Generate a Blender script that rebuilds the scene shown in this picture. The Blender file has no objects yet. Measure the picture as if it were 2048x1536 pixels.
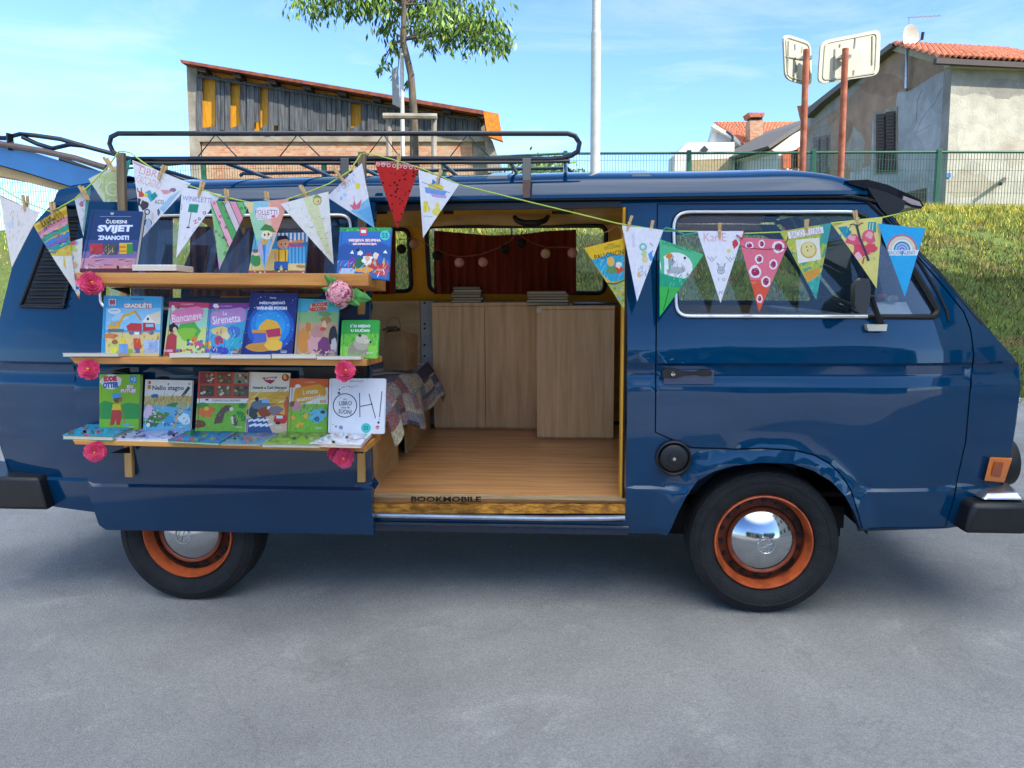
import bpy, bmesh, math, random
from mathutils import Vector, Matrix
from mathutils.geometry import delaunay_2d_cdt
random.seed(7)
S = bpy.context.scene
COL = S.collection
# ---------------------------------------------------------------- camera
F = 1550.0; IW, IH = 2048, 1536
CAM = Vector((-0.80363, -3.11843, 1.40578)); PITCH, YAW, ROLL = 0.136916, 0.0757267, -0.007
_fw = Vector((-math.sin(YAW)*math.cos(PITCH), math.cos(YAW)*math.cos(PITCH), -math.sin(PITCH)))
_r = Vector((math.cos(YAW), math.sin(YAW), 0)); _u = _r.cross(_fw)
CR = _r*math.cos(ROLL)+_u*math.sin(ROLL); CU = -_r*math.sin(ROLL)+_u*math.cos(ROLL); CF = _fw
cd = bpy.data.cameras.new('camera'); cam = bpy.data.objects.new('camera', cd); COL.objects.link(cam)
cd.sensor_width = 36; cd.lens = 36*F/IW; cd.clip_start = .05; cd.clip_end = 2000
M = Matrix.Identity(4)
for i in range(3):
    M[i][0] = CR[i]; M[i][1] = CU[i]; M[i][2] = -CF[i]; M[i][3] = CAM[i]
cam.matrix_world = M; S.camera = cam
S.render.resolution_x = 1024; S.render.resolution_y = 768
# ---------------------------------------------------------------- light
SUN_EL = math.radians(36); SUNH = Vector((0.86, -0.51, 0)).normalized()
sv = Vector((SUNH.x*math.cos(SUN_EL), SUNH.y*math.cos(SUN_EL), math.sin(SUN_EL)))
sl = bpy.data.lights.new('sun', 'SUN'); sl.energy = 2.7; sl.angle = math.radians(.5); sl.color = (1, .93, .80)
so = bpy.data.objects.new('sun', sl); COL.objects.link(so); so.rotation_euler = (-sv).to_track_quat('-Z', 'Y').to_euler()
w = bpy.data.worlds.new('World'); S.world = w; w.use_nodes = True
nt = w.node_tree; nt.nodes.clear()
def N(nt, t, **k):
    n = nt.nodes.new(t)
    for a, b in k.items():
        if a.startswith('i_'):
            n.inputs[a[2:].replace('_', ' ')].default_value = b
        else: setattr(n, a, b)
    return n
wo = N(nt, 'ShaderNodeOutputWorld'); bg = N(nt, 'ShaderNodeBackground'); bg.inputs[1].default_value = .115
sky = N(nt, 'ShaderNodeTexSky', sky_type='NISHITA', sun_disc=False, sun_elevation=SUN_EL, sun_rotation=math.atan2(sv.x, sv.y), air_density=1.0, dust_density=.25, ozone_density=1.6)
tc = N(nt, 'ShaderNodeTexCoord'); mp = N(nt, 'ShaderNodeMapping'); mp.inputs['Scale'].default_value = (1.2, 2.2, 6.0); mp.inputs['Rotation'].default_value = (.1, .32, .5)
nz = N(nt, 'ShaderNodeTexNoise', i_Scale=2.2, i_Detail=9.0, i_Roughness=.62, i_Distortion=.6)
rp = N(nt, 'ShaderNodeValToRGB'); rp.color_ramp.elements[0].position = .50; rp.color_ramp.elements[1].position = .78
sx = N(nt, 'ShaderNodeSeparateXYZ'); mr = N(nt, 'ShaderNodeMapRange'); mr.inputs['From Min'].default_value = .02; mr.inputs['From Max'].default_value = .42; mr.inputs['To Min'].default_value = .85; mr.inputs['To Max'].default_value = .10
mu = N(nt, 'ShaderNodeMath', operation='MULTIPLY'); mx = N(nt, 'ShaderNodeMix', data_type='RGBA')
nt.links.new(tc.outputs['Generated'], mp.inputs[0]); nt.links.new(mp.outputs[0], nz.inputs['Vector']); nt.links.new(nz.outputs[0], rp.inputs[0])
nt.links.new(tc.outputs['Generated'], sx.inputs[0]); nt.links.new(sx.outputs[2], mr.inputs[0])
nt.links.new(rp.outputs[0], mu.inputs[0]); nt.links.new(mr.outputs[0], mu.inputs[1]); nt.links.new(mu.outputs[0], mx.inputs[0])
tint = N(nt, 'ShaderNodeMix', data_type='RGBA', blend_type='MULTIPLY'); tint.inputs[0].default_value = 1; tint.inputs[7].default_value = (.60, .77, 1.03, 1)
nt.links.new(sky.outputs[0], tint.inputs[6]); nt.links.new(tint.outputs[2], mx.inputs[6]); mx.inputs[7].default_value = (3.6, 3.9, 4.2, 1)
# cloud veil added in unseen sky overhead and behind, as bright fill light
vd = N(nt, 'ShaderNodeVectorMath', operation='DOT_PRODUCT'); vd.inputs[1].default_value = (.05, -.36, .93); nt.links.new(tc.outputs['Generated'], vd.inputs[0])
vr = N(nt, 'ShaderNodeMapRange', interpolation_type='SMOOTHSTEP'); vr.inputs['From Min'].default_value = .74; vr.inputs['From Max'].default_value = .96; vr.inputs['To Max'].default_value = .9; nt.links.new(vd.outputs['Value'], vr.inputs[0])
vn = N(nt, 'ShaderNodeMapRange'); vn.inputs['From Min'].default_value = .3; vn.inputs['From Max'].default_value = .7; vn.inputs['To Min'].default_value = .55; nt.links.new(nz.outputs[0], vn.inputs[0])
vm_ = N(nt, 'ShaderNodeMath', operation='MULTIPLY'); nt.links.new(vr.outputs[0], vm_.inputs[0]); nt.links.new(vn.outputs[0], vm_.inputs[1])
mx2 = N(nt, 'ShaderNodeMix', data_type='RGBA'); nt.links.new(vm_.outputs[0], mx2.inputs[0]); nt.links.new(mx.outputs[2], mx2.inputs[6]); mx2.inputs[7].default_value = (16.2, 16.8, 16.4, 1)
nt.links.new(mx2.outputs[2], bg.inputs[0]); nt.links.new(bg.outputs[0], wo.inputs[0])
S.view_settings.view_transform = 'Standard'; S.view_settings.look = 'None'; S.view_settings.gamma = 1; S.view_settings.exposure = 1.5
S.render.engine = 'CYCLES'
S.cycles.max_bounces = 8; S.cycles.transparent_max_bounces = 24; S.cycles.caustics_reflective = False; S.cycles.caustics_refractive = False

# ---------------------------------------------------------------- projection helpers (to read places off the photograph)
def ray(px, py): return CF + CR*((px-IW/2)/F) - CU*((py-IH/2)/F)
def PY(px, py, Y): d = ray(px, py); return CAM + d*((Y-CAM.y)/d.y)
def PX(px, py, X): d = ray(px, py); return CAM + d*((X-CAM.x)/d.x)
def PZ(px, py, Z): d = ray(px, py); return CAM + d*((Z-CAM.z)/d.z)
def PD(px, py, D): return CAM + ray(px, py)*D
def PP(px, py, o, n):
    d = ray(px, py); return CAM + d*((o-CAM).dot(n)/d.dot(n))
# ---------------------------------------------------------------- materials
def lin(c):
    if isinstance(c, str): c = [int(c[i:i+2], 16)/255 for i in (0, 2, 4)]
    return tuple(x/12.92 if x <= .04045 else ((x+.055)/1.055)**2.4 for x in c)
MATS = {}
def mat(name, col, rough=.6, metal=0, var=.12, vscale=8, bump=0, bscale=40, coat=0, attr=False, col2=None, stretch=None, spec=.5, detail=5, coords='Object', ramp=(.35, .65), c3=None, sub=0):
    if name in MATS: return MATS[name]
    m = bpy.data.materials.new(name); m.use_nodes = True; t = m.node_tree; b = t.nodes['Principled BSDF']
    b.inputs['Roughness'].default_value = rough; b.inputs['Metallic'].default_value = metal
    b.inputs['Coat Weight'].default_value = coat; b.inputs['Coat Roughness'].default_value = .02; b.inputs['Specular IOR Level'].default_value = spec
    co = N(t, 'ShaderNodeTexCoord'); mp = N(t, 'ShaderNodeMapping'); t.links.new(co.outputs[coords], mp.inputs[0])
    if stretch: mp.inputs['Scale'].default_value = stretch
    n = N(t, 'ShaderNodeTexNoise', i_Scale=vscale, i_Detail=detail, i_Roughness=.6); t.links.new(mp.outputs[0], n.inputs['Vector'])
    rp = N(t, 'ShaderNodeValToRGB'); rp.color_ramp.elements[0].position = ramp[0]; rp.color_ramp.elements[1].position = ramp[1]
    t.links.new(n.outputs[0], rp.inputs[0])
    mx = N(t, 'ShaderNodeMix', data_type='RGBA', blend_type='MIX')
    if attr:
        at = N(t, 'ShaderNodeAttribute', attribute_name='Col')
        mx.blend_type = 'MULTIPLY'; mx.inputs[0].default_value = 1
        rp.color_ramp.elements[0].color = (1-var, 1-var, 1-var, 1)
        t.links.new(at.outputs[0], mx.inputs[6]); t.links.new(rp.outputs[0], mx.inputs[7])
        t.links.new(mx.outputs[2], b.inputs['Base Color'])
    else:
        a = lin(col) if isinstance(col, str) else col
        c2 = (lin(col2) if isinstance(col2, str) else col2) if col2 else tuple(x*(1-var*1.6) for x in a)
        rp.color_ramp.elements[0].color = (*c2, 1); rp.color_ramp.elements[1].color = (*a, 1)
        if c3:
            e = rp.color_ramp.elements.new((ramp[0]+ramp[1])/2); e.color = (*lin(c3), 1)
        t.links.new(rp.outputs[0], b.inputs['Base Color'])
    if bump:
        n2 = N(t, 'ShaderNodeTexNoise', i_Scale=bscale, i_Detail=6); t.links.new(mp.outputs[0], n2.inputs['Vector'])
        bp = N(t, 'ShaderNodeBump'); bp.inputs['Strength'].default_value = min(1, bump); bp.inputs['Distance'].default_value = .01*max(1, bump)
        t.links.new(n2.outputs[0], bp.inputs['Height']); t.links.new(bp.outputs[0], b.inputs['Normal'])
    MATS[name] = m; return m
def glass_mat(name, tint, refl=1.0, dirt_sheen=.0):
    m = bpy.data.materials.new(name); m.use_nodes = True; t = m.node_tree; t.nodes.clear()
    o = N(t, 'ShaderNodeOutputMaterial'); a = N(t, 'ShaderNodeBsdfTransparent'); a.inputs[0].default_value = (*tint, 1)
    g = N(t, 'ShaderNodeBsdfGlossy'); g.inputs['Roughness'].default_value = .01; g.inputs[0].default_value = (refl, refl, refl, 1)
    fr = N(t, 'ShaderNodeFresnel'); fr.inputs[0].default_value = 1.6
    s = N(t, 'ShaderNodeMixShader'); t.links.new(fr.outputs[0], s.inputs[0]); t.links.new(a.outputs[0], s.inputs[1]); t.links.new(g.outputs[0], s.inputs[2])
    d = N(t, 'ShaderNodeBsdfDiffuse'); d.inputs[0].default_value = (.16, .30, .42, 1); s2 = N(t, 'ShaderNodeMixShader'); s2.inputs[0].default_value = dirt_sheen  # bluish film: dirt, with the window's blue reflection put into its colour
    t.links.new(s.outputs[0], s2.inputs[1]); t.links.new(d.outputs[0], s2.inputs[2]); t.links.new(s2.outputs[0], o.inputs[0]); return m
def brick_mat(name, c1, c2, mortar, scale=3.5, coords='Object', rot=None, bh=.25, bw=.5, ms=.02):
    m = bpy.data.materials.new(name); m.use_nodes = True; t = m.node_tree; b = t.nodes['Principled BSDF']; b.inputs['Roughness'].default_value = .9
    co = N(t, 'ShaderNodeTexCoord'); sp = N(t, 'ShaderNodeSeparateXYZ'); cb = N(t, 'ShaderNodeCombineXYZ')
    t.links.new(co.outputs[coords], sp.inputs[0]); t.links.new(sp.outputs[0], cb.inputs[0]); t.links.new(sp.outputs[2], cb.inputs[1])
    br = N(t, 'ShaderNodeTexBrick'); br.inputs['Color1'].default_value = (*lin(c1), 1); br.inputs['Color2'].default_value = (*lin(c2), 1); br.inputs['Mortar'].default_value = (*lin(mortar), 1)
    br.inputs['Scale'].default_value = scale; br.inputs['Mortar Size'].default_value = ms; br.inputs['Row Height'].default_value = bh; br.inputs['Brick Width'].default_value = bw
    n = N(t, 'ShaderNodeTexNoise', i_Scale=1.7, i_Detail=7.0, i_Roughness=.7); t.links.new(co.outputs[coords], n.inputs['Vector'])
    mx = N(t, 'ShaderNodeMix', data_type='RGBA', blend_type='MIX'); rr = N(t, 'ShaderNodeMapRange'); rr.inputs[1].default_value = .48; rr.inputs[2].default_value = .72; rr.inputs[4].default_value = .8
    t.links.new(n.outputs[0], rr.inputs[0]); t.links.new(rr.outputs[0], mx.inputs[0]); t.links.new(cb.outputs[0], br.inputs['Vector'])
    t.links.new(br.outputs[0], mx.inputs[6]); mx.inputs[7].default_value = (*lin(mortar), 1); t.links.new(mx.outputs[2], b.inputs['Base Color'])
    bp = N(t, 'ShaderNodeBump'); bp.inputs['Strength'].default_value = .6; bp.inputs['Distance'].default_value = .01; t.links.new(br.outputs[1], bp.inputs['Height']); bp.invert = True; t.links.new(bp.outputs[0], b.inputs['Normal'])
    return m
# ---------------------------------------------------------------- mesh builder
class MB:
    def __init__(s): s.v = []; s.f = []; s.m = []; s.c = None
    def add(s, vs, fs, mi=0):
        o = len(s.v); s.v += [tuple(v) for v in vs]; s.f += [tuple(o+i for i in f) for f in fs]; s.m += [mi]*len(fs); return s
    def poly(s, pts, mi=0): return s.add(pts, [tuple(range(len(pts)))], mi)
    def hexa(s, p, mi=0):   # p: 4 front corners, 4 back corners
        return s.add(p, [(0, 1, 2, 3), (7, 6, 5, 4), (0, 4, 5, 1), (1, 5, 6, 2), (2, 6, 7, 3), (3, 7, 4, 0)], mi)
    def box(s, a, b, mi=0):
        x0, y0, z0 = a; x1, y1, z1 = b
        return s.hexa([(x0, y0, z0), (x1, y0, z0), (x1, y0, z1), (x0, y0, z1), (x0, y1, z0), (x1, y1, z0), (x1, y1, z1), (x0, y1, z1)], mi)
    def prism(s, pts, d, mi=0, mside=None):
        n = len(pts); d = Vector(d); p = [Vector(q) for q in pts]; q = [a+d for a in p]
        s.add(p+q, [tuple(range(n)), tuple(range(2*n-1, n-1, -1))], mi)
        s.add(p+q, [(i, i+n, (i+1) % n+n, (i+1) % n) for i in range(n)], mi if mside is None else mside); return s
    def tube(s, pts, r, n=8, mi=0, caps=True, r1=None):
        p = [Vector(q) for q in pts]; k = len(p); rs = r if isinstance(r, (list, tuple)) else [r]*k
        if r1 is not None: rs = [r+(r1-r)*i/(k-1) for i in range(k)]
        o = len(s.v); up = None
        for i in range(k):
            t = (p[min(i+1, k-1)]-p[max(i-1, 0)]).normalized()
            if up is None: up = t.orthogonal().normalized()
            up = (up - t*up.dot(t)); up = up.normalized() if up.length > 1e-6 else t.orthogonal().normalized()
            bi = t.cross(up)
            s.v += [tuple(p[i]+(up*math.cos(a)+bi*math.sin(a))*rs[i]) for a in [2*math.pi*j/n for j in range(n)]]
        for i in range(k-1):
            for j in range(n):
                s.f.append((o+i*n+j, o+i*n+(j+1) % n, o+(i+1)*n+(j+1) % n, o+(i+1)*n+j)); s.m.append(mi)
        if caps:
            s.f.append(tuple(o+j for j in range(n-1, -1, -1))); s.m.append(mi); s.f.append(tuple(o+(k-1)*n+j for j in range(n))); s.m.append(mi)
        return s
    def lathe(s, prof, c, ax=(0, 1, 0), n=32, mi=0, mats=None):   # prof [(r, h)] around axis ax at c
        c = Vector(c); ax = Vector(ax).normalized(); u = ax.orthogonal().normalized(); w = ax.cross(u); o = len(s.v)
        for r, h in prof:
            s.v += [tuple(c+ax*h+(u*math.cos(a)+w*math.sin(a))*r) for a in [2*math.pi*j/n for j in range(n)]]
        for i in range(len(prof)-1):
            for j in range(n):
                s.f.append((o+i*n+j, o+(i+1)*n+j, o+(i+1)*n+(j+1) % n, o+i*n+(j+1) % n)); s.m.append(mats[i] if mats else mi)
        return s
    def grid(s, rows, mi=0):
        n = len(rows[0]); o = len(s.v)
        for r in rows: s.v += [tuple(q) for q in r]
        for i in range(len(rows)-1):
            for j in range(n-1):
                s.f.append((o+i*n+j, o+i*n+j+1, o+(i+1)*n+j+1, o+(i+1)*n+j)); s.m.append(mi)
        return s
    def sphere(s, c, r, mi=0, n=12, sc=(1, 1, 1)):
        rows = []
        for i in range(n//2+1):
            a = math.pi*i/(n//2); rows.append([Vector(c)+Vector((math.sin(a)*math.cos(b)*r*sc[0], math.sin(a)*math.sin(b)*r*sc[1], math.cos(a)*r*sc[2])) for b in [2*math.pi*j/n for j in range(n+1)]])
        return s.grid(rows, mi)
    def build(s, name, mats, parent=None, smooth=False, bevel=0, label=None, cat=None, group=None, kind=None, solid=0, angle=35):
        me = bpy.data.meshes.new(name); me.from_pydata(s.v, [], s.f)
        if not isinstance(mats, (list, tuple)): mats = [mats]
        for m in mats: me.materials.append(m)
        me.polygons.foreach_set('material_index', s.m)
        if s.c:
            ca = me.color_attributes.new('Col', 'FLOAT_COLOR', 'CORNER'); buf = []
            for p, c in zip(me.polygons, s.c): buf += [*c, 1.0]*p.loop_total
            ca.data.foreach_set('color', buf)
        me.update()
        if smooth:
            me.polygons.foreach_set('use_smooth', [True]*len(me.polygons))
            try: me.set_sharp_from_angle(angle=math.radians(angle))
            except Exception: pass
        o = bpy.data.objects.new(name, me); COL.objects.link(o)
        if parent: o.parent = parent
        if bevel:
            b = o.modifiers.new('bevel', 'BEVEL'); b.width = bevel; b.segments = 2; b.limit_method = 'ANGLE'; b.angle_limit = math.radians(40)
        if solid:
            b = o.modifiers.new('solid', 'SOLIDIFY'); b.thickness = abs(solid); b.offset = -1 if solid > 0 else 1
        if smooth: b = o.modifiers.new('split', 'EDGE_SPLIT'); b.split_angle = math.radians(45)
        tag(o, label, cat, group, kind); return o
def tag(o, label=None, cat=None, group=None, kind=None):
    for k, v in (('label', label), ('category', cat), ('group', group), ('kind', kind)):
        if v: o[k] = v
    return o
def thing(name, loc, label, cat, group=None):
    o = bpy.data.objects.new(name, None); COL.objects.link(o); o.empty_display_size = .1
    tag(o, label, cat, group); return o
# ---------------------------------------------------------------- 2D artwork laid on a real surface
_TX = {}
def text2d(s, bold=0.0, shear=0.0):
    k = (s, bold, shear)
    if k in _TX: return _TX[k]
    cu = bpy.data.curves.new('t', 'FONT'); cu.body = s; cu.size = 1; cu.offset = bold; cu.shear = shear; cu.resolution_u = 2
    ob = bpy.data.objects.new('t', cu); COL.objects.link(ob)
    bpy.context.view_layer.update()
    me = bpy.data.meshes.new_from_object(ob.evaluated_get(bpy.context.evaluated_depsgraph_get()))
    bm = bmesh.new(); bm.from_mesh(me); bmesh.ops.triangulate(bm, faces=bm.faces)
    vs = [(v.co.x, v.co.y) for v in bm.verts]; fs = [tuple(v.index for v in f.verts) for f in bm.faces]; bm.free()
    bpy.data.objects.remove(ob); bpy.data.curves.remove(cu); bpy.data.meshes.remove(me)
    if vs:
        x0 = min(v[0] for v in vs); x1 = max(v[0] for v in vs); y0 = min(v[1] for v in vs); y1 = max(v[1] for v in vs)
        vs = [((x-x0)/(x1-x0), (y-y0)/(y1-y0)) for x, y in vs]
    _TX[k] = (vs, fs); return _TX[k]
def clip(poly, cl):
    out = poly; n = len(cl); ar = sum(cl[i][0]*cl[(i+1) % n][1]-cl[(i+1) % n][0]*cl[i][1] for i in range(n)); sg = 1 if ar > 0 else -1
    for i in range(n):
        a, b = cl[i], cl[(i+1) % n]; inp = out; out = []
        if not inp: return []
        def d(p): return sg*((b[0]-a[0])*(p[1]-a[1])-(b[1]-a[1])*(p[0]-a[0]))
        for j in range(len(inp)):
            p, q = inp[j], inp[(j+1) % len(inp)]; dp, dq = d(p), d(q)
            if dp >= 0: out.append(p)
            if (dp >= 0) != (dq >= 0):
                t = dp/(dp-dq); out.append((p[0]+(q[0]-p[0])*t, p[1]+(q[1]-p[1])*t))
    return out
class Art:
    """draws flat printed shapes (in photo pixels) on the plane through o with normal n, clipped to `region`"""
    def __init__(s, o, n, region, step=.00018, strips=0, bend=0, bendfn=None):
        s.o, s.n = Vector(o), Vector(n).normalized()
        if s.n.dot(CAM-s.o) < 0: s.n = -s.n
        s.region = region; s.step = step; s.mb = MB(); s.mb.c = []; s.boxes = []; s.bendfn = bendfn
        xs = [p[0] for p in region]; ys = [p[1] for p in region]; s.x0, s.x1, s.y0, s.y1 = min(xs), max(xs), min(ys), max(ys)
        s.strips = strips
    def map(s, x, y, L):
        p = PP(x, y, s.o, s.n); h = L*s.step
        if s.bendfn: h += s.bendfn((x-s.x0)/(s.x1-s.x0), (y-s.y0)/(s.y1-s.y0))
        return p+s.n*h
    def _emit(s, polys, col):
        out = []
        for p in polys:
            q = clip(p, s.region)
            if len(q) < 3: continue
            if s.strips:
                for k in range(s.strips):
                    xa = s.x0+(s.x1-s.x0)*k/s.strips; xb = s.x0+(s.x1-s.x0)*(k+1)/s.strips
                    r = clip(q, [(xa, -1e4), (xb, -1e4), (xb, 1e4), (xa, 1e4)])
                    if len(r) >= 3: out.append(r)
            else: out.append(q)
        if not out: return s
        bx = (min(p[0] for q in out for p in q), max(p[0] for q in out for p in q), min(p[1] for q in out for p in q), max(p[1] for q in out for p in q))
        L = 1+max([b[4] for b in s.boxes if b[0] < bx[1] and b[1] > bx[0] and b[2] < bx[3] and b[3] > bx[2]], default=0)
        s.boxes.append((*bx, L)); c = lin(col) if isinstance(col, str) else col; c = tuple(min(.82, v*.86) for v in c)
        for q in out:
            s.mb.add([s.map(x, y, L) for x, y in q], [tuple(range(len(q)))]); s.mb.c.append(c)
        return s
    def poly(s, pts, col):
        # triangulate non-convex outlines
        if len(pts) > 4:
            vs = [Vector(p) for p in pts]; r = delaunay_2d_cdt(vs, [], [list(range(len(pts)))], 1, 1e-6)
            return s._emit([[tuple(r[0][i]) for i in f] for f in r[2]], col)
        return s._emit([list(pts)], col)
    def rect(s, x0, y0, x1, y1, col): return s._emit([[(x0, y0), (x1, y0), (x1, y1), (x0, y1)]], col)
    def ell(s, cx, cy, rx, ry, col, rot=0, n=16):
        c, k = math.cos(rot), math.sin(rot)
        return s._emit([[(cx+rx*math.cos(a)*c-ry*math.sin(a)*k, cy+rx*math.cos(a)*k+ry*math.sin(a)*c) for a in [2*math.pi*i/n for i in range(n)]]], col)
    def ring(s, cx, cy, r0, r1, col, a0=0, a1=360, n=28, sy=1):
        ps = []
        for i in range(n):
            a, b = math.radians(a0+(a1-a0)*i/n), math.radians(a0+(a1-a0)*(i+1)/n)
            ps.append([(cx+r0*math.cos(a), cy-sy*r0*math.sin(a)), (cx+r1*math.cos(a), cy-sy*r1*math.sin(a)), (cx+r1*math.cos(b), cy-sy*r1*math.sin(b)), (cx+r0*math.cos(b), cy-sy*r0*math.sin(b))])
        return s._emit(ps, col)
    def line(s, pts, w, col):
        ps = []
        for (x0, y0), (x1, y1) in zip(pts, pts[1:]):
            l = math.hypot(x1-x0, y1-y0) or 1; nx, ny = -(y1-y0)/l*w/2, (x1-x0)/l*w/2; ex, ey = (x1-x0)/l*w*.2, (y1-y0)/l*w*.2
            ps.append([(x0-ex+nx, y0-ey+ny), (x1+ex+nx, y1+ey+ny), (x1+ex-nx, y1+ey-ny), (x0-ex-nx, y0-ey-ny)])
        return s._emit(ps, col)
    def text(s, t, x0, y0, x1, y1, col, rot=0, bold=.02, out=None, ow=.06, shear=0, vert=False):
        """fit the words into the box x0..x1, y0..y1 (y0 = top)"""
        cx, cy = (x0+x1)/2, (y0+y1)/2; c, k = math.cos(rot), math.sin(rot)
        for bo, co in ([(bold+ow, out)] if out else [])+[(bold, col)]:
            vs, fs = text2d(t, bo, shear); g = ow*(y1-y0)*.8 if bo != bold else 0
            pt = []
            for u, v in vs:
                dx = (u-.5)*(x1-x0+2*g); dy = (.5-v)*(y1-y0+2*g)
                pt.append((cx+dx*c-dy*k, cy+dx*k+dy*c))
            s._emit([[pt[i] for i in f] for f in fs], co)
        return s
    def blob(s, cx, cy, rx, ry, col, seed=0, n=14, j=.3):
        rd = random.Random(seed+int(cx*7+cy*13))
        return s.poly([(cx+rx*math.cos(2*math.pi*i/n)*(1+rd.uniform(-j, j)), cy+ry*math.sin(2*math.pi*i/n)*(1+rd.uniform(-j, j))) for i in range(n)], col)
    def dots(s, x0, y0, x1, y1, n, r, cols, seed=1):
        rd = random.Random(seed); ps = {}
        for i in range(n):
            x, y, rr = rd.uniform(x0, x1), rd.uniform(y0, y1), r*rd.uniform(.6, 1.3); c = rd.choice(cols); ps.setdefault(c, []).append([(x+rr*math.cos(a), y+rr*.8*math.sin(a)) for a in [k*math.pi/3+x for k in range(6)]])
        for c, p in ps.items(): s._emit(p, c)
        return s
    def strokes(s, x0, y0, x1, y1, n, ln, w, cols, ang=1.2, seed=1, da=.5):
        rd = random.Random(seed); ps = {}
        for i in range(n):
            x, y = rd.uniform(x0, x1), rd.uniform(y0, y1); a = ang+rd.uniform(-da, da); l = ln*rd.uniform(.5, 1.2); c = rd.choice(cols)
            dx, dy = math.cos(a)*l/2, -math.sin(a)*l/2; nx, ny = math.sin(a)*w/2, math.cos(a)*w/2
            ps.setdefault(c, []).append([(x-dx+nx, y-dy+ny), (x+dx+nx*.4, y+dy+ny*.4), (x+dx-nx*.4, y+dy-ny*.4), (x-dx-nx, y-dy-ny)])
        for c, p in ps.items(): s._emit(p, c)
        return s
    def build(s, name, m, parent=None, **k): return s.mb.build(name, m, parent, **k)
PRINT = mat('printed_paper', None, rough=.42, var=.05, vscale=30, attr=True, spec=.4)
DRAWN = mat('drawn_paper', None, rough=.85, var=.09, vscale=70, attr=True, bump=.15, bscale=260, spec=.2)

# ================================================================ the van
PAINT = mat('van_blue_paint', '00375a', rough=.4, var=.10, vscale=2, coat=1.0, bump=0, spec=.0)
PAINT.node_tree.nodes['Principled BSDF'].inputs['Coat IOR'].default_value = 1.52
_t = PAINT.node_tree; _co = N(_t, 'ShaderNodeTexCoord'); _n = N(_t, 'ShaderNodeTexNoise', i_Scale=7.0, i_Detail=9.0, i_Roughness=.7); _t.links.new(_co.outputs['Object'], _n.inputs['Vector'])
_r = N(_t, 'ShaderNodeMapRange'); _r.inputs[1].default_value = .5; _r.inputs[2].default_value = .8; _r.inputs[3].default_value = .01; _r.inputs[4].default_value = .16; _t.links.new(_n.outputs[0], _r.inputs[0]); _t.links.new(_r.outputs[0], _t.nodes['Principled BSDF'].inputs['Coat Roughness'])
CHROME = mat('chrome', 'bcc0c6', rough=.10, metal=1, var=.02)
STEEL = mat('worn_steel', 'c2c4c6', rough=.28, metal=.9, var=.15, vscale=20)
BLACKP = mat('black_plastic', '17181b', rough=.45, var=.2, vscale=20, bump=.1, bscale=200)
BLACKT = mat('black_tube', '14161c', rough=.3, var=.1, coat=.5)
RUBBER = mat('tyre_rubber', '1c1d1f', rough=.8, var=.35, vscale=14, bump=.5, bscale=120)
SEAL = mat('rubber_seal', '0c0d0f', rough=.5)
DARK = mat('dark_underbody', '0c0d10', rough=.8, var=.3)
WTRIM = mat('pale_window_trim', 'dfe6ea', rough=.2, metal=.3, var=.03)
YEL = mat('yellow_ochre_paint', 'f5b020', rough=.4, var=.12, vscale=5, coat=.3, bump=.2, bscale=9)
LINER = mat('ochre_vinyl_lining', 'ffcc5c', rough=.6, var=.2, vscale=4, bump=.6, bscale=5)
ORANGE = mat('orange_rim_paint', 'd0602f', rough=.5, var=.3, vscale=14, coat=.2, col2='8c3d20', ramp=(.28, .55))
FLOORW = mat('laminate_floor', 'dca46c', rough=.22, col2='b47c4c', vscale=5, stretch=(.5, 9, 1), detail=8, ramp=(.3, .7), bump=.08, bscale=30, spec=.5)
OAK = mat('oak_veneer', 'f2cd98', rough=.5, col2='d2a872', vscale=4, stretch=(9, 3, .55), detail=9, ramp=(.3, .68), bump=.1, bscale=14)
PINE = mat('pine_board', 'd99a4e', rough=.5, col2='b87430', vscale=3, stretch=(.7, 9, 9), detail=7, ramp=(.3, .7), bump=.1, bscale=12)
PINEV = mat('pine_post', 'd8a862', rough=.55, col2='b5813e', vscale=3, stretch=(9, 9, .7), detail=7, ramp=(.3, .7))
GREYW = mat('weathered_post', '8f7a5c', rough=.8, col2='6d5c45', vscale=3, stretch=(9, 9, .7))
OSB = mat('chipboard_edge', 'd8932f', rough=.8, col2='8a5416', vscale=30, stretch=(.6, 1, 1.5), detail=8, ramp=(.38, .6), bump=.5, bscale=60)
REDC = mat('dark_red_cloth', '9a452c', rough=.8, col2='5e2214', vscale=3, stretch=(6, 1, .6))
_t = REDC.node_tree; _b = _t.nodes['Principled BSDF']; _tl = N(_t, 'ShaderNodeBsdfTranslucent'); _tl.inputs[0].default_value = (.52, .15, .07, 1); _ms = N(_t, 'ShaderNodeMixShader'); _ms.inputs[0].default_value = .5
_t.links.new(_b.outputs[0], _ms.inputs[1]); _t.links.new(_tl.outputs[0], _ms.inputs[2]); _t.links.new(_ms.outputs[0], [n for n in _t.nodes if n.type == 'OUTPUT_MATERIAL'][0].inputs[0])
GLASS = glass_mat('window_glass', (.90, .94, .95), dirt_sheen=.05)
GLASS2 = glass_mat('clear_glass', (.9, .93, .93), dirt_sheen=.03)
LAMPG = mat('amber_lens', 'e0761c', rough=.15, var=.1, vscale=20, coat=1)
SEATM = mat('blue_grey_seat_cloth', '27384f', rough=.85, var=.2, vscale=10)
GREYP = mat('grey_vinyl', '7d8790', rough=.5, var=.1)

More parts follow.
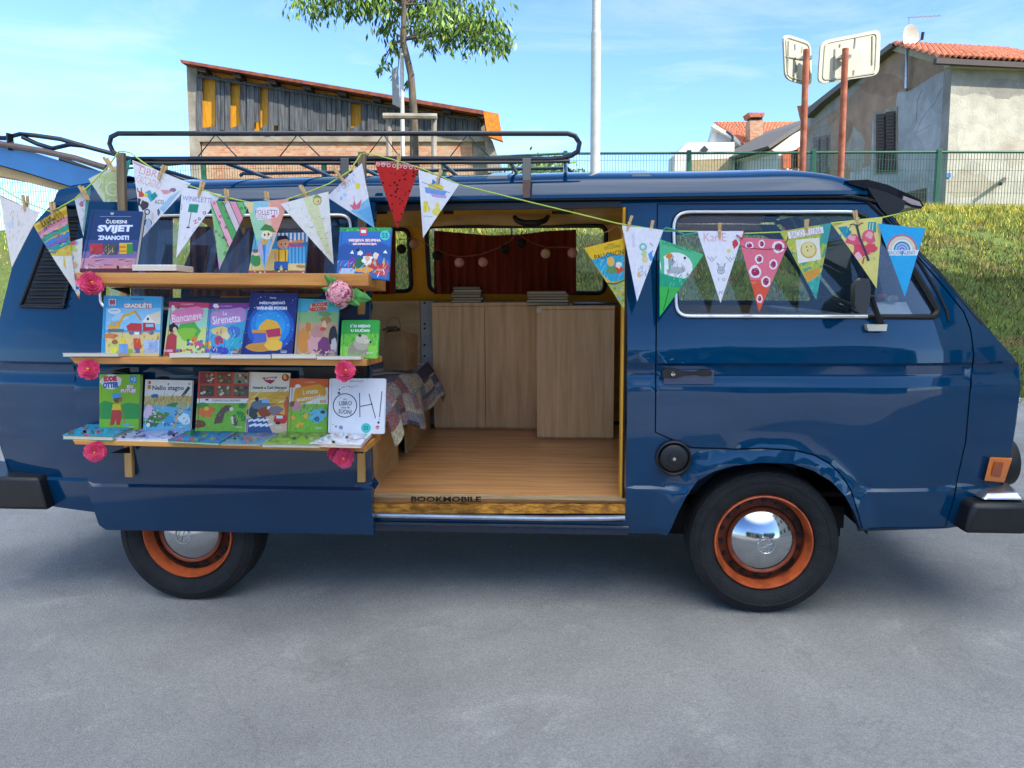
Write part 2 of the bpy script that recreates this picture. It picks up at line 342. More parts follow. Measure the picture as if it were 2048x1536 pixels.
ZP = [(.2, .07), (.33, .04), (.36, .028), (.45, .012), (.528, .004), (.541, .004), (.552, .016), (.60, .011), (.75, .001), (.90, -.001), (.962, 0), (.976, .002), (.998, .018), (1.048, .020), (1.061, .007), (1.12, .014), (1.20, .030), (1.30, .056), (1.45, .090), (1.60, .121), (1.74, .145)]
def arch_pts(cx): 
    return [(cx+.405*math.cos(a), .345+.335*math.sin(a)**.9 if math.sin(a) > 0 else .345) for a in [math.pi*i/28 for i in range(29)]]
ARCH_F = [(1342, 1059), (1355, 1024), (1371, 992), (1394, 961), (1426, 942), (1469, 930), (1523, 924), (1582, 926), (1625, 940), (1660, 961), (1687, 989), (1707, 1024), (1723, 1061)]
ARCH_XZ = [(p.x, p.z) for p in [PY(a, b, -.01) for a, b in ARCH_F]]
def side(x, z):
    y = ZP[-1][1]
    for (a, b), (c, d) in zip(ZP, ZP[1:]):
        if z <= c:
            t = max(0, (z-a)/(c-a)); y = b+(d-b)*t; break
    if x > .35: y += ((x-.35)/.6)**2*.10
    if x < -2.75: y += ((-2.75-x)/.6)**2*.075
    y += .0016*math.sin(x*5.1+z*3)+.0012*math.sin(z*13+x*2.1)*math.sin(x*3.3+1)+.0007*math.sin(x*11-z*9)
    if -.55 < x < .6 and z < .8:
        d = min(math.hypot(x-a, z-b) for a, b in ARCH_D)
        if d < .075: y -= .030*min(1, (1-d/.075)*1.6)
    return y
ARCH_D = [(ARCH_XZ[i][0]+(ARCH_XZ[i+1][0]-ARCH_XZ[i][0])*k/4, ARCH_XZ[i][1]+(ARCH_XZ[i+1][1]-ARCH_XZ[i][1])*k/4) for i in range(len(ARCH_XZ)-1) for k in range(4)]
def PS(px, py, off=0):
    y = off+.05
    for _ in range(5):
        p = PY(px, py, y); y = side(p.x, p.z)+off
    return PY(px, py, y)
def XZ(pts, off=0): return [(p.x, p.z) for p in [PS(a, b, off) for a, b in pts]]
def rnd(pts, r, n=6):
    out = []; k = len(pts); rr = r if isinstance(r, (list, tuple)) else [r]*k
    for i in range(k):
        p = Vector(pts[i]); a = (Vector(pts[i-1])-p); b = (Vector(pts[(i+1) % k])-p); q = min(rr[i], a.length*.49, b.length*.49)
        if q < 1e-5: out.append(tuple(p)); continue
        p0 = p+a.normalized()*q; p1 = p+b.normalized()*q
        for j in range(n+1):
            t = j/n; out.append(tuple(p0*(1-t)**2+p*2*t*(1-t)+p1*t*t))
    return out
def dens(pts, s=.04):
    out = []
    for i in range(len(pts)):
        a, b = Vector(pts[i]), Vector(pts[(i+1) % len(pts)]); n = max(1, int((b-a).length/s))
        out += [tuple(a+(b-a)*j/n) for j in range(n)]
    return out
def inside(p, poly):
    x, y = p; c = False; n = len(poly); j = n-1
    for i in range(n):
        xi, yi = poly[i]; xj, yj = poly[j]
        if (yi > y) != (yj > y) and x < (xj-xi)*(y-yi)/(yj-yi)+xi: c = not c
        j = i
    return c
def sheet(outl, holes, fn, dx=.05, rows=None, flip=False):
    loops = [dens(outl)]+[dens(h, .03) for h in holes]; vs = []; es = []
    for L in loops:
        o = len(vs); vs += L; es += [(o+i, o+(i+1) % len(L)) for i in range(len(L))]
    xs = [p[0] for p in loops[0]]; zs = [p[1] for p in loops[0]]; x0, x1, z0, z1 = min(xs), max(xs), min(zs), max(zs)
    if rows is None:
        rows = [r for r, _ in ZP]+[z0+.045*i for i in range(int((z1-z0)/.045)+1)]
        rows = sorted(rows); rr = [rows[0]]
        for r in rows[1:]:
            if r-rr[-1] > .008: rr.append(r)
        rows = rr
    B = [v for v in vs]
    for z in rows:
        x = x0+.01
        while x < x1:
            if inside((x, z), loops[0]) and not any(inside((x, z), h) for h in loops[1:]) and all((x-a)**2+(z-b)**2 > .010**2 for a, b in B): vs.append((x, z))
            x += dx
    r = delaunay_2d_cdt([Vector(v) for v in vs], es, [], 0, 1e-6)
    V = [tuple(v) for v in r[0]]; mb = MB(); fs = []
    for f in r[2]:
        cx = sum(V[i][0] for i in f)/3; cz = sum(V[i][1] for i in f)/3
        if inside((cx, cz), loops[0]) and not any(inside((cx, cz), h) for h in loops[1:]):
            a, b, c = [V[i] for i in f]; ar = (b[0]-a[0])*(c[1]-a[1])-(c[0]-a[0])*(b[1]-a[1])
            g = tuple(f) if ar > 0 else tuple(reversed(f))
            fs.append(tuple(reversed(g)) if flip else g)
    mb.add([(x, fn(x, z), z) for x, z in V], fs); return mb
van = thing('camper_van', (0, 0, 0), 'dark blue camper van with orange wheels, its side door open and tailgate raised', 'van')
# --- outlines read from the photograph
FDOOR = XZ([(1316, 409), (1314, 560), (1313, 727), (1312, 864), (1383, 894), (1469, 897), (1523, 895), (1590, 899), (1630, 909), (1660, 926), (1683, 948), (1703, 979), (1715, 1018), (1726, 1058), (1889, 1053), (1910, 977), (1930, 883), (1938, 788), (1944, 730), (1940, 660), (1926, 624), (1884, 572), (1835, 515), (1790, 455), (1752, 409)])
FWIN = XZ([(1346, 424), (1718, 424), (1762, 461), (1823, 530), (1878, 622), (1868, 634), (1740, 633), (1353, 632)])
FWIN_R = rnd(FWIN, [.07, .05, .06, .05, .025, .02, .02, .05])
BODY = XZ([(112, 398), (66, 450), (24, 535), (7, 605), (-10, 680), (-12, 850), (9, 913), (20, 956), (60, 985), (100, 1012), (195, 1025)])
REARARCH = [(-2.473-.37*math.cos(math.pi*i/14), .36+.33*math.sin(math.pi*i/14)) for i in range(15)]
BODY += REARARCH + XZ([(1255, 1066), (1334, 1071)]) + [ARCH_XZ[i] for i in range(len(ARCH_XZ))] + XZ([(1890, 1057), (1968, 1045), (1990, 1000), (2008, 960), (2021, 900), (2030, 847), (2039, 769), (2037, 732), (1960, 641), (1884, 550), (1829, 495), (1790, 440), (1752, 398)])
OPEN = rnd([(-1.70, .405), (-.573, .395), (-.577, 1.69), (-1.72, 1.70)], .03)
QWIN = rnd([(-2.84, 1.33), (-1.82, 1.33), (-1.80, 1.665), (-2.80, 1.665)], .05)
def grow(pts, d):
    n = len(pts); out = []; ar = sum(pts[i][0]*pts[(i+1) % n][1]-pts[(i+1) % n][0]*pts[i][1] for i in range(n)); sg = 1 if ar > 0 else -1
    for i in range(n):
        a, b, c = Vector(pts[i-1]), Vector(pts[i]), Vector(pts[(i+1) % n]); e1 = (b-a).normalized(); e2 = (c-b).normalized()
        nn = Vector((e1.y+e2.y, -(e1.x+e2.x)))*sg; nn = nn.normalized() if nn.length > 1e-6 else Vector((0, 0)); out.append(tuple(b+nn*d))
    return out
bodymb = sheet(BODY, [grow(FDOOR, .006), OPEN, QWIN], side)
# the far side mirrors the near one
WID = 1.80
MWF = rnd([(-1.675, 1.325), (-.595, 1.305), (-.595, 1.705), (-1.675, 1.715)], .05)
QWF = rnd([(-2.84, 1.33), (-1.79, 1.325), (-1.785, 1.70), (-2.80, 1.69)], .05)
far = sheet(BODY, [FWIN_R, MWF, QWF], lambda x, z: WID-side(x, z), dx=.12, flip=True)
bodymb.add(far.v, far.f)
body = bodymb.build('body', PAINT, van, smooth=True, solid=.004, angle=50)
fd = sheet(grow(FDOOR, -.0), [grow(FWIN_R, .004)], side, dx=.035)
fdoor = fd.build('front_door', PAINT, van, smooth=True, solid=.02, angle=50)
# dark rebate behind the door gap
gm = MB(); L = dens(grow(FDOOR, .02), .05)
gm.add([(x, side(x, z)+.012, z) for x, z in L]+[(x, side(x, z)+.012, z) for x, z in dens(grow(FDOOR, .02), .05)], [])
g2 = grow(FDOOR, -.03); g1 = grow(FDOOR, .02)
for i in range(len(g1)):
    j = (i+1) % len(g1); gm.add([(g1[i][0], side(*g1[i])+.016, g1[i][1]), (g1[j][0], side(*g1[j])+.016, g1[j][1]), (g2[j][0], side(*g2[j])+.024, g2[j][1]), (g2[i][0], side(*g2[i])+.024, g2[i][1])], [(0, 1, 2, 3)])
gm.build('door_seal', SEAL, van)
# roof
RP = [(.122, 1.716), (.100, 1.722), (.102, 1.736), (.132, 1.744), (.146, 1.772), (.160, 1.796), (.182, 1.812), (.24, 1.832), (.36, 1.854), (.60, 1.872), (.90, 1.878)]
RPF = RP+[(WID-a, b) for a, b in reversed(RP[:-1])]
rows = []
for i in range(61):
    X = -3.02+i*(3.43/60); g = 1.0; ins = 0
    if X > .02: g = math.sqrt(max(0.0, 1-((X-.02)/.40)**2)); ins = ((X-.02)/.40)**3*.05
    if X < -2.8: g = math.sqrt(max(0.0, 1-((-2.8-X)/.36)**2))
    wv = .0022*math.sin(X*6)
    rows.append([(X, y+ins*(1 if y < .9 else -1), 1.738+(z-1.738)*g+(wv if z > 1.8 else 0) if z > 1.738 else z) for y, z in RPF])
rf = MB().grid([list(reversed(r)) for r in rows]).build('roof', PAINT, van, smooth=True, solid=.006)
MB().tube([(-2.98, .118, 1.727), (-1.2, .112, 1.722), (.30, .120, 1.715), (.43, .135, 1.69)], .007, 6).build('gutter_seal', SEAL, rf)
for a, b in ((-1.16, -1.06), (-.56, -.47)):
    rp_ = MB(); rp_.hexa([(a, .185, 1.812), (b, .185, 1.812), (b-.008, .20, 1.828), (a+.008, .20, 1.828), (a, .42, 1.855), (b, .42, 1.855), (b-.008, .42, 1.868), (a+.008, .42, 1.868)])
    rp_.build('roof_pad', PAINT, rf, bevel=.003)
# slide rail under the gutter over the open doorway
MB().box((-3.0, .128, 1.684), (-.60, .155, 1.708)).build('door_rail', BLACKP, van)
# front and rear ends
def loft(curve, bulge, name, m, parent, n=12, rev=False):
    rws = []
    for x, z in curve:
        y0 = side(x, z); r = []
        for i in range(n+1):
            t = i/n; y = y0+(WID-2*y0)*t; r.append((x+bulge*(1-abs(2*t-1)**2.5), y, z))
        rws.append(r if not rev else r[::-1])
    return MB().grid(rws).build(name, m, parent, smooth=True, solid=.004)
nose = XZ([(1968, 1045), (1990, 1000), (2008, 960), (2021, 900), (2030, 847), (2039, 769), (2037, 732)]); ws = XZ([(2037, 732), (1960, 641), (1884, 550), (1829, 495), (1790, 440), (1752, 398)])
loft(nose[::-1], .045, 'front_panel', PAINT, van)
loft([ws[-1], (ws[-1][0]-.02, ws[-1][1]+.02)], .04, 'windscreen_header', PAINT, van)
wsc = loft(ws[::-1], .045, 'windscreen', GLASS2, van)
rear = XZ([(-12, 760), (-12, 850), (9, 913), (20, 956), (60, 985), (100, 1012)])
loft(rear, -.03, 'rear_panel', PAINT, van, rev=True)
# windscreen seal seen edge on and drip moulding on the pillar
wl = XZ([(1752, 400), (1790, 446), (1829, 500), (1884, 556), (1960, 647), (2030, 730)])
MB().tube([(x, side(x, z)+.004, z) for x, z in wl], .006, 6).build('windscreen_seal', SEAL, wsc)
wl = XZ([(1733, 402), (1765, 432), (1800, 474), (1840, 527), (1875, 585), (1893, 622), (1897, 641)])
MB().tube([(x, side(x, z)-.004, z) for x, z in wl], .0055, 6).build('drip_moulding', BLACKP, fdoor)
# --- windows of the near side
def ringtube(loop, r, off, name, m, parent, fn=side, part=None):
    L = dens(loop, .03); pts = [(x, fn(x, z)+off, z) for x, z in L]
    if part: pts = [p for p in pts if part(p[0], p[2])]
    else: pts = pts+pts[:2]
    return MB().tube(pts, r, 8).build(name, m, parent, smooth=True)
def pane(loop, off, name, m, parent, fn=side):
    L = dens(loop, .05); return MB().poly([(x, fn(x, z)+off, z) for x, z in L]).build(name, m, parent)
win = pane(FWIN_R, .014, 'door_window', GLASS, fdoor)
ringtube(FWIN_R, .0115, .0, 'window_seal', SEAL, win)
tr = dens(FWIN_R, .02); x_end = PS(1735, 633).x; x_end2 = PS(1715, 424).x; zm = PS(1400, 530).z
# trim strip: from the lower right round the left to the upper right
lo = sorted([p for p in tr if p[1] < zm and p[0] < x_end and p[0] > FWIN[0][0]+.09], key=lambda p: -p[0])
up = sorted([p for p in tr if p[1] > zm and p[0] < x_end2 and p[0] > FWIN[0][0]+.09], key=lambda p: p[0])
lf = sorted([p for p in tr if p[0] <= FWIN[0][0]+.09], key=lambda p: p[1])
MB().tube([(x, side(x, z)-.010, z) for x, z in lo+lf+up], .0062, 8).build('window_trim', WTRIM, win, smooth=True)
# quarter light divider
a, b = PS(1728, 426, .006), PS(1722, 634, .006)
# door handle, fuel cap, mirror
hm = MB(); p = PS(1375, 747, -.02)
_hy = PS(1375, 747, -.030).y; hp = [PY(a, b, _hy) for a, b in [(1325, 741), (1332, 737), (1352, 738), (1366, 742), (1390, 744), (1402, 740), (1420, 740), (1425, 746), (1423, 752), (1404, 753), (1390, 750), (1366, 752), (1352, 757), (1330, 757), (1325, 753)]]
hm.prism(hp, (0, .03, 0)); hd = hm.build('door_handle', BLACKP, fdoor, bevel=.003)
MB().lathe([(0, -.006), (.0085, -.005), (.0105, 0)], PS(1346, 748, -.031), n=16).build('key_lock', CHROME, hd, smooth=True)
MB().box(PS(1327, 768, 0)+Vector((0, -.003, 0)), PS(1425, 738, .01)+Vector((0, .02, 0))).build('handle_recess', mat('recess_paint', '0d3560', rough=.4, coat=1), fdoor)
c = PS(1348, 917, -.022); fc = MB().lathe([(.074, .03), (.072, .0), (.066, -.003), (.060, .004), (.058, .03)], c, n=40).build('fuel_cap', SEAL, van, smooth=True)
MB().lathe([(0, -.008), (.02, -.008), (.022, -.004), (.050, -.002), (.055, .002), (.056, .012)], c, n=36).build('cap_disc', BLACKP, fc, smooth=True)
MB().lathe([(0, -.013), (.007, -.013), (.009, -.006)], c, n=16).build('cap_lock', CHROME, fc, smooth=True)
mir = MB().prism([PS(1711, 572, -.20), PS(1722, 556, -.20), PS(1738, 557, -.20), PS(1742, 575, -.20), PS(1739, 612, -.20), PS(1732, 627, -.20), PS(1718, 626, -.20), PS(1710, 610, -.20)], (.035, .15, 0)).build('wing_mirror', BLACKP, van, bevel=.012, smooth=True)
MB().tube([PS(1736, 592, -.12), PS(1745, 594, -.10), PS(1750, 615, -.07), PS(1757, 636, -.03), PS(1762, 648, -.012)], [.008, .009, .010, .012, .014], 8).build('mirror_arm', BLACKP, mir, smooth=True)
MB().prism([PS(1733, 649, -.03), PS(1775, 649, -.03), PS(1773, 662, -.03), PS(1737, 662, -.03)], (0, .04, 0)).build('mirror_base', mat('pale_plastic', 'c9c4b4', rough=.4), mir, bevel=.003)
# indicator, headlight, bumpers
im = MB().hexa([PS(1968, 962, -.022), PS(2008, 966, -.02), PS(2025, 916, -.02), PS(1980, 914, -.022), PS(1968, 962, .05), PS(2008, 966, .12), PS(2025, 916, .12), PS(1980, 914, .05)]).build('indicator_lamp', LAMPG, van, bevel=.006)
MB().hexa([PS(1982, 950, -.026), PS(2001, 954, -.026), PS(2008, 925, -.026), PS(1990, 923, -.026), PS(1982, 950, .0), PS(2001, 954, .03), PS(2008, 925, .03), PS(1990, 923, .0)]).build('lamp_rib', mat('dark_amber', 'a8480e', rough=.2, coat=1), im, bevel=.003)
hl = MB().lathe([(.105, .06), (.108, .0), (.10, -.03), (.088, -.036), (.086, -.02), (.05, -.034), (0, -.038)], Vector((PS(2021, 938).x+.035, .27, PS(2021, 938).z)), ax=(-1, .0, 0), n=28, mats=[0, 0, 1, 1, 2, 2]).build('headlight', [BLACKP, CHROME, GLASS2], van, smooth=True)
def bumper(x0, x1, xe, name):
    z0, z1 = PY(1990, 1072, -.04).z, PY(1990, 1012, -.04).z
    mb = MB()
    mb.hexa([(x0, -.05, z0), (x1, -.05, z0), (x1, -.045, z1), (x0, -.045, z1), (x0, .10, z0), (x1, .16, z0), (x1, .16, z1), (x0, .10, z1)])
    return mb
xb0 = PY(1937, 1040, -.05).x; z0, z1 = PY(1990, 1073, -.05).z, PY(1990, 1011, -.05).z
bf = MB(); bf.hexa([(xb0, -.03, z0), (1.00, -.03, z0), (1.02, -.03, z1), (xb0+.025, -.03, z1), (xb0, .30, z0+.0), (1.06, .30, z0), (1.06, .30, z1), (xb0+.02, .30, z1)])
bumf = bf.build('front_bumper', BLACKP, van, bevel=.02, smooth=True)
MB().box((.93, .25, z0+.01), (1.05, 1.55, z1-.0)).build('bumper_bar', STEEL, bumf, bevel=.02)
MB().hexa([(.83, -.0, z1+.006), (1.0, .0, z1+.006), (.98, .02, z1+.035), (.86, .02, z1+.03), (.83, .3, z1+.006), (1.05, .3, z1+.006), (1.03, .3, z1+.045), (.9, .3, z1+.045)]).build('bumper_step', STEEL, bumf, bevel=.01)
xr = PY(88, 1000, -.05).x; z0, z1 = PY(40, 1023, -.05).z, PY(40, 958, -.05).z
bumr = MB().hexa([(-3.5, -.03, z0), (xr, -.03, z0), (xr-.03, -.03, z1), (-3.5, -.03, z1), (-3.52, .30, z0), (xr-.02, .1, z0), (xr-.05, .1, z1), (-3.52, .30, z1)]).build('rear_bumper', BLACKP, van, bevel=.015, smooth=True)
MB().box((-3.5, .25, z0), (-3.40, 1.55, z1)).build('bumper_bar', STEEL, bumr, bevel=.02)
# louvred air intake of the rear pillar
lv = MB(); LQ = [(43, 612), (129, 614), (168, 432), (110, 432)]
lq = [PS(*p, -.003) for p in LQ]; lv.poly(lq)
vent = lv.build('air_vent', SEAL, van)
vm = MB()
for i in range(12):
    y = 437+i*15.2; t = (y-432)/181; xa = 110-(67)*t+2; xb_ = 168-39*t-2
    if y > 470: pass
    vm.hexa([PS(xa, y+7, -.018), PS(xb_, y+7, -.018), PS(xb_, y+4.5, -.019), PS(xa, y+4.5, -.019), PS(xa, y+4, -.004), PS(xb_, y+4, -.004), PS(xb_, y+1, -.004), PS(xa, y+1, -.004)])
vm.build('vent_slats', BLACKP, vent)
ringtube(XZ(LQ), .007, -.008, 'vent_frame', BLACKP, vent)
# --- sliding door pushed back along the side
DO = -.078
sdoor_out = [(PS(a, b, DO).x, PS(a, b, DO).z) for a, b in [(160, 404), (153, 540), (151, 745), (160, 870), (176, 962), (198, 1050), (212, 1060), (748, 1070), (744, 960), (740, 850), (738, 720), (739, 600), (744, 500), (751, 404)]]
SW = rnd([(PS(a, b, DO).x, PS(a, b, DO).z) for a, b in [(205, 432), (703, 430), (698, 618), (203, 617)]], .05)
sfn = lambda x, z: side(x+.9 if x < -2.0 else x, z)+DO+(.05 if z < .2 else 0)
def sfn(x, z):
    y = side(max(-2.7, x), z); return y+DO
sd = sheet(sdoor_out, [grow(SW, .004)], sfn, dx=.04)
sdoor = sd.build('sliding_door', PAINT, van, smooth=True, solid=.035, angle=50)
sw_ = pane(SW, .014, 'door_window', GLASS, sdoor, fn=sfn)
ringtube(SW, .011, 0, 'window_seal', SEAL, sw_, fn=sfn); ringtube(SW, .0055, -.011, 'window_trim', WTRIM, sw_, fn=sfn)
hr = MB().prism([PS(605, 735, DO-.004), PS(735, 733, DO-.004), PS(735, 766, DO-.004), PS(612, 766, DO-.004)], (0, .012, 0)).build('door_handle', BLACKP, sdoor, bevel=.003)
MB().prism([PS(619, 749, DO-.007), PS(668, 745, DO-.007), PS(668, 751, DO-.007), PS(619, 755, DO-.007)], (0, .003, 0)).build('handle_sticker', mat('cream_sticker', 'dccba0', rough=.6), hr)
pane(QWIN, .012, 'side_window', GLASS2, van)
# --- wheels
ZC = .306
def wheel(cx, name, rot):
    t = thing(name, (0, 0, 0), None, None); t.parent = van
    y = .035 if cx > -1 else .02; c = (cx, y, ZC)
    MB().lathe([(.205, .022), (.215, .004), (.245, -.006), (.262, -.007), (.264, -.010), (.268, -.010), (.270, -.006), (.285, -.001), (.297, .012), (.301, .012), (.304, .020), (.3065, .03), (.3085, .042), (.3085, .062), (.301, .063), (.301, .068), (.3085, .069), (.3085, .095), (.301, .096), (.301, .102), (.3085, .103), (.3085, .15), (.304, .175), (.295, .19), (.21, .19)], c, n=72).build('tyre', RUBBER, t, smooth=True, angle=60)
    rm = MB().lathe([(.206, .03), (.201, .012), (.196, .010), (.192, .018), (.186, .045), (.178, .060), (.175, .086), (.160, .084), (.150, .080), (.12, .08), (.0, .08)], c, n=56, mats=[0, 0, 0, 0, 0, 1, 1, 1, 1, 1]).build('rim', [ORANGE, mat('shaded_dusty_orange', '8a3d1e', rough=.7, col2='3a2018', vscale=12)], t, smooth=True, angle=60)  # inner rim: brake dust plus recess shade put into the darker orange
    for k in range(18):
        a = 2*math.pi*k/18+.1; q = Vector((cx+.1635*math.cos(a), y+.078, ZC+.1635*math.sin(a))); MB().lathe([(0, .0), (.0098, .0), (.0098, .012)], q, n=10).build('rim_hole', SEAL, rm)
    cap = MB().lathe([(.0, -.023), (.022, -.0225), (.05, -.017), (.085, -.004), (.115, .012), (.134, .028), (.143, .040), (.146, .052)], c, n=56).build('hubcap', CHROME, t, smooth=True, angle=80)
    em = MB(); Rr = .034
    def e(u, v):
        x = u*math.cos(rot)-v*math.sin(rot); z = u*math.sin(rot)+v*math.cos(rot); d = math.hypot(x, z); return (cx+x, y-.0245+d*d*2.2, ZC+z)
    em.tube([e(Rr*math.cos(a), Rr*math.sin(a)) for a in [2*math.pi*i/28 for i in range(30)]], .003, 6)
    em.tube([e(-.012, .030), e(0, .003), e(.012, .030)], .0028, 6); em.tube([e(-.026, .018), e(-.0135, -.028), e(0, -.002), e(.0135, -.028), e(.026, .018)], .0028, 6)
    em.build('hub_emblem', STEEL, cap, smooth=True)
    return t
wheel(0, 'front_wheel', 2.4); wheel(-2.473, 'rear_wheel', -.7)
for cx in (0, -2.473):
    MB().lathe([(.20, 0), (.29, 0), (.315, .03), (.31, .15), (.29, .18), (.0, .18)], (cx, 1.58, .309), n=40).build('far_wheel', RUBBER, van, smooth=True)
# wheel housings and underbody
um = MB(); um.box((-2.9, .28, .30), (.40, 1.5, .40)); um.box((-2.1, .45, .23), (-.45, 1.4, .31)); um.box((-2.05, .10, .345), (-.47, .30, .40))
um.build('underbody', DARK, van)
for cx in (0, -2.473):
    hs = MB(); hs.grid([[(cx+.42*math.cos(a), yy, .345+.36*math.sin(a)) for yy in (.06, .45)] for a in [math.pi*i/16 for i in range(17)]]); hs.poly([(cx-.45, .46, .2), (cx+.45, .46, .2), (cx+.45, .46, .75), (cx-.45, .46, .75)])
    hs.build('wheel_housing', DARK, van)
# --- interior shell
FL = .485
fl = MB().box((-3.1, .045, FL-.03), (-.40, 1.70, FL)).build('floor', FLOORW, van)
eb = MB().hexa([PY(744, 1027, .02), PY(1251, 1027, .02), PY(1251, 1009, .02), PY(744, 1008, .02), PY(744, 1027, .02)+Vector((0, .03, 0)), PY(1251, 1027, .02)+Vector((0, .03, 0)), PY(1251, 1009, .02)+Vector((0, .03, 0)), PY(744, 1008, .02)+Vector((0, .03, 0))])
eb.build('floor_edge', OSB, van)
n_ = (0, 0, 1)
fe = MB().poly([(-1.72, .018, FL+.001), (-.575, .018, FL+.001), (-.575, .085, FL+.001), (-1.72, .085, FL+.001)]).build('worn_floor_strip', mat('worn_board', 'b09a78', rough=.8, col2='8a7350', vscale=14, stretch=(.7, 3, 1)), fl)
at_ = Art((0, .05, FL+.002), (0, 0, 1), [(740, 960), (1260, 960), (1260, 1012), (740, 1012)], step=.0003)
at_.text('BOOKMOBILE', 822, 993, 962, 1004, '241a12', bold=.035, rot=.003); at_.build('lettering', DRAWN, fl)
MB().tube([PY(745, 1030, .0), PY(900, 1033, .0), PY(1100, 1037, .0), PY(1225, 1036, .0), PY(1250, 1035, .0)], .0115, 8).build('door_sill_strip', STEEL, van, smooth=True)
MB().box((-1.75, .03, .335), (-.56, .07, .425)).build('sill', mat('sill_paint', '0b1c33', rough=.4, coat=.6, var=.3), van)
MB().tube([(-1.75, .02, .372), (-.56, .02, .372)], .006, 6).build('sill_lip', mat('sill_grey', '4a5058', rough=.4, metal=.4), van)
iw = sheet(rnd([(-3.05, .5), (-.45, .5), (-.30, .9), (.75, .9), (.30, 1.70), (-3.0, 1.74)], .02), [FWIN_R, MWF, QWF], lambda x, z: WID-side(x, z)-.055, dx=.15, flip=False)
iw.build('inner_wall', YEL, van, smooth=True)
cl = MB(); rws = []
for i in range(25):
    X = -3.0+3.3*i/24; rws.append([(X, y, z+.006*math.sin(X*9+y*5)) for y, z in [(.16, 1.70), (.22, 1.735), (.5, 1.768), (.9, 1.780), (1.25, 1.768), (1.45, 1.75), (1.60, 1.71)]])
cl.grid(rws).build('headlining', LINER, van, smooth=True)
# vents, grab handle and seals on the far wall
wf = lambda x, z: WID-side(x, z)-.055
pn = {}
for nm, lp in (('far_side_window', MWF), ('far_rear_window', QWF), ('far_front_window', FWIN_R)):
    o = pane(lp, -.02, nm, GLASS2, van, fn=lambda x, z: WID-side(x, z)); ringtube(lp, .014, -.004, 'window_seal', SEAL, o, fn=wf); pn[nm] = o
MB().tube([PY(1023, 452, 1.655), PY(1024, 588, 1.69)], .006, 6).build('window_bar', SEAL, pn['far_side_window'])
for (x0, x1) in ((748, 773), (886, 906), (1104, 1147)): MB().box(PY(x0, 428, 1.12), PY(x1, 421, 1.12)+Vector((0, .02, 0))).build('ceiling_vent', SEAL, van)
MB().tube([PY(1029, 434, 1.36), PY(1034, 441, 1.33), PY(1048, 446, 1.31), (PY(1075, 446, 1.31)), PY(1090, 441, 1.33), PY(1096, 433, 1.36)], [.012, .016, .018, .018, .016, .012], 10).build('grab_handle', BLACKP, van, smooth=True)
# beige board low on the far wall, pale strip with rivets
bp_ = MB().box((-3.0, 1.60, .5), (PY(840, 640, 1.6).x, 1.63, PY(800, 602, 1.6).z)).build('wall_board', mat('kraft_board', 'c7a877', rough=.7, col2='a98a5c', vscale=3, stretch=(1, 1, 3), bump=.3, bscale=6), van)
q0 = PY(841, 602, 1.6); q1 = PY(864, 720, 1.6)
st = MB().box((q0.x, 1.59, .5), (q1.x+.02, 1.62, q0.z)).build('wall_strip', mat('pale_metal_strip', 'a9aaa9', rough=.5, metal=.2), van)
for y in (606, 648, 657, 690, 712): MB().lathe([(0, -.004), (.006, -.003), (.007, 0)], PY(849, y, 1.589), n=8).build('rivet', SEAL, st)
# door pillar trim (yellow) and the front cab
MB().box((-.594, .075, .42), (-.578, .16, 1.68)).build('pillar_trim', YEL, van)
MB().box((-.585, .055, .42), (-.577, .075, 1.68)).build('pillar_seal', SEAL, van)
# cab: seats, dash, steering wheel
def seat(y, nm):
    o = MB(); rws = []
    for z, x, wd, th in [(.80, -.30, .24, .10), (.95, -.32, .25, .10), (1.15, -.36, .235, .09), (1.30, -.39, .20, .07), (1.36, -.40, .14, .05)]:
        rws.append([(x+th*math.cos(a), y+wd*math.sin(a)*(abs(math.cos(a))**.1 if math.cos(a) else 1), z) for a in [2*math.pi*i/20 for i in range(21)]])
    o.grid(rws); s = o.build(nm, SEATM, van, smooth=True)
    MB().box((-.36, y-.25, .68), (.14, y+.25, .84)).build('cushion', SEATM, s, bevel=.04)
    h = MB(); h.sphere((-.41, y, 1.47), .13, sc=(.38, .95, .62), n=16); h.build('headrest', SEATM, s, smooth=True)
seat(.42, 'front_seat'); seat(1.35, 'driver_seat')
MB().box((-.42, .2, FL), (.16, 1.62, .68)).build('seat_box', SEATM, van)
dz = PS(1800, 634).z
dash = MB().hexa([(.46, .16, .72), (.80, .16, .72), (.60, .16, dz-.03), (.36, .16, dz-.01), (.46, 1.62, .72), (.80, 1.62, .72), (.60, 1.62, dz-.03), (.36, 1.62, dz-.01)]).build('dashboard', GREYP, van, bevel=.02)
MB().box((-.42, .20, FL-.02), (.60, 1.62, FL+.0)).build('cab_floor', DARK, van)
swm = MB(); sc_ = PY(1700, 618, 1.30); 
ax1 = Vector((.42, 0, .9)).normalized()  # disc normal leaning back
u1 = Vector((0, 1, 0)); w1 = ax1.cross(u1).normalized()
swm.tube([sc_+(u1*math.cos(a)+w1*math.sin(a))*.205 for a in [2*math.pi*i/36 for i in range(38)]], .012, 8)
for a in (.5, 2.6, 4.7): swm.tube([sc_, sc_+(u1*math.cos(a)+w1*math.sin(a))*.2], .01, 6)
swm.tube([sc_, sc_+ax1*-.25+Vector((.1, 0, 0))], .02, 8); swm.build('steering_wheel', BLACKP, van, smooth=True)
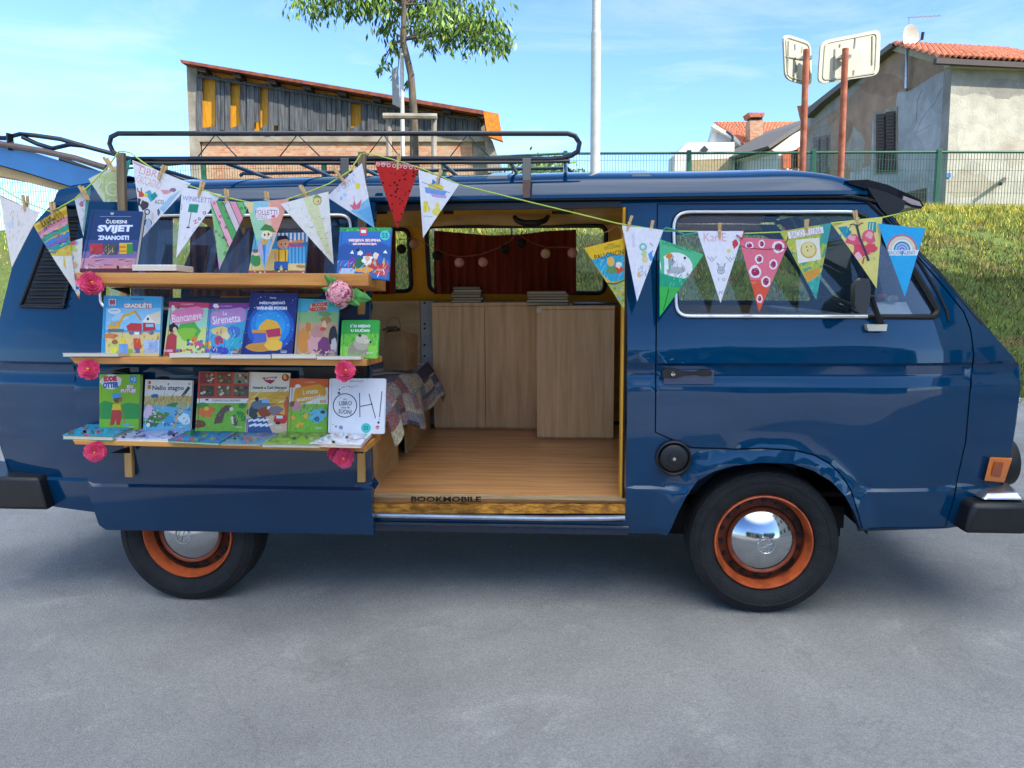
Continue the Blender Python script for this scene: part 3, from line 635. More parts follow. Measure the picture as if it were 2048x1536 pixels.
# rear hatch swung up
hq = [PY(262, 352, .25), PY(140, 372, .25), PY(60, 347, .25), PY(0, 330, .25), PY(-60, 316, .25), PY(-60, 262, .25), PY(0, 283, .25), PY(90, 312, .25), PY(170, 337, .25)]
ht = MB().prism([Vector(p) for p in hq][::-1], (0, 1.3, 0)).build('tailgate', mat('hatch_paint', '2a78b8', rough=.35, coat=1), van, bevel=.01)
hi = [PY(a, b, .27) for a, b in [(138, 373), (60, 349), (0, 332), (-60, 318), (-60, 345), (0, 352), (30, 358), (90, 374), (136, 385)]]
MB().prism(hi[::-1], (0, 1.26, 0)).build('hatch_lining', mat('beige_lining', 'c9a876', rough=.8), ht)
# outside sun visor above the windscreen
vp = [(1690, 361), (1735, 359), (1775, 369), (1815, 387), (1841, 400), (1848, 411), (1842, 418), (1822, 414), (1780, 398), (1740, 380), (1700, 368)]
vs_ = MB().prism([PY(a, b, .16) for a, b in vp][::-1], (0, 1.46, 0)).build('sun_visor', mat('dark_visor', '15161b', rough=.15, coat=1), van, smooth=True, bevel=.004)
MB().prism([PY(a, b, .125) for a, b in [(1735, 374), (1772, 384), (1812, 402), (1808, 416), (1796, 428), (1778, 433), (1764, 420), (1750, 398)]][::-1], (0, .05, 0)).build('visor_bracket', BLACKP, vs_, bevel=.006)
MB().prism([PY(a, b, .155) for a, b in [(1806, 392), (1838, 404), (1843, 413), (1822, 409), (1804, 400)]][::-1], (0, -.006, 0)).build('visor_end', mat('pale_edge', 'b9a8a8', rough=.15, coat=1), vs_)

# ================================================================ the setting
ASPH = mat('asphalt', 'aaa7a1', rough=.93, col2='908d89', vscale=.9, detail=12, ramp=(.3, .7), bump=.9, bscale=170)
def asphalt_nodes(m):
    t = m.node_tree; b = t.nodes['Principled BSDF']; co = N(t, 'ShaderNodeTexCoord')
    src = b.inputs['Base Color'].links[0].from_socket
    v = N(t, 'ShaderNodeTexVoronoi', i_Scale=210.0); t.links.new(co.outputs['Object'], v.inputs['Vector'])
    r = N(t, 'ShaderNodeMapRange'); r.inputs[1].default_value = 0; r.inputs[2].default_value = 1; r.inputs[3].default_value = .82; r.inputs[4].default_value = 1.18
    sp = N(t, 'ShaderNodeSeparateColor'); t.links.new(v.outputs['Color'], sp.inputs[0]); t.links.new(sp.outputs[0], r.inputs[0])
    n = N(t, 'ShaderNodeTexNoise', i_Scale=420.0, i_Detail=3.0); t.links.new(co.outputs['Object'], n.inputs['Vector'])
    r2 = N(t, 'ShaderNodeMapRange'); r2.inputs[1].default_value = .3; r2.inputs[2].default_value = .7; r2.inputs[3].default_value = .75; r2.inputs[4].default_value = 1.25; t.links.new(n.outputs[0], r2.inputs[0])
    n3 = N(t, 'ShaderNodeTexNoise', i_Scale=3.1, i_Detail=10.0, i_Roughness=.75, i_Distortion=.5); t.links.new(co.outputs['Object'], n3.inputs['Vector'])
    r3 = N(t, 'ShaderNodeMapRange'); r3.inputs[1].default_value = .57; r3.inputs[2].default_value = .72; r3.inputs[3].default_value = 1; r3.inputs[4].default_value = 1.34; t.links.new(n3.outputs[0], r3.inputs[0])
    n4 = N(t, 'ShaderNodeTexNoise', i_Scale=.55, i_Detail=6.0, i_Roughness=.6, i_Distortion=1.2); t.links.new(co.outputs['Object'], n4.inputs['Vector'])
    r4 = N(t, 'ShaderNodeMapRange'); r4.inputs[1].default_value = .35; r4.inputs[2].default_value = .65; r4.inputs[3].default_value = .84; r4.inputs[4].default_value = 1.08; t.links.new(n4.outputs[0], r4.inputs[0])
    v2 = N(t, 'ShaderNodeTexVoronoi', feature='DISTANCE_TO_EDGE', i_Scale=.45); wp = N(t, 'ShaderNodeVectorMath', operation='ADD'); ns = N(t, 'ShaderNodeTexNoise', i_Scale=2.5, i_Detail=8.0); t.links.new(co.outputs['Object'], ns.inputs['Vector']); t.links.new(co.outputs['Object'], wp.inputs[0]); t.links.new(ns.outputs['Color'], wp.inputs[1]); t.links.new(wp.outputs[0], v2.inputs['Vector'])
    r5 = N(t, 'ShaderNodeMapRange'); r5.inputs[1].default_value = 0; r5.inputs[2].default_value = .006; r5.inputs[3].default_value = .88; r5.inputs[4].default_value = 1; t.links.new(v2.outputs['Distance'], r5.inputs[0])
    cur = src
    for k in (r, r2, r3, r4, r5):
        m1 = N(t, 'ShaderNodeVectorMath', operation='SCALE'); t.links.new(cur, m1.inputs[0]); t.links.new(k.outputs[0], m1.inputs['Scale']); cur = m1.outputs[0]
    t.links.new(cur, b.inputs['Base Color'])
asphalt_nodes(ASPH)
MB().poly([(-150, -150, 0), (150, -150, 0), (150, 150, 0), (-150, 150, 0)]).build('ground', ASPH, kind='structure')
FT = [(-900, 372), (0, 356), (140, 345), (405, 323), (647, 321), (887, 317), (1131, 306), (1378, 305), (1627, 304), (1878, 303), (2048, 303), (2900, 303)]
FY = 12.1
FP = [PY(a, b, FY) for a, b in FT]
def ftop(x):
    for p, q in zip(FP, FP[1:]):
        if x <= q.x: t = max(0, (x-p.x)/(q.x-p.x)); return p.z+(q.z-p.z)*t
    return FP[-1].z
def slope(x, y):
    pl = ftop(x)-1.04; f0 = 5.7+.35*math.sin(x*.6)+.2*math.sin(x*1.7)
    t = max(0, min(1, (y-f0)/(11.7-f0))); s = t*(.80+.2*t)
    return pl*s+(.05*math.sin(x*2.1+y)+.035*math.sin(y*3.3-x*1.3))*min(1, t*6)*(1 if y < 11.5 else .3)-.05*(1 if t <= 0 else 0)
GR = mat('grass_ground', '5b6b2c', rough=.95, col2='6e6037', vscale=2.2, detail=10, ramp=(.35, .62), bump=1.5, bscale=18, c3='4b5c25')
ys = [5.0+.22*i for i in range(36)]+[14, 18, 30, 60, 120]
MB().grid([[(x, y, slope(x, min(y, 13))) for x in [-60, -40, -25, -18]+[-14+.4*i for i in range(76)]+[20, 30, 50, 70]] for y in ys]).build('grass_bank', GR, kind='structure', smooth=True)
# grass blades
rd = random.Random(3); gb = MB(); gb.c = []
GC = ['56692c', '64773a', '47592a', '75803f', '857f4a', '8f8656', '4e6132', '6e6a40']; GY = ['d2c24a', 'e0d056', 'bdbb58', 'a8ad52', 'ecdc50', '9fae52']
for i in range(150000):
    if i % 5: x = rd.uniform(-6.5, 8.5)
    else: x = rd.uniform(-12, 14)
    y = rd.uniform(5.5, 12.4); pt = math.sin(x*1.9+3)*math.sin(y*2.3+x)+.6*math.sin(x*5+y*4.1)
    if pt < -1.05 and rd.random() < .8: continue
    t = (y-5.5)/6.9; z = slope(x, y)-.01
    h = rd.uniform(.025, .075)*(1+.6*t)*(1.4 if pt > .5 else 1); w_ = rd.uniform(.005, .010); a = rd.uniform(0, 6.28); lx, ly = rd.gauss(0, .035), rd.gauss(0, .035)
    dx, dy = math.cos(a)*w_, math.sin(a)*w_
    gb.add([(x-dx, y-dy, z), (x+dx, y+dy, z), (x+lx, y+ly, z+h)], [(0, 1, 2)])
    gb.c.append(lin(rd.choice(GY if rd.random() < max(.06, (t-.55)*2.3) else GC)))  # yellower uphill: drier grass, with sunlit brightness put into the colour
GRM = mat('grass_blades', None, rough=.7, var=.2, vscale=1.5, attr=True, spec=.2)
gb.build('grass', GRM, kind='stuff')
# stones where the bank meets the asphalt
sb = MB()
for i in range(420):
    x = rd.uniform(2.5, 9) if i % 3 else rd.uniform(-12, 9); y = 5.45+.35*math.sin(x*.6)+.2*math.sin(x*1.7)+rd.gauss(0, .28); r = rd.uniform(.015, .06)
    sb.sphere((x, y, max(0, slope(x, y))+r*.2), r, n=6, sc=(1, rd.uniform(.6, 1), .6))
sb.build('gravel', mat('limestone', 'b9b2a2', rough=.9, var=.3, vscale=5), kind='stuff')
gt = MB()
for i in range(520):
    x, y = rd.uniform(-4.5, 4), rd.uniform(-2.6, 5); q_ = rd.uniform(.0015, .005)*(1.8 if rd.random() < .08 else 1)
    gt.sphere((x, y, q_*.4), q_, n=6, sc=(1, rd.uniform(.6, 1), .6))
gt.build('grit', mat('pale_grit', 'cfccc4', rough=.9, var=.4, vscale=3), kind='stuff')
# building added out of view to keep the sun off the van, and the houses across the lot that its paint reflects
CREAM = mat('cream_render', 'd8cdb0', rough=.9, var=.08, vscale=.6)
def block(name, a, b, label, m, wins=3, floors=3):
    t = thing(name, (0, 0, 0), label, 'building'); MB().box(a, b).build('wall', m, t)
    x0, y0, z0 = a; x1, y1, z1 = b
    MB().box((x0-.3, y0-.3, z1), (x1+.3, y1+.3, z1+.25)).build('roof', mat('roof_slab', '8c7466', rough=.9), t)
    for k in range(floors):
        zz = 1.0+k*(z1-1)/floors
        for i in range(wins):
            yy = y0+(y1-y0)*(i+.5)/wins
            if y1-y0 > x1-x0: MB().box((x0-.05, yy-.5, zz), (x0+.02, yy+.5, zz+1.4)).build('window', mat('dark_pane', '28323c', rough=.1), t)
            else:
                xx = x0+(x1-x0)*(i+.5)/wins; MB().box((xx-.5, y1-.02, zz), (xx+.5, y1+.05, zz+1.4)).build('window', mat('dark_pane', '28323c', rough=.1), t)
    return t
block('shade_building', (8.6, -8.0, 0), (15, 3.4, 11.8), 'tall cream building added out of view to the right to shade the van', CREAM, 5, 3)
block('long_house', (-16, -34, 0), (2, -26, 5.5), 'long low cream house across the car park behind the viewer', mat('beige_render', 'cfc3a2', rough=.9), 6, 2)
block('row_house', (6, -40, 0), (20, -30, 7.5), 'grey row house across the car park behind the viewer', mat('grey_render', '9a9a96', rough=.9), 5, 2)
# ---------------------------------------------------------------- fence
FG = mat('green_fence_paint', '1f5a44', rough=.45, var=.1)
fence = thing('fence', (0, 0, 0), 'green wire panel fence with square posts along the top of the grass bank', 'fence')
pxs = [-620, -365, -110, 140, 405, 647, 887, 1131, 1378, 1627, 1878, 2130, 2390, 2650]
pts = []
for a in pxs:
    x = PY(a, 305, FY).x; zt = ftop(x)+.04; pts.append((x, zt)); MB().box((x-.04, FY-.04, zt-1.3), (x+.04, FY+.04, zt)).build('post', FG, fence, bevel=.008)
for (xa, za), (xb, zb) in zip(pts, pts[1:]):
    g = MB(); n = int((xb-xa)/.052)
    for i in range(1, n):
        t = i/n; x = xa+(xb-xa)*t; z = za+(zb-za)*t-.05; g.box((x-.0035, FY-.0035, z-1.15), (x+.0035, FY+.0035, z))
    for dz_ in (.13, .33, .53, .73, .93, 1.13): g.tube([(xa, FY-.006, za-.05-dz_), (xb, FY-.006, zb-.05-dz_)], .004, 4)
    g.build('wire_panel', FG, fence); MB().tube([(xa, FY, za-.05), (xb, FY, zb-.05)], .024, 8).build('rail', FG, fence)
# ---------------------------------------------------------------- buildings beyond the fence
fh = Vector((-math.sin(YAW), math.cos(YAW), 0)); rh = Vector((math.cos(YAW), math.sin(YAW), 0))
def plane(depth, deg=0, lat=0):
    a = math.radians(deg); n = fh*math.cos(a)+rh*math.sin(a); return (CAM+fh*depth+rh*lat, n)
def on(pl, pts, off=0): return [PP(a, b, pl[0]+pl[1]*off, pl[1]) for a, b in pts]
def slab(pl, pts, th, off=0, mi=0, mb=None):
    mb = mb or MB(); q = on(pl, pts, off); return mb.prism(q, pl[1]*th, mi)
TILE = mat('clay_roof_tile', 'bb7050', rough=.9, col2='8e4f38', vscale=9, ramp=(.35, .6), bump=.5, bscale=20)
CONC = mat('old_concrete', 'a39a8b', rough=.95, col2='7f766a', vscale=2, bump=.6, bscale=30)
BRICK = brick_mat('weathered_brick', 'b5714f', 'c49a78', 'b3a58e', scale=4.2)
WOODG = mat('weathered_planks', '66686c', rough=.9, col2='2b2d30', vscale=2.6, stretch=(9, 9, .7), detail=9, ramp=(.3, .65), bump=.8, bscale=16)
YSH = mat('ochre_corrugated_sheet', 'd9960f', rough=.6, var=.2, vscale=3, stretch=(8, 1, 1))  # daylight through the translucent sheet is put into this ochre colour
barn = thing('barn', (0, 0, 0), 'old barn of brick and weathered grey planks under a sloping tiled roof', 'barn')
BP = plane(21)
slab(BP, [(374, 130), (383, 420), (1000, 420), (966, 235), (966, 226)], 4.5, .22).build('wall', CONC, barn)
bk = slab(BP, [(404, 284), (404, 400), (948, 400), (944, 284)], .1, .18); bk.build('brick_wall', BRICK, barn)
slab(BP, [(373, 131), (383, 420), (400, 420), (394, 137)], .25, .05).build('concrete_pillar', CONC, barn)
slab(BP, [(392, 262), (392, 283), (975, 283), (968, 262)], .2, .10).build('concrete_beam', CONC, barn)
ysh = MB(); a0 = on(BP, [(388, 138), (388, 265), (962, 265), (962, 232)], .195)
ysh.poly(a0); ysh.build('inner_sheet', YSH, barn)
pm = MB(); x = 393.0; rd = random.Random(11)
def rake(px): return 141+(px-393)*(232-141)/(960-393)
gaps = [(405, 431), (461, 480), (521, 536), (702, 722)]
while x < 960:
    w_ = rd.uniform(8.5, 15); x2 = min(x+w_-1.0, 962)
    for ga0, ga1 in gaps:
        if x < ga0-1 < x2 or abs(x2-ga0) < 4: x2 = ga0-1
        if ga0-2 <= x < ga1-3: x2 = ga1
    mid = (x+x2)/2
    g = next((g for g in gaps if g[0]-2 < mid < g[1]+2), None)
    top = rake(mid)+rd.uniform(5, 8); bot = 263-(rd.uniform(0, 22) if mid > 460 and mid < 570 and rd.random() < .5 else rd.uniform(0, 3))
    if g: 
        slab(BP, [(x, top), (x2, top), (x2, g_top := max(top+3, rake(mid)+12 if g[0] != 702 else 206)), (x, g_top)], .03, .02+rd.uniform(0, .02), mb=pm)
        slab(BP, [(x, 256), (x2, 250+rd.uniform(-4, 4)), (x2, 263), (x, 263)], .03, .03, mb=pm)
    else: slab(BP, [(x, top), (x2, top), (x2, bot), (x, bot-rd.uniform(-2, 2))], .035, .0+rd.uniform(0, .05), mb=pm)
    x = x2+1.0
for a in [(393, 150, 700, 199, 3.0), (700, 199, 960, 240, 3)]: slab(BP, [(a[0], a[1]), (a[2], a[3]), (a[2], a[3]+a[4]), (a[0], a[1]+a[4])], .06, -.07, mb=pm)
pm.build('plank_cladding', WOODG, barn)
for g in gaps:
    t = 156 if g[0] == 405 else 207 if g[0] == 702 else 170; slab(BP, [(g[0], t), (g[1], t+4), (g[1], 252), (g[0], 258)], .02, .16).build('window', YSH, barn)
rk = MB(); 
rk.prism(on(BP, [(360, 119), (362, 125), (967, 229), (967, 221)], -.35), BP[1]*5.5)
rk.build('roof', mat('rust_roof_edge', '8f4e3a', rough=.9, col2='663427', vscale=6), barn)
for i in range(9):
    a = 395+i*70; yy = 127+(a-362)*.167; slab(BP, [(a, yy+2), (a+16, yy+5), (a+16, yy+12), (a, yy+9)], .5, -.28).build('rafter_end', mat('dark_timber', '3c302a', rough=.9), barn)
pr = on(BP, [(966, 222), (966, 290)], -.35)
side_ = MB(); q = on(BP, [(966, 221), (997, 227), (1006, 282), (975, 272)], -.3); side_.prism(q, BP[1]*.25)
side_.build('eave_tiles', mat('orange_tiles', 'e08a26', rough=.8, col2='b5651c', vscale=12, bump=.5, bscale=30), barn)
slab(BP, [(968, 262), (985, 282), (1006, 345), (975, 345)], .3, .0).build('eave_post', CONC, barn)
# white house with clay roof
wh = thing('white_house', (0, 0, 0), 'white house with a clay tiled roof, brick chimney and balcony wall', 'house'); WP = plane(33)
WHITE = mat('white_render', 'd5d3cc', rough=.9, var=.06, vscale=.8)
slab(WP, [(1428, 254), (1418, 290), (1418, 420), (1640, 420), (1640, 298), (1491, 296), (1470, 276)], .5, .6).build('wall', WHITE, wh)
slab(WP, [(1374, 285), (1469, 284), (1469, 420), (1346, 420), (1349, 311)], 1.2, -.8).build('balcony_wall', WHITE, wh)
slab(WP, [(1384, 320), (1465, 316), (1465, 349), (1384, 352)], .05, -.86).build('porch_panel', mat('ochre_render', 'a99774', rough=.9), wh)  # flat tan panel laid over the balcony wall
slab(WP, [(1401, 299), (1409, 291), (1417, 299), (1409, 307)], .03, -.84).build('wall_ornament', mat('dark_iron', '2c3038', rough=.5), wh)
slab(WP, [(1434, 262), (1463, 262), (1463, 283), (1434, 283)], .03, .55).build('door', mat('grey_door', 'b5b8bb', rough=.6), wh)
MB().tube(on(WP, [(1453, 262), (1465, 272), (1465, 285)], .3), .05, 6).build('railing', mat('dark_iron', '2c3038', rough=.5), wh)
def tiles(pl_pts, name, parent, rows_n=9, cols=26, amp=.05):
    # pl_pts: 4 world points: ridge left, ridge right, eave right, eave left
    a, b, c, d = [Vector(p) for p in pl_pts]; n = (b-a).cross(d-a).normalized(); n = n if n.z > 0 else -n; rws = []
    for i in range(rows_n*2+1):
        v = i/(rows_n*2); r = []
        for j in range(cols*4+1):
            u = j/(cols*4); p = (a+(b-a)*u)*(1-v)+(d+(c-d)*u)*v
            r.append(p+n*(amp*abs(math.sin(u*cols*math.pi))+(.05 if i % 2 else 0)))
        rws.append(r)
    return MB().grid(rws).build(name, TILE, parent, solid=.03)
A, B_ = on(WP, [(1428, 247), (1597, 246)], 2.8); C_, D_ = on(WP, [(1543, 292), (1489, 292)], 0)
tiles([A, B_, C_, D_], 'roof', wh, 10, 22)
slab(WP, [(1428, 248), (1470, 272), (1491, 294), (1487, 297), (1464, 276), (1424, 253)], .3, .3).build('roof_edge', WHITE, wh)
cm = MB(); slab(WP, [(1500, 240), (1527, 240), (1526, 281), (1500, 281)], .6, -.1, mb=cm); ck = cm.build('chimney', BRICK, wh)
slab(WP, [(1497, 225), (1530, 225), (1527, 234), (1501, 234)], .8, -.2).build('chimney_cap', TILE, ck); slab(WP, [(1502, 234), (1525, 234), (1525, 240), (1502, 240)], .5, -.05).build('chimney_vent', mat('dark_timber', '', rough=.9) if 'dark_timber' in MATS else CONC, ck)
# small white gable house with orange shutters
sg = thing('gable_house', (0, 0, 0), 'small white gable house with open orange shutters behind the fence', 'house'); GP = plane(27, -14)
slab(GP, [(1544, 300), (1608, 252), (1640, 240), (1640, 420), (1556, 420), (1556, 306)], 4, .3).build('wall', WHITE, sg)
slab(GP, [(1536, 292), (1540, 297), (1605, 254), (1640, 238), (1640, 228), (1603, 246)], 4, .1).build('roof', mat('grey_verge', '6e6a66', rough=.8), sg)
wn = slab(GP, [(1582, 302), (1603, 296), (1603, 333), (1582, 336)], .05, .24).build('window', mat('dark_pane2', '3a2b24', rough=.2), sg)
for q in ([(1566, 305), (1582, 301), (1582, 336), (1566, 337)], [(1596, 295), (1606, 291), (1606, 333), (1596, 334)]): slab(GP, q, .05, .14).build('shutter', mat('orange_shutter', 'b8562a', rough=.6, var=.2, vscale=2, stretch=(1, 1, 14)), sg)
# big old house on the right
oh = thing('old_house', (0, 0, 0), 'old two storey house with peeling render, closed brown shutters and clay tiles', 'house')
c0 = CAM+fh*19+rh*((1900-1024)/F*19); c1 = CAM+fh*26.4+rh*((1604-1024)/F*26.4)
gd = (c1-c0); gd.z = 0; gd.normalize(); gn = Vector((-gd.y, gd.x, 0)); gn = gn if gn.dot(CAM-c0) < 0 else -gn   # gn points into the house
GPL = (c0, gn); RPL = (c0, Vector((gd.x, gd.y, 0)))
def og(pts, off=0): return on(GPL, pts, off)
RENDER = mat('peeling_render', None, rough=.95, var=.28, vscale=2.4, attr=True, bump=.8, bscale=22, detail=10)
ins = Vector((0, 0, 0))
gw = MB(); gq = og([(1606, 232), (1640, 206), (1782, 92), (1790, 92), (1905, 128), (1890, 430), (1606, 430)]); gw.prism(gq, gn*7.0); gw.build('wall', mat('grey_old_render', 'a09c98', rough=.95, col2='8a8078', vscale=1.5, bump=.8, bscale=22), oh)
ga = Art(c0, gn, [(1606, 232), (1640, 206), (1782, 92), (1790, 92), (1905, 128), (1890, 430), (1606, 430)], step=.0015)
ga.poly([(1606, 232), (1782, 92), (1905, 130), (1890, 430), (1606, 430)], 'c4c2c4')
ga.poly([(1606, 240), (1785, 97), (1905, 134), (1870, 150), (1820, 182), (1795, 185), (1790, 225), (1745, 240), (1742, 330), (1700, 345), (1690, 430), (1606, 430)], 'bb9a82')
ga.poly([(1606, 238), (1785, 95), (1790, 100), (1740, 150), (1690, 205), (1640, 240), (1606, 262)], 'b2afaa')
ga.blob(1640, 300, 24, 60, 'aca298', 1); ga.blob(1712, 300, 18, 45, 'bdb2a6', 2); ga.blob(1765, 170, 40, 22, 'b08c76', 3); ga.blob(1690, 260, 14, 30, 'a88a74', 5); ga.blob(1730, 390, 30, 30, 'c0bcb8', 6)
ga.blob(1860, 260, 25, 60, 'd0ced0', 7); ga.blob(1830, 380, 40, 30, 'bcb9b9', 8)
for q in ([(1885, 175), (1870, 205), (1845, 235), (1832, 265)], [(1832, 265), (1840, 262), (1862, 250)], [(1690, 215), (1660, 250), (1615, 262)], [(1845, 180), (1835, 200), (1833, 240)]): ga.line(q, .7, '8a827e')
ga.build('render_coat', RENDER, oh)
rq = on(RPL, [(1905, 130), (2160, 140), (2160, 440), (1890, 430)]); MB().prism(rq, gd*.3+gn*.0).build('front_wall', mat('grey_old_render', ''), oh)
ra = Art(c0, gd, [(1904, 128), (2160, 140), (2160, 440), (1889, 430)], step=.0015)
ra.rect(1880, 100, 2170, 450, 'c6c0b0'); ra.poly([(1880, 120), (2170, 130), (2170, 196), (2048, 190), (2000, 196), (1950, 186), (1925, 192), (1880, 180)], 'aaa59a'); ra.blob(2010, 175, 34, 22, '9d988e', 4); ra.blob(1930, 165, 14, 16, 'b4ae9f', 3); ra.blob(1950, 280, 34, 40, 'cfc8b8', 5); ra.blob(2030, 300, 28, 30, 'bfb6a4', 6); ra.blob(1940, 370, 50, 30, 'b8ae9a', 8)  # darker top band puts the eave's cast shadow into the colour
ra.build('render_coat', RENDER, oh)
MB().prism(on(RPL, [(1892, 346), (1902, 346), (1902, 355), (1892, 355)], -.04), gd*.02).build('number_plate', mat('blue_enamel', '4a74b0', rough=.4), oh)
MB().tube([on(RPL, [(2009, 358)], 0)[0], on(RPL, [(2000, 368)], -.35)[0]], .045, 8).build('drain_pipe', mat('dark_pipe', '4a4440', rough=.6), oh)
# shutters
SH = mat('brown_shutter', '4a3730', rough=.7, var=.2)
for (xa, ya, xb, yb, za, zb) in ((1751, 229, 1790, 219, 344, 342), (1625, 275, 1655, 270, 372, 372)):
    f_ = slab(GPL, [(xa-4, ya-5), (xb+4, yb-6), (xb+4, zb+4), (xa-4, za+4)], .06, -.03).build('window', CONC, oh)
    for k in range(2):
        l, r_ = xa+(xb-xa)*k/2+.7, xa+(xb-xa)*(k+1)/2-.7; sm = MB(); yl = ya+(yb-ya)*k/2
        slab(GPL, [(l, yl), (r_, yl-2), (r_, zb), (l, za)], .02, -.06, mb=sm)
        n = 17
        for j in range(n):
            yy = yl+4+(za-yl-8)*j/n; slab(GPL, [(l+2, yy), (r_-2, yy-1), (r_-2, yy+3), (l+2, yy+4)], .035, -.10, mb=sm)
        sm.build('shutter', SH if xa > 1700 else mat('grey_shutter', '7a726a', rough=.7), f_)
sw2 = slab(GPL, [(1811, 385), (1851, 376), (1850, 420), (1811, 425)], .05, -.03).build('window', mat('brown_louvre', '7a5238', rough=.7, col2='51341f', vscale=1, stretch=(1, 1, 30), ramp=(.45, .55)), oh)
# roofs
e1 = on(RPL, [(1898, 116)], -.35)[0]; e2 = on(RPL, [(2160, 130)], -.35)[0]; up_ = -gd
e1 = e1; ridge1 = c0+gd*3.2; 
ga_ = PP(1782, 90, c0-gn*.25, gn); gb_ = ga_+(e2-e1)
rt = tiles([ga_, ga_+(e2-e1)*1.0, e2, e1-gn*.3], 'roof', oh, 8, 24, .06)
MB().prism([e1-gn*.3, e2, e2-Vector((0, 0, .12)), e1-gn*.3-Vector((0, 0, .12))], gd*.12).build('gutter', mat('dark_gutter', '3b2f2b', rough=.5, metal=.3), oh)
MB().prism(on(RPL, [(1900, 122), (2160, 133), (2160, 142), (1900, 133)], -.18), gd*.2).build('cornice', mat('cornice_render', 'b5ac98', rough=.9), oh)
slab(GPL, [(1606, 226), (1612, 218), (1780, 86), (1786, 92), (1640, 207), (1610, 236)], .5, -.28).build('verge', mat('grey_verge', '6e6a66', rough=.8), oh)
slab(GPL, [(1782, 88), (1905, 116), (1907, 137), (1780, 100)], .15, -.14).build('gable_cornice', mat('cornice_render', ''), oh)
slab(GPL, [(1594, 212), (1612, 210), (1612, 246), (1600, 240)], 2, .3).build('rear_eave', TILE, oh)
# satellite dish and aerial on the gable
ds = thing('satellite_dish', (0, 0, 0), 'white satellite dish on a bent pipe mast against the old house', 'satellite dish')
DP = (c0+gd*2.0, fh); 
def dp(a, b, o=0): return PP(a, b, c0+gd*2.2-gn*.45+fh*o, fh)
MB().tube([dp(1811, 182, .3), dp(1812, 176), dp(1814, 98), dp(1818, 92)], .035, 8).build('mast', STEEL, ds, smooth=True)
dc = dp(1821, 74, -.15); dn = (CAM-dc).normalized()*.75+rh*.62+Vector((0, 0, .15)); dn.normalize()
MB().lathe([(0, -.07), (.12, -.06), (.22, -.03), (.30, 0), (.305, .004), (.30, .012), (.22, -.015), (.12, -.045), (0, -.055)], dc, ax=dn, n=32).build('dish', mat('dish_white', 'b8b5aa', rough=.6), ds, smooth=True)
MB().tube([dc-Vector((0, 0, .28)), dc+dn*.34+Vector((0, 0, -.12))], .012, 6).tube([dc+dn*.34+Vector((0, 0, -.14)), dc+dn*.36+Vector((0, 0, .04))], .04, 8).build('feed_arm', BLACKP, ds)
an = thing('tv_aerial', (0, 0, 0), 'thin horizontal television aerial on a mast above the satellite dish', 'aerial')
MB().tube([dp(1812, 176, .06), dp(1815, 120, .06), dp(1818, 34, .06)], .014, 6).build('mast', STEEL, an)
am = MB().tube([dp(1814, 35, .06), dp(1884, 31, .06)], .012, 6)
for i in range(7): q = dp(1822+i*9, 34.5-i*.5, .06); am.tube([q-fh*.12, q+fh*.12], .006, 4)
am.build('boom', STEEL, an)
# ---------------------------------------------------------------- signs seen from behind, lamp post
RUST = mat('rusty_pole', 'a8644a', rough=.8, col2='84452f', vscale=6)
SIGNB = mat('sign_back', 'b9b6a4', rough=.75, var=.10, vscale=3)
def sign(nm, quad, pole, depth, deg, label, ribs):
    t = thing(nm, (0, 0, 0), label, 'sign', 'square signs on rusty poles'); P_ = plane(depth, deg, (quad[0][0]-1024)/F*depth)
    pl2 = (P_[0], P_[1]); r = rnd(quad, 16, 5); slab(pl2, r, .03).build('panel', SIGNB, t, bevel=.004)
    r2 = rnd([(q[0]+(sum(k[0] for k in quad)/4-q[0])*.14, q[1]+(sum(k[1] for k in quad)/4-q[1])*.14) for q in quad], 10, 4)
    L = on(pl2, r2, -.006); MB().tube(L+L[:2], .012, 4).build('rim_rib', mat('sign_rib', 'a6a48f', rough=.6), t)
    rb = MB()
    for a, b in ribs: rb.tube(on(pl2, [a, b], -.01), .014, 4)
    rb.build('panel_ribs', mat('sign_rib2', '98968a', rough=.6), t)
    top, bot = pole; pp0, pp1 = on(plane(depth-.12), [top, bot]); MB().tube([pp0, pp1, Vector((pp1.x, pp1.y, slope(pp1.x, pp1.y)-.2))], .055, 12).build('pole', RUST, t, smooth=True)
    pc = on(plane(depth-.1), [(top[0], top[1]+16)])[0]; MB().box(pc-Vector((.09, .03, .025)), pc+Vector((.09, .12, .025))).build('clamp', STEEL, t)
sign('road_sign', [(1567, 66), (1622, 84), (1624, 174), (1571, 158)], ((1613, 99), (1604, 356)), 14.2, -50, 'narrow looking blank back of a turned sign on the left rusty pole', [((1577, 82), (1575, 150)), ((1590, 88), (1590, 100)), ((1605, 94), (1603, 104)), ((1572, 113), (1600, 118)), ((1593, 130), (1593, 148))])
sign('road_sign', [(1642, 82), (1762, 58), (1758, 150), (1636, 168)], ((1691, 97), (1681, 360)), 14.2, -22, 'wide blank back of a square sign on the right rusty pole', [((1670, 98), (1668, 140)), ((1711, 76), (1709, 96)), ((1745, 72), (1744, 130)), ((1708, 140), (1707, 152)), ((1660, 160), (1750, 146)), ((1680, 88), (1680, 94))])
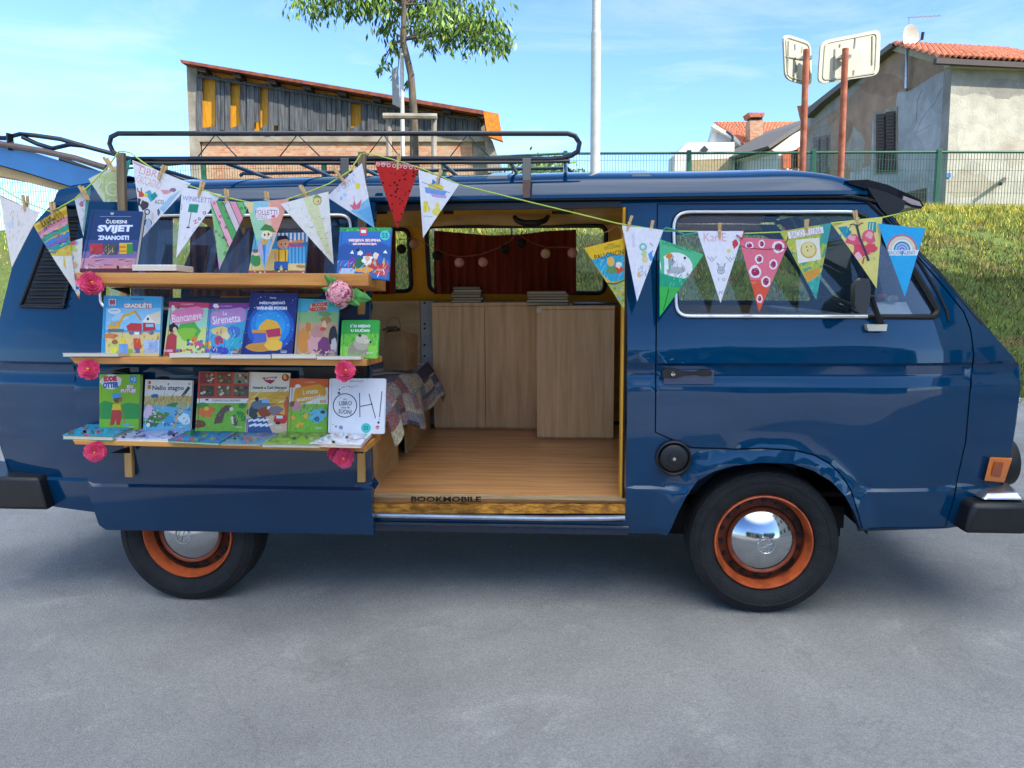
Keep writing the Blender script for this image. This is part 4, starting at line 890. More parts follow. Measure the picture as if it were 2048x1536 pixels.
# make the repeated name follow Blender's own numbering
lp = thing('lamp_post', (0, 0, 0), 'tall pale steel lamp post rising behind the van roof', 'lamp post')
a, b = on(plane(14.3), [(1189, -10), (1190, 356)]); 
a = Vector((b.x, b.y, 11.5)); g0 = Vector((b.x, b.y, 2.2))
MB().tube([g0, Vector((b.x, b.y, on(plane(14.3), [(1189, 66)])[0].z))], .088, 20).build('lower_pole', mat('galvanised_paint', 'b9bcb8', rough=.5, var=.08), lp, smooth=True)
z1_ = on(plane(14.3), [(1189, 66)])[0].z
MB().tube([Vector((b.x, b.y, z1_-.02)), Vector((b.x, b.y, z1_+.06)), a], [.088, .074, .066], 20).build('upper_pole', mat('galvanised_paint', ''), lp, smooth=True)
MB().tube([Vector((b.x, b.y, 11.48)), Vector((b.x-.5, b.y-.5, 11.7)), Vector((b.x-.9, b.y-.9, 11.72))], [.045, .05, .09], 12).build('lamp_head', STEEL, lp, smooth=True)
# ---------------------------------------------------------------- street tree with its support frame
BARK = mat('bark', '6e6454', rough=.95, col2='473f35', vscale=3, stretch=(4, 4, 1), bump=1, bscale=30)
tree = thing('street_tree', (0, 0, 0), 'young street tree with drooping narrow leaves above the van roof', 'tree'); TP = plane(14.2)
tb = on(TP, [(829, 340), (828, 232), (822, 150), (806, 80), (808, 20), (800, -60), (806, -160)]); base = Vector((tb[0].x, tb[0].y, slope(tb[0].x, tb[0].y)-.1))
MB().tube([base]+tb, [.095, .084, .070, .060, .050, .043, .036, .022], 12).build('trunk', BARK, tree, smooth=True)
brm = MB(); rd = random.Random(5)
cl_ = []
# (centre px, radius px, leaves)
spots = [(600, -5, 34, 150), (650, 5, 36, 200), (710, 2, 30, 150), (745, 0, 30, 120), (790, 15, 34, 200), (835, 25, 40, 260), (880, 30, 46, 380), (925, 40, 48, 420), (965, 45, 44, 380), (995, 70, 28, 180), (900, 70, 28, 150), (950, 80, 22, 110), (840, 60, 24, 110), (775, 55, 26, 110), (790, 95, 18, 60), (770, 125, 12, 26), (760, 135, 9, 16), (818, 160, 8, 14), (795, 150, 8, 12), (630, 20, 16, 40), (700, 25, 14, 40), (735, 15, 12, 30), (860, 90, 14, 40), (1005, 90, 14, 50)]
for i in range(70): a = rd.uniform(0, 6.28); k = rd.uniform(.1, 1)**.6; spots.append((800+k*250*math.cos(a), -150+k*150*math.sin(a), 45, 130))
LF = MB(); LF.c = []
LC = ['5c7c26', '6d8f30', '48681f', '7d9c3a', '547328', '8fac48', '3a571c']
for (px_, py_, r_, n_l) in spots:
    dep = 14.2+rd.uniform(-1.1, 1.1)*(1 if r_ > 20 else .2); c_ = PD(px_, py_, dep); R_ = r_/F*14.2
    st_ = tb[4]+(tb[5]-tb[4])*rd.random() if py_ < 60 else tb[3]
    mid = (Vector(st_)+c_)/2+Vector((0, 0, .15)); brm.tube([st_, mid, c_], [.022, .013, .005], 5)
    for k in range(int(n_l*.85)):
        d_ = Vector((rd.gauss(0, .5), rd.gauss(0, .5), rd.gauss(0, .5)))*R_; p = c_+d_
        l_ = rd.uniform(.10, .20); dr = Vector((rd.gauss(0, .45), rd.gauss(0, .45), -1)).normalized(); wd = dr.cross(Vector((rd.gauss(0, 1), rd.gauss(0, 1), .3))).normalized()*l_*.15
        LF.add([p, p+dr*l_*.45+wd, p+dr*l_, p+dr*l_*.45-wd], [(0, 1, 2, 3)]); LF.c.append(lin(rd.choice(LC)))
brm.build('limbs', BARK, tree, smooth=True)
lm = mat('leaves', None, rough=.5, var=.2, vscale=3, attr=True, spec=.4)
LF.build('crown', lm, tree)
sf = thing('tree_support', (0, 0, 0), 'grey timber support frame of stakes and crossbar around the street tree', 'tree support')
for a in (778, 868): q0, q1 = on(plane(13.9), [(a, 228), (a, 345)]); MB().tube([q0, q1, Vector((q1.x, q1.y, slope(q1.x, q1.y)-.2))], .048, 8).build('stake', CONC, sf, smooth=True)
q0, q1 = on(plane(13.8), [(766, 232), (874, 233)]); MB().tube([q0, q1], .052, 8).build('crossbar', CONC, sf, smooth=True)
es = thing('edge_sign', (0, 0, 0), 'thin white pole with a narrow panel seen edge on beside the tree', 'sign')
q0, q1 = on(plane(14.5), [(803, 60), (806, 345)]); MB().tube([q0, q1, Vector((q1.x, q1.y, slope(q1.x, q1.y)-.2))], .036, 8).build('pole', WHITE, es)
slab(plane(14.45), [(783, 140), (795, 132), (800, 215), (785, 208)], .05).build('panel', mat('grey_panel', '8e908e', rough=.6), es)
bs = MB(); bs.c = []
for i in range(700):
    c_ = PD(1085+rd.gauss(0, 34), 345+rd.gauss(0, 14), 16.5+rd.gauss(0, .3)); dr = Vector((rd.gauss(0, 1), rd.gauss(0, 1), rd.gauss(0, 1))).normalized(); wd = dr.orthogonal().normalized()*.035
    bs.add([c_-dr*.06, c_+wd, c_+dr*.06, c_-wd], [(0, 1, 2, 3)]); bs.c.append(lin(rd.choice(LC)))
sh = thing('shrub', (0, 0, 0), 'low green shrub just behind the fence left of the lamp post', 'shrub'); bs.build('foliage', lm, sh)
q = PD(1085, 350, 16.5); MB().tube([Vector((q.x, q.y, 1.9)), q], [.03, .01], 6).build('stem', BARK, sh)

# ================================================================ shelves hung on the open door
rack = thing('book_rack', (0, 0, 0), 'wooden display rack of three shelves on two posts against the sliding door', 'shelf rack')
def postY(z): return .035-(1.92-z)*.135/1.38
def post(x_t, x_b, top, bot, name='post'):
    mb = MB(); a = []
    for (x, y) in ((x_t, top), (x_b, bot)):
        z = PY(x, y, 0).z; z = PY(x, y, postY(z)).z; Y = postY(z); a.append((PY(x-7.5, y, Y).x, PY(x+7.5, y, Y).x, Y, z))
    (l0, r0, Y0, z0), (l1, r1, Y1, z1) = a; zs = 1.60; t = (z0-zs)/(z0-z1); lm, rm, Ym = l0+(l1-l0)*t, r0+(r1-r0)*t, Y0+(Y1-Y0)*t
    mb.hexa([(lm, Ym, zs), (rm, Ym, zs), (r0, Y0, z0), (l0, Y0, z0), (lm, Ym+.022, zs), (rm, Ym+.022, zs), (r0, Y0+.022, z0), (l0, Y0+.022, z0)], 0)
    mb.hexa([(l1, Y1, z1), (r1, Y1, z1), (rm, Ym, zs), (lm, Ym, zs), (l1, Y1+.022, z1), (r1, Y1+.022, z1), (rm, Ym+.022, zs), (lm, Ym+.022, zs)], 1)
    return mb.build(name, [GREYW, PINEV], rack, bevel=.002)
post(239, 257, 305, 955); post(723, 722, 303, 965)
def shelf(fl, fr, bl, br, Yf, tilt, Yb):
    p = [PY(*bl, Yf), PY(*br, Yf), PY(*fr, Yf), PY(*fl, Yf)]; q = [Vector((v.x, Yb, v.z-tilt)) for v in p]
    return MB().hexa(p+q).build('shelf', PINE, rack, bevel=.002)
shelf((149, 545), (737, 547), (160, 566), (737, 572), -.30, .024, -.035)
shelf((138, 714), (733, 719), (150, 727), (733, 732), -.30, .010, -.06)
shelf((145, 880), (733, 891), (150, 889), (733, 904), -.31, .0, -.09)
for x in (255, 722):
    for y in (575, 735, 893):
        p = PY(x, y, -.10); MB().prism([p, p+Vector((0, -.12, 0)), p+Vector((0, 0, -.028))], (.010, 0, 0)).build('bracket', BLACKP, rack)
PAGES = mat('page_edges', 'ddd6c4', rough=.8, var=.12, vscale=3, stretch=(1, 60, 60))
CACHE = {}
def standing(label, q, Yb, Yt, th, col, draw, group='books standing on the display rack', rad=0, spine=None, sidep=True):
    TL, TR, BR, BL = q; p = PY(*BL, Yb); a = PY(*BR, Yb)-p; b = PY(*TL, Yt)-p; n = a.cross(b).normalized()
    if n.dot(CAM-p) < 0: n = -n
    t = thing('book', (0, 0, 0), label, 'book', group)
    reg = rnd(q, rad, 4) if rad else q
    A = Art(p, n, reg); A._emit([list(reg)], col); draw(A)
    dk = tuple(x*.72 for x in lin(col)); A.line([(TL[0]+5, TL[1]), (BL[0]+5, BL[1])], .9, dk)
    for k_ in range(2): A.line([(BR[0]-22, BL[1]-9-2*k_), (BR[0]-9, BL[1]-9-2*k_)], .7, 'e9e6de')
    front = [PP(x, y, p, n) for x, y in reg]; mb = A.mb; k0 = len(mb.f); k = lin(spine or col)
    mb.prism([v-n*.0002 for v in front], -n*.0022); mb.prism([v-n*(th-.002) for v in front], -n*.002)
    if not rad:
        l0, l1 = front[3], front[0]; ex = (front[2]-front[3]).normalized()*.002; mb.hexa([l0-n*.002, l0+ex-n*.002, l1+ex-n*.002, l1-n*.002, l0-n*th, l0+ex-n*th, l1+ex-n*th, l1-n*th])
    mb.c += [k]*(len(mb.f)-k0)
    A.build('cover', PRINT, t)
    cc = sum(front, Vector())/len(front); inner = [v+(cc-v).normalized()*.004-n*.0024 for v in front]
    MB().prism(inner, -n*(th-.0046)).build('pages', PAGES, t); return t
def flat(label, q, th, col, draw, group='books lying flat on the display rack', z=None, edge=None):
    """q: top face corners BL BR TR TL in the picture, z its height"""
    t = thing('book', (0, 0, 0), label, 'book', group); reg = q
    A = Art((0, 0, z), (0, 0, 1), reg); A._emit([list(reg)], col); draw(A); P_ = [PZ(x, y, z) for x, y in reg]; mb = A.mb; k0 = len(mb.f)
    n = Vector((0, 0, 1)); mb.prism([v-n*.0002 for v in P_], -n*.002); mb.prism([v-n*(th-.002) for v in P_], -n*.002); mb.c += [lin(edge or col)]*(len(mb.f)-k0)
    A.build('cover', PRINT, t); cc = sum(P_, Vector())/4
    MB().prism([v+(cc-v).normalized()*.004-n*.0022 for v in P_], -n*(th-.0044)).build('pages', PAGES, t); return t
W_ = 'f4f2f4'
# ---- top shelf
def d1(A):
    A.rect(150, 410, 295, 480, '1c3a6c'); A.rect(150, 480, 295, 505, '3a4a86'); A.rect(150, 503, 295, 516, '7a6aa0'); A.rect(150, 516, 295, 530, 'c48aa0'); A.rect(150, 530, 295, 545, 'd98f90')
    A.strokes(155, 505, 280, 535, 24, 16, 2, ['b77f9c', '6a5c92', 'e0a4a8'], ang=.1, seed=2); A.line([(200, 433), (262, 433)], .5, 'b8c4dc'); A.text('W', 221, 425, 228, 430, W_); A.text('ČUDESNI', 212, 438, 254, 447, W_, bold=.03)
    A.text('SVIJET', 195, 450, 266, 467, 'e8ecf6', bold=.05, shear=.1, out='4a63b0', ow=.05); A.text('ZNANOSTI', 196, 471, 258, 480, 'dfe6f4', bold=.05, out='4a63b0', ow=.04)
    A.rect(180, 487, 206, 508, 'b3343c'); A.strokes(182, 489, 204, 506, 10, 9, 1, ['d9676a', '8f2830'], seed=4); A.rect(209, 488, 235, 509, '54504a'); A.strokes(210, 490, 234, 508, 16, 9, 1.6, ['c9b98a', '2c2a26', '8c8468'], seed=5)
    A.rect(239, 486, 266, 508, 'e2b72a'); A.rect(254, 488, 266, 508, '3f8d3a'); A.rect(239, 492, 252, 496, 'd87a1c'); A.rect(239, 501, 254, 504, 'd87a1c')
    A.rect(160, 537, 275, 545, '5c2a34'); A.text('R', 234, 531, 240, 541, '231a26', bold=.06); A.ell(174, 535, 3, 3, 'c9c2d6'); A.rect(182, 535, 200, 537, 'bfb4cc')
standing('dark blue science book with bold white lettering at the left of the top shelf', [(183, 418), (286, 423), (268, 546), (159, 544)], -.25, -.215, .024, '1f3f72', d1)
flat('thin white paperback lying flat beside the blue book on the top shelf', [(265, 535), (353, 535), (388, 533), (290, 530)], .018, 'ecebea', lambda A: None, z=1.452, group='books lying flat on the display rack') if False else None
q = [PY(265, 541, -.27), PY(353, 541, -.27), PY(387, 545, -.13), PY(300, 545, -.13)]
tw = thing('book', (0, 0, 0), 'thin white paperback lying flat beside the blue book on the top shelf', 'book', 'books lying flat on the display rack')
MB().prism(q, (0, 0, .022)).build('cover', mat('white_cover', 'eceaec', rough=.5), tw); MB().prism([v+(sum(q, Vector())/4-v)*-.004+Vector((0, 0, .004)) for v in q], (0, 0, .014)).build('pages', PAGES, tw)
def d3(A):
    A.rect(495, 465, 618, 500, '3fa6dc'); A.rect(495, 498, 618, 546, 'e8d48a'); A.rect(556, 468, 617, 527, '2f86c8')
    for i in range(8): A.rect(556+i*8, 463, 560+i*8, 484, W_)
    for i in range(7): A.rect(571+i*7, 493, 575+i*7, 527, '5fb4e4')
    A.rect(498, 478, 530, 508, '6fc2e8'); A.blob(512, 520, 12, 12, '3f9a4a', 1); A.ell(513, 506, 9, 6, 'f0e4d0'); A.ell(511, 502, 6, 4, '8a6a40')
    A.text('Centar', 577, 478, 609, 486, 'f39a1e', bold=.06, rot=-.05); A.text('Charlie', 574, 488, 606, 494, 'd4364a', bold=.06)
    # a boy in a yellow shirt and blue trousers
    A.ell(566, 486, 12, 12, 'e2a882'); A.poly([(553, 484), (556, 472), (574, 471), (579, 480), (571, 478), (560, 480)], '2a2338'); A.ell(563, 489, 1.4, 1.8, '1c1620'); A.ell(571, 488, 1.4, 1.8, '1c1620'); A.line([(564, 494), (570, 494)], 1, '9c3a34')
    A.poly([(551, 500), (577, 499), (575, 524), (552, 524)], 'f1c23c'); A.line([(558, 500), (558, 523)], 2, '7a5a2a'); A.line([(571, 500), (571, 523)], 2, '7a5a2a'); A.poly([(548, 503), (552, 505), (554, 520), (549, 518)], 'e2a882')
    A.poly([(549, 523), (577, 523), (576, 538), (566, 538), (563, 529), (559, 538), (548, 538)], '2763b4'); A.rect(549, 538, 560, 541, '5a3420'); A.rect(566, 538, 576, 541, '5a3420')
    A.blob(603, 533, 12, 3, 'b58a56', 3); A.rect(495, 541, 620, 546, 'b5523c'); A.dots(500, 541, 612, 545, 20, 2, ['f3e8c0', '4a7a3a'])
standing('picture book of a boy in a yellow shirt, half behind the bunting', [(509, 467), (617, 465), (609, 547), (497, 547)], -.10, -.065, .012, '3fa6dc', d3)
def d4(A):
    A.rect(670, 452, 785, 565, '2b6fc0'); A.rect(670, 452, 785, 463, '2aa055'); A.dots(676, 455, 780, 461, 26, 1.6, ['7ad28c', '1c7a40']); A.rect(720, 456, 734, 471, 'd44a5a'); A.rect(722, 460, 732, 466, W_)
    A.poly([(672, 498), (690, 486), (708, 492), (726, 484), (744, 491), (762, 485), (782, 494), (782, 520), (672, 520)], '22549e')
    A.ell(770, 471, 10, 10, '55c9c6'); A.text('55', 764, 466, 776, 476, '1f6f74')
    A.text('MIKIJEVA SKUPINA', 698, 478, 762, 485, 'f6e9ee', bold=.05, out='c8344a', ow=.09); A.text('EKSPEDICIJA', 706, 486, 754, 491, 'f6e9ee', bold=.05, out='c8344a', ow=.09)
    A.blob(742, 530, 34, 14, 'c43442', 3); A.blob(716, 528, 16, 12, '246a46', 4); A.blob(735, 520, 11, 10, 'f2f2f2', 5); A.ell(735, 517, 5, 5, 'e9b596'); A.poly([(728, 512), (740, 505), (744, 513)], 'cc2f3c')
    A.blob(752, 512, 7, 7, 'f0d8c0', 6); A.blob(720, 506, 6, 5, 'e9e9ee', 7); A.blob(716, 500, 4, 3, '202030', 8); A.blob(760, 520, 7, 9, '2f62b6', 9); A.blob(706, 522, 6, 8, '7a3aa0', 9); A.blob(728, 540, 18, 6, 'e9a63a', 10); A.blob(762, 545, 14, 9, 'd64a52', 11); A.blob(695, 545, 18, 9, 'b3cdee', 12); A.blob(700, 556, 22, 5, '5a92d8', 13); A.strokes(676, 520, 780, 556, 40, 12, 2, ['9ec4ee', 'f0f0f4', 'e06a72', 'd9c46a'], seed=9)
    A.poly([(766, 506), (771, 500), (775, 507)], W_); A.poly([(700, 507), (705, 500), (708, 508)], W_)
standing('blue winter sledge picture book with green top edge, rightmost on the top shelf', [(680, 455), (783, 455), (777, 560), (673, 550)], -.265, -.225, .018, '2b6fc0', d4)
# ---- middle shelf
def d5(A):
    A.rect(203, 590, 326, 660, '8fcdf0'); A.rect(203, 590, 326, 616, '49b1e4'); A.rect(203, 665, 326, 714, 'e9cf86'); A.rect(203, 590, 211, 714, '3aa2dc')
    A.rect(218, 598, 232, 611, 'e8f0f4'); A.text('88', 219, 599, 231, 610, 'cf3a4c', bold=.06); A.text('GRADILIŠTE', 248, 605, 304, 616, 'f6f2ee', bold=.06, out='c43a3e', ow=.10); A.rect(262, 597, 288, 600, '4a78b0')
    A.ell(229, 622, 13, 6, 'e6f2fa'); A.line([(222, 622), (236, 621)], 1.2, '6e8fae'); A.blob(240, 635, 15, 8, 'b4ddf5', 1)
    A.poly([(284, 645), (296, 630), (321, 622), (321, 648)], 'e8dcc0'); A.poly([(284, 644), (296, 629), (309, 644)], 'f4f2ee'); A.ell(296, 638, 2.5, 3, '3b4a5c')
    A.line([(238, 648), (247, 632), (272, 623)], 5, 'f0b41c'); A.line([(270, 623), (282, 640)], 3, 'd99a18'); A.blob(226, 653, 12, 4, 'f0b41c', 2); A.rect(222, 643, 240, 652, 'eaa81a'); A.rect(225, 645, 233, 651, '7fb8d8'); A.rect(216, 658, 248, 664, '6c7684')
    A.poly([(253, 652), (262, 646), (284, 647), (284, 662), (256, 662)], 'cf3a34'); A.poly([(286, 646), (309, 646), (312, 660), (286, 663)], 'c22f3a'); A.rect(292, 648, 307, 654, 'a9c8e6'); A.ell(263, 665, 5, 5, '6a7890'); A.ell(278, 665, 5, 5, '6a7890'); A.ell(303, 665, 5, 5, '6a7890')
    A.blob(222, 672, 14, 6, 'd9814a', 3); A.blob(232, 692, 16, 9, 'cfd26a', 4); A.ell(245, 682, 7, 6, 'f0dc30'); A.rect(238, 688, 256, 706, '7aa4e0'); A.ell(274, 672, 6, 5, 'e9c6a2'); A.rect(270, 664, 279, 669, 'f2f2f2'); A.poly([(267, 677), (280, 676), (284, 697), (268, 697)], 'd6502c'); A.rect(269, 697, 280, 706, '3f72c4')
    A.ell(230, 684, 6, 5, 'a86a3c'); A.rect(222, 694, 236, 706, 'e8e23a'); A.rect(288, 680, 321, 706, 'b4cdee'); A.rect(297, 684, 316, 704, '98b8e6'); A.rect(255, 698, 266, 706, '8cc04a'); A.strokes(212, 664, 320, 705, 50, 7, 1.2, ['f6e8b8', 'b98a50', '7a5a3a', 'e9b070'], seed=3)
standing('light blue building site picture book with a yellow digger on the middle shelf', [(208, 591), (324, 593), (318, 713), (202, 712)], -.24, -.205, .014, '49b1e4', d5)
def d6(A):
    A.rect(325, 600, 420, 616, 'd8406e'); A.rect(325, 616, 420, 660, 'a6dcc4'); A.text('I CLASSICI', 362, 607, 386, 610, 'f6c9d8'); A.rect(325, 655, 420, 714, 'cfe08a'); A.blob(376, 662, 24, 22, '56b04a', 1); A.blob(375, 668, 17, 15, '8cc83c', 2)
    A.poly(rnd([(340, 632), (348, 620), (398, 612), (408, 620), (404, 640), (380, 645), (344, 650)], 6), 'ec86b4'); A.text('Biancaneve', 344, 626, 404, 642, 'fbeef6', rot=-.13, bold=.01)
    A.blob(346, 656, 9, 10, '1c1c22', 3); A.ell(350, 659, 4, 5, 'eac4a4'); A.poly([(335, 672), (344, 664), (354, 672), (352, 712), (328, 712)], 'b8404a'); A.blob(398, 690, 10, 9, 'c95f8c', 4); A.blob(388, 678, 6, 6, 'd98a3c', 5); A.dots(355, 680, 408, 706, 30, 3, ['e8a03c', 'f2e2c0', '7a4aa0', 'c8503c', '4a9048', '5a7ad0']); A.rect(328, 699, 346, 704, 'e8b4d0')
    A.blob(357, 614, 4, 4, '8a5a32', 8); A.blob(346, 616, 5, 5, 'f0e6da', 6)
standing('pink fairy tale book with a woman in red, left of the lilac one', [(339, 603), (418, 606), (408, 714), (327, 713)], -.225, -.20, .008, 'd8406e', d6)
def d7(A):
    A.rect(400, 600, 502, 618, '8c3c96'); A.rect(400, 618, 502, 714, '49a8d8'); A.text('I CLASSICI', 438, 611, 464, 614, 'd8b4e0'); A.poly(rnd([(420, 640), (422, 624), (484, 614), (492, 622), (492, 642), (460, 648), (424, 652)], 7), 'c494d0')
    A.text('La', 446, 623, 454, 630, 'fbf4fc'); A.text('Sirenetta', 425, 630, 481, 646, 'fbf4fc', rot=-.10, bold=.01)
    A.blob(432, 612, 6, 5, 'f6f2ee', 1); A.line([(432, 616), (438, 624)], 3, 'e8843c'); A.blob(440, 662, 20, 8, 'e8c87a', 2); A.blob(438, 680, 9, 9, 'c03a62', 3); A.blob(452, 672, 8, 7, 'e8d8a0', 4); A.blob(470, 690, 16, 14, '3ab0c8', 5); A.blob(468, 664, 12, 12, '4a7ac8', 6); A.blob(438, 702, 16, 10, '4a4ab8', 7); A.blob(479, 703, 14, 8, 'a0764a', 8); A.blob(415, 665, 8, 14, '5cb4e4', 9); A.blob(418, 690, 7, 9, 'e0a040', 10); A.strokes(408, 655, 494, 708, 50, 10, 1.6, ['7fd0ea', '2a62b0', 'f0e4b0', '2c8ca8'], seed=6); A.rect(404, 699, 420, 704, '9a5ab0')
standing('lilac sea fairy tale book beside the pink one on the middle shelf', [(418, 606), (499, 606), (484, 714), (408, 714)], -.222, -.198, .008, '8c3c96', d7)
def d8(A):
    A.rect(475, 580, 600, 714, '1d2c78'); A.ell(541, 655, 48, 48, '1f55b4'); A.ell(541, 652, 40, 38, '1f86d8'); A.ell(541, 650, 30, 28, '2c9ee6'); A.dots(488, 590, 594, 704, 70, .9, ['e8ecf8', '9ab0e4'], seed=8)
    A.text('Disney', 540, 594, 553, 598, W_, bold=.02); A.text('MEDVJEDIĆ', 519, 602, 571, 610, 'eef0fa', bold=.06); A.text('WINNIE POOH', 513, 613, 574, 620, 'eef0fa', bold=.07)
    # plain honey pot and yellow cushion in place of the character
    A.blob(540, 665, 24, 26, 'e9b234', 1, j=.08); A.blob(520, 694, 30, 9, 'c98c34', 2, j=.1); A.blob(548, 690, 18, 12, 'edbb44', 3, j=.1); A.poly(rnd([(506, 664), (532, 662), (534, 684), (509, 686)], 5), '4a66c0'); A.rect(505, 660, 534, 666, 'd9902c'); A.poly([(532, 660), (560, 656), (562, 672), (536, 675)], 'b5305a'); A.rect(562, 704, 572, 706, '8aa4e0')
standing('night blue storybook with stars and a yellow figure, tallest on the middle shelf', [(502, 585), (596, 587), (583, 714), (480, 713)], -.245, -.205, .012, '1d2c78', d8)
def d9(A):
    A.rect(585, 595, 682, 626, '4ab4cc'); A.rect(585, 624, 682, 650, '8cb87a'); A.rect(585, 645, 682, 714, 'c2a07c'); A.text('Disney', 629, 600, 638, 603, '1c3a78'); A.poly([(622, 608), (655, 602), (655, 618), (617, 624)], 'f0c8a8')
    A.text('MUCCHE', 624, 605, 655, 613, 'd4402c', bold=.07, rot=-.08); A.text('RISCOSSA', 619, 614, 654, 622, 'd4402c', bold=.07, rot=-.08); A.ell(664, 609, 9, 9, '3cc0b4'); A.text('55', 659, 605, 669, 613, '1c6a68')
    A.blob(650, 628, 12, 6, '6e9a5a', 1); A.blob(608, 682, 14, 24, 'd08a3c', 2, j=.15); A.blob(617, 654, 6, 9, 'c87a34', 3); A.blob(630, 690, 15, 22, 'd8a0a0', 4, j=.15); A.blob(633, 664, 11, 12, 'c08a86', 5); A.blob(648, 694, 13, 20, '7a3a72', 6, j=.15); A.blob(652, 640, 10, 7, 'a67c4a', 7); A.blob(649, 650, 4, 8, 'e8bc94', 8); A.ell(646, 658, 6, 4, 'd0503c'); A.blob(666, 672, 9, 20, '2c2a34', 9, j=.15); A.blob(668, 690, 5, 14, 'c8c4c4', 10); A.dots(596, 700, 674, 710, 30, 2, ['6a4a34', 'e4cfae', '8a6aa0'])
standing('teal and brown farm cows picture book beside the night blue storybook', [(597, 597), (679, 600), (673, 714), (588, 714)], -.235, -.20, .012, '4ab4cc', d9)
def d10(A):
    A.rect(678, 636, 762, 668, '35a83c'); A.rect(678, 668, 762, 692, '6cc43c'); A.rect(678, 692, 762, 722, '8ad04a'); A.strokes(680, 664, 758, 716, 90, 9, 1.2, ['4ca838', '9ad85c', '3a9434', 'b4e070'], seed=5); A.text('IŠO MEDO', 701, 648, 741, 655, W_, bold=.05); A.text('U DUĆAN', 702, 657, 739, 664, W_, bold=.05)
    # bear cub
    A.blob(716, 702, 20, 18, '9a917c', 1, j=.06); A.blob(723, 688, 15, 13, 'b5ad94', 2, j=.05); A.ell(724, 678, 13, 9, 'cfc8b0'); A.ell(720, 671, 3.4, 3.2, '4a3d30'); A.poly([(730, 674), (741, 681), (741, 686), (729, 688)], 'd8cdb0'); A.ell(741, 684, 2.4, 2, '15120f'); A.ell(733, 677, 1, 1, '1a1510'); A.strokes(698, 706, 740, 718, 24, 9, 1.4, ['6ec04c', '9ad85c'], seed=7)
standing('small green board book with a pale bear cub, rightmost on the middle shelf', [(684, 640), (759, 640), (755, 717), (680, 716)], -.275, -.25, .016, '35a83c', d10, rad=4)
mz = PY(400, 716, -.30).z
for i, (xa, xb, ya, yb, c, lb) in enumerate([(125, 236, 706, 713, 'e8e0d0', 'cream booklet lying flat, overhanging the left end of the middle shelf'), (338, 419, 706, 715, 'efe9d8', 'cream flat book below the pink fairy tale book'), (420, 541, 709, 717, 'd5d9e2', 'pale grey flat book below the lilac and night blue books'), (543, 632, 708, 717, 'ece2c8', 'cream flat book below the night blue storybook'), (633, 722, 712, 719, 'e6dcc6', 'cream flat book below the farm cows book')]):
    yt, ybm = (ya, yb); zf = PY(xa, yt, -.315).z; thk = zf-PY(xa, yb, -.315).z
    a, b = PY(xa, yt, -.315), PY(xb, yt, -.315); t = thing('book', (0, 0, 0), lb, 'book', 'books lying flat on the display rack')
    q = [a, Vector((b.x, b.y, a.z)), Vector((b.x, -.12, a.z-.02)), Vector((a.x, -.12, a.z-.02))]
    MB().prism([v-Vector((0, 0, .0)) for v in q], (0, 0, -.0018)).prism([v-Vector((0, 0, thk-.0015)) for v in q], (0, 0, -.0015)).build('cover', mat('cover_'+c, c, rough=.5), t); MB().prism([v+(sum(q, Vector())/4-v)*.01-Vector((0, 0, .002)) for v in q], (0, 0, -(thk-.004))).build('pages', PAGES, t)
# ---- bottom shelf
def d11(A):
    A.rect(195, 745, 290, 825, '8cc428'); A.rect(195, 820, 290, 866, '58a834'); A.blob(215, 822, 20, 20, '2f9a48', 1, j=.12); A.blob(262, 822, 24, 18, '35a04c', 2, j=.12); A.rect(195, 838, 290, 866, '86c83a'); A.blob(222, 764, 21, 15, W_, 3, j=.12)
    A.text('EDDIE', 207, 752, 234, 763, 'd43c3c', rot=-.05, bold=.08); A.text('OTTER', 206, 764, 238, 776, '2f66c0', rot=-.05, bold=.08); A.rect(260, 751, 273, 766, '2aa6dc'); A.text('+3', 262, 754, 271, 763, W_); A.text('EDI', 254, 770, 266, 777, W_, bold=.06, out='c8506a', ow=.07); A.text('PUTUJE', 242, 778, 272, 787, W_, bold=.06, out='c8506a', ow=.07)
    # otter in a cap and dungarees
    A.ell(234, 798, 7, 8, '8a4a28'); A.ell(241, 801, 4, 3.4, 'b5764a'); A.poly(rnd([(224, 797), (226, 788), (236, 785), (242, 790), (243, 795)], 3), '3aa8e0'); A.line([(240, 794), (245, 798)], 2, 'd04a3a'); A.poly([(226, 808), (241, 808), (243, 823), (223, 823)], 'f0d030'); A.poly([(224, 820), (242, 820), (243, 838), (240, 850), (233, 850), (232, 838), (228, 850), (220, 850)], 'c8443a'); A.line([(243, 812), (248, 830), (250, 848)], 1.6, 'b58a3c'); A.ell(253, 849, 6, 3, '6ab8e0')
standing('green story book with an otter in a blue cap, leftmost on the bottom shelf', [(199, 749), (281, 749), (277, 864), (199, 864)], -.14, -.115, .020, '8cc428', d11)
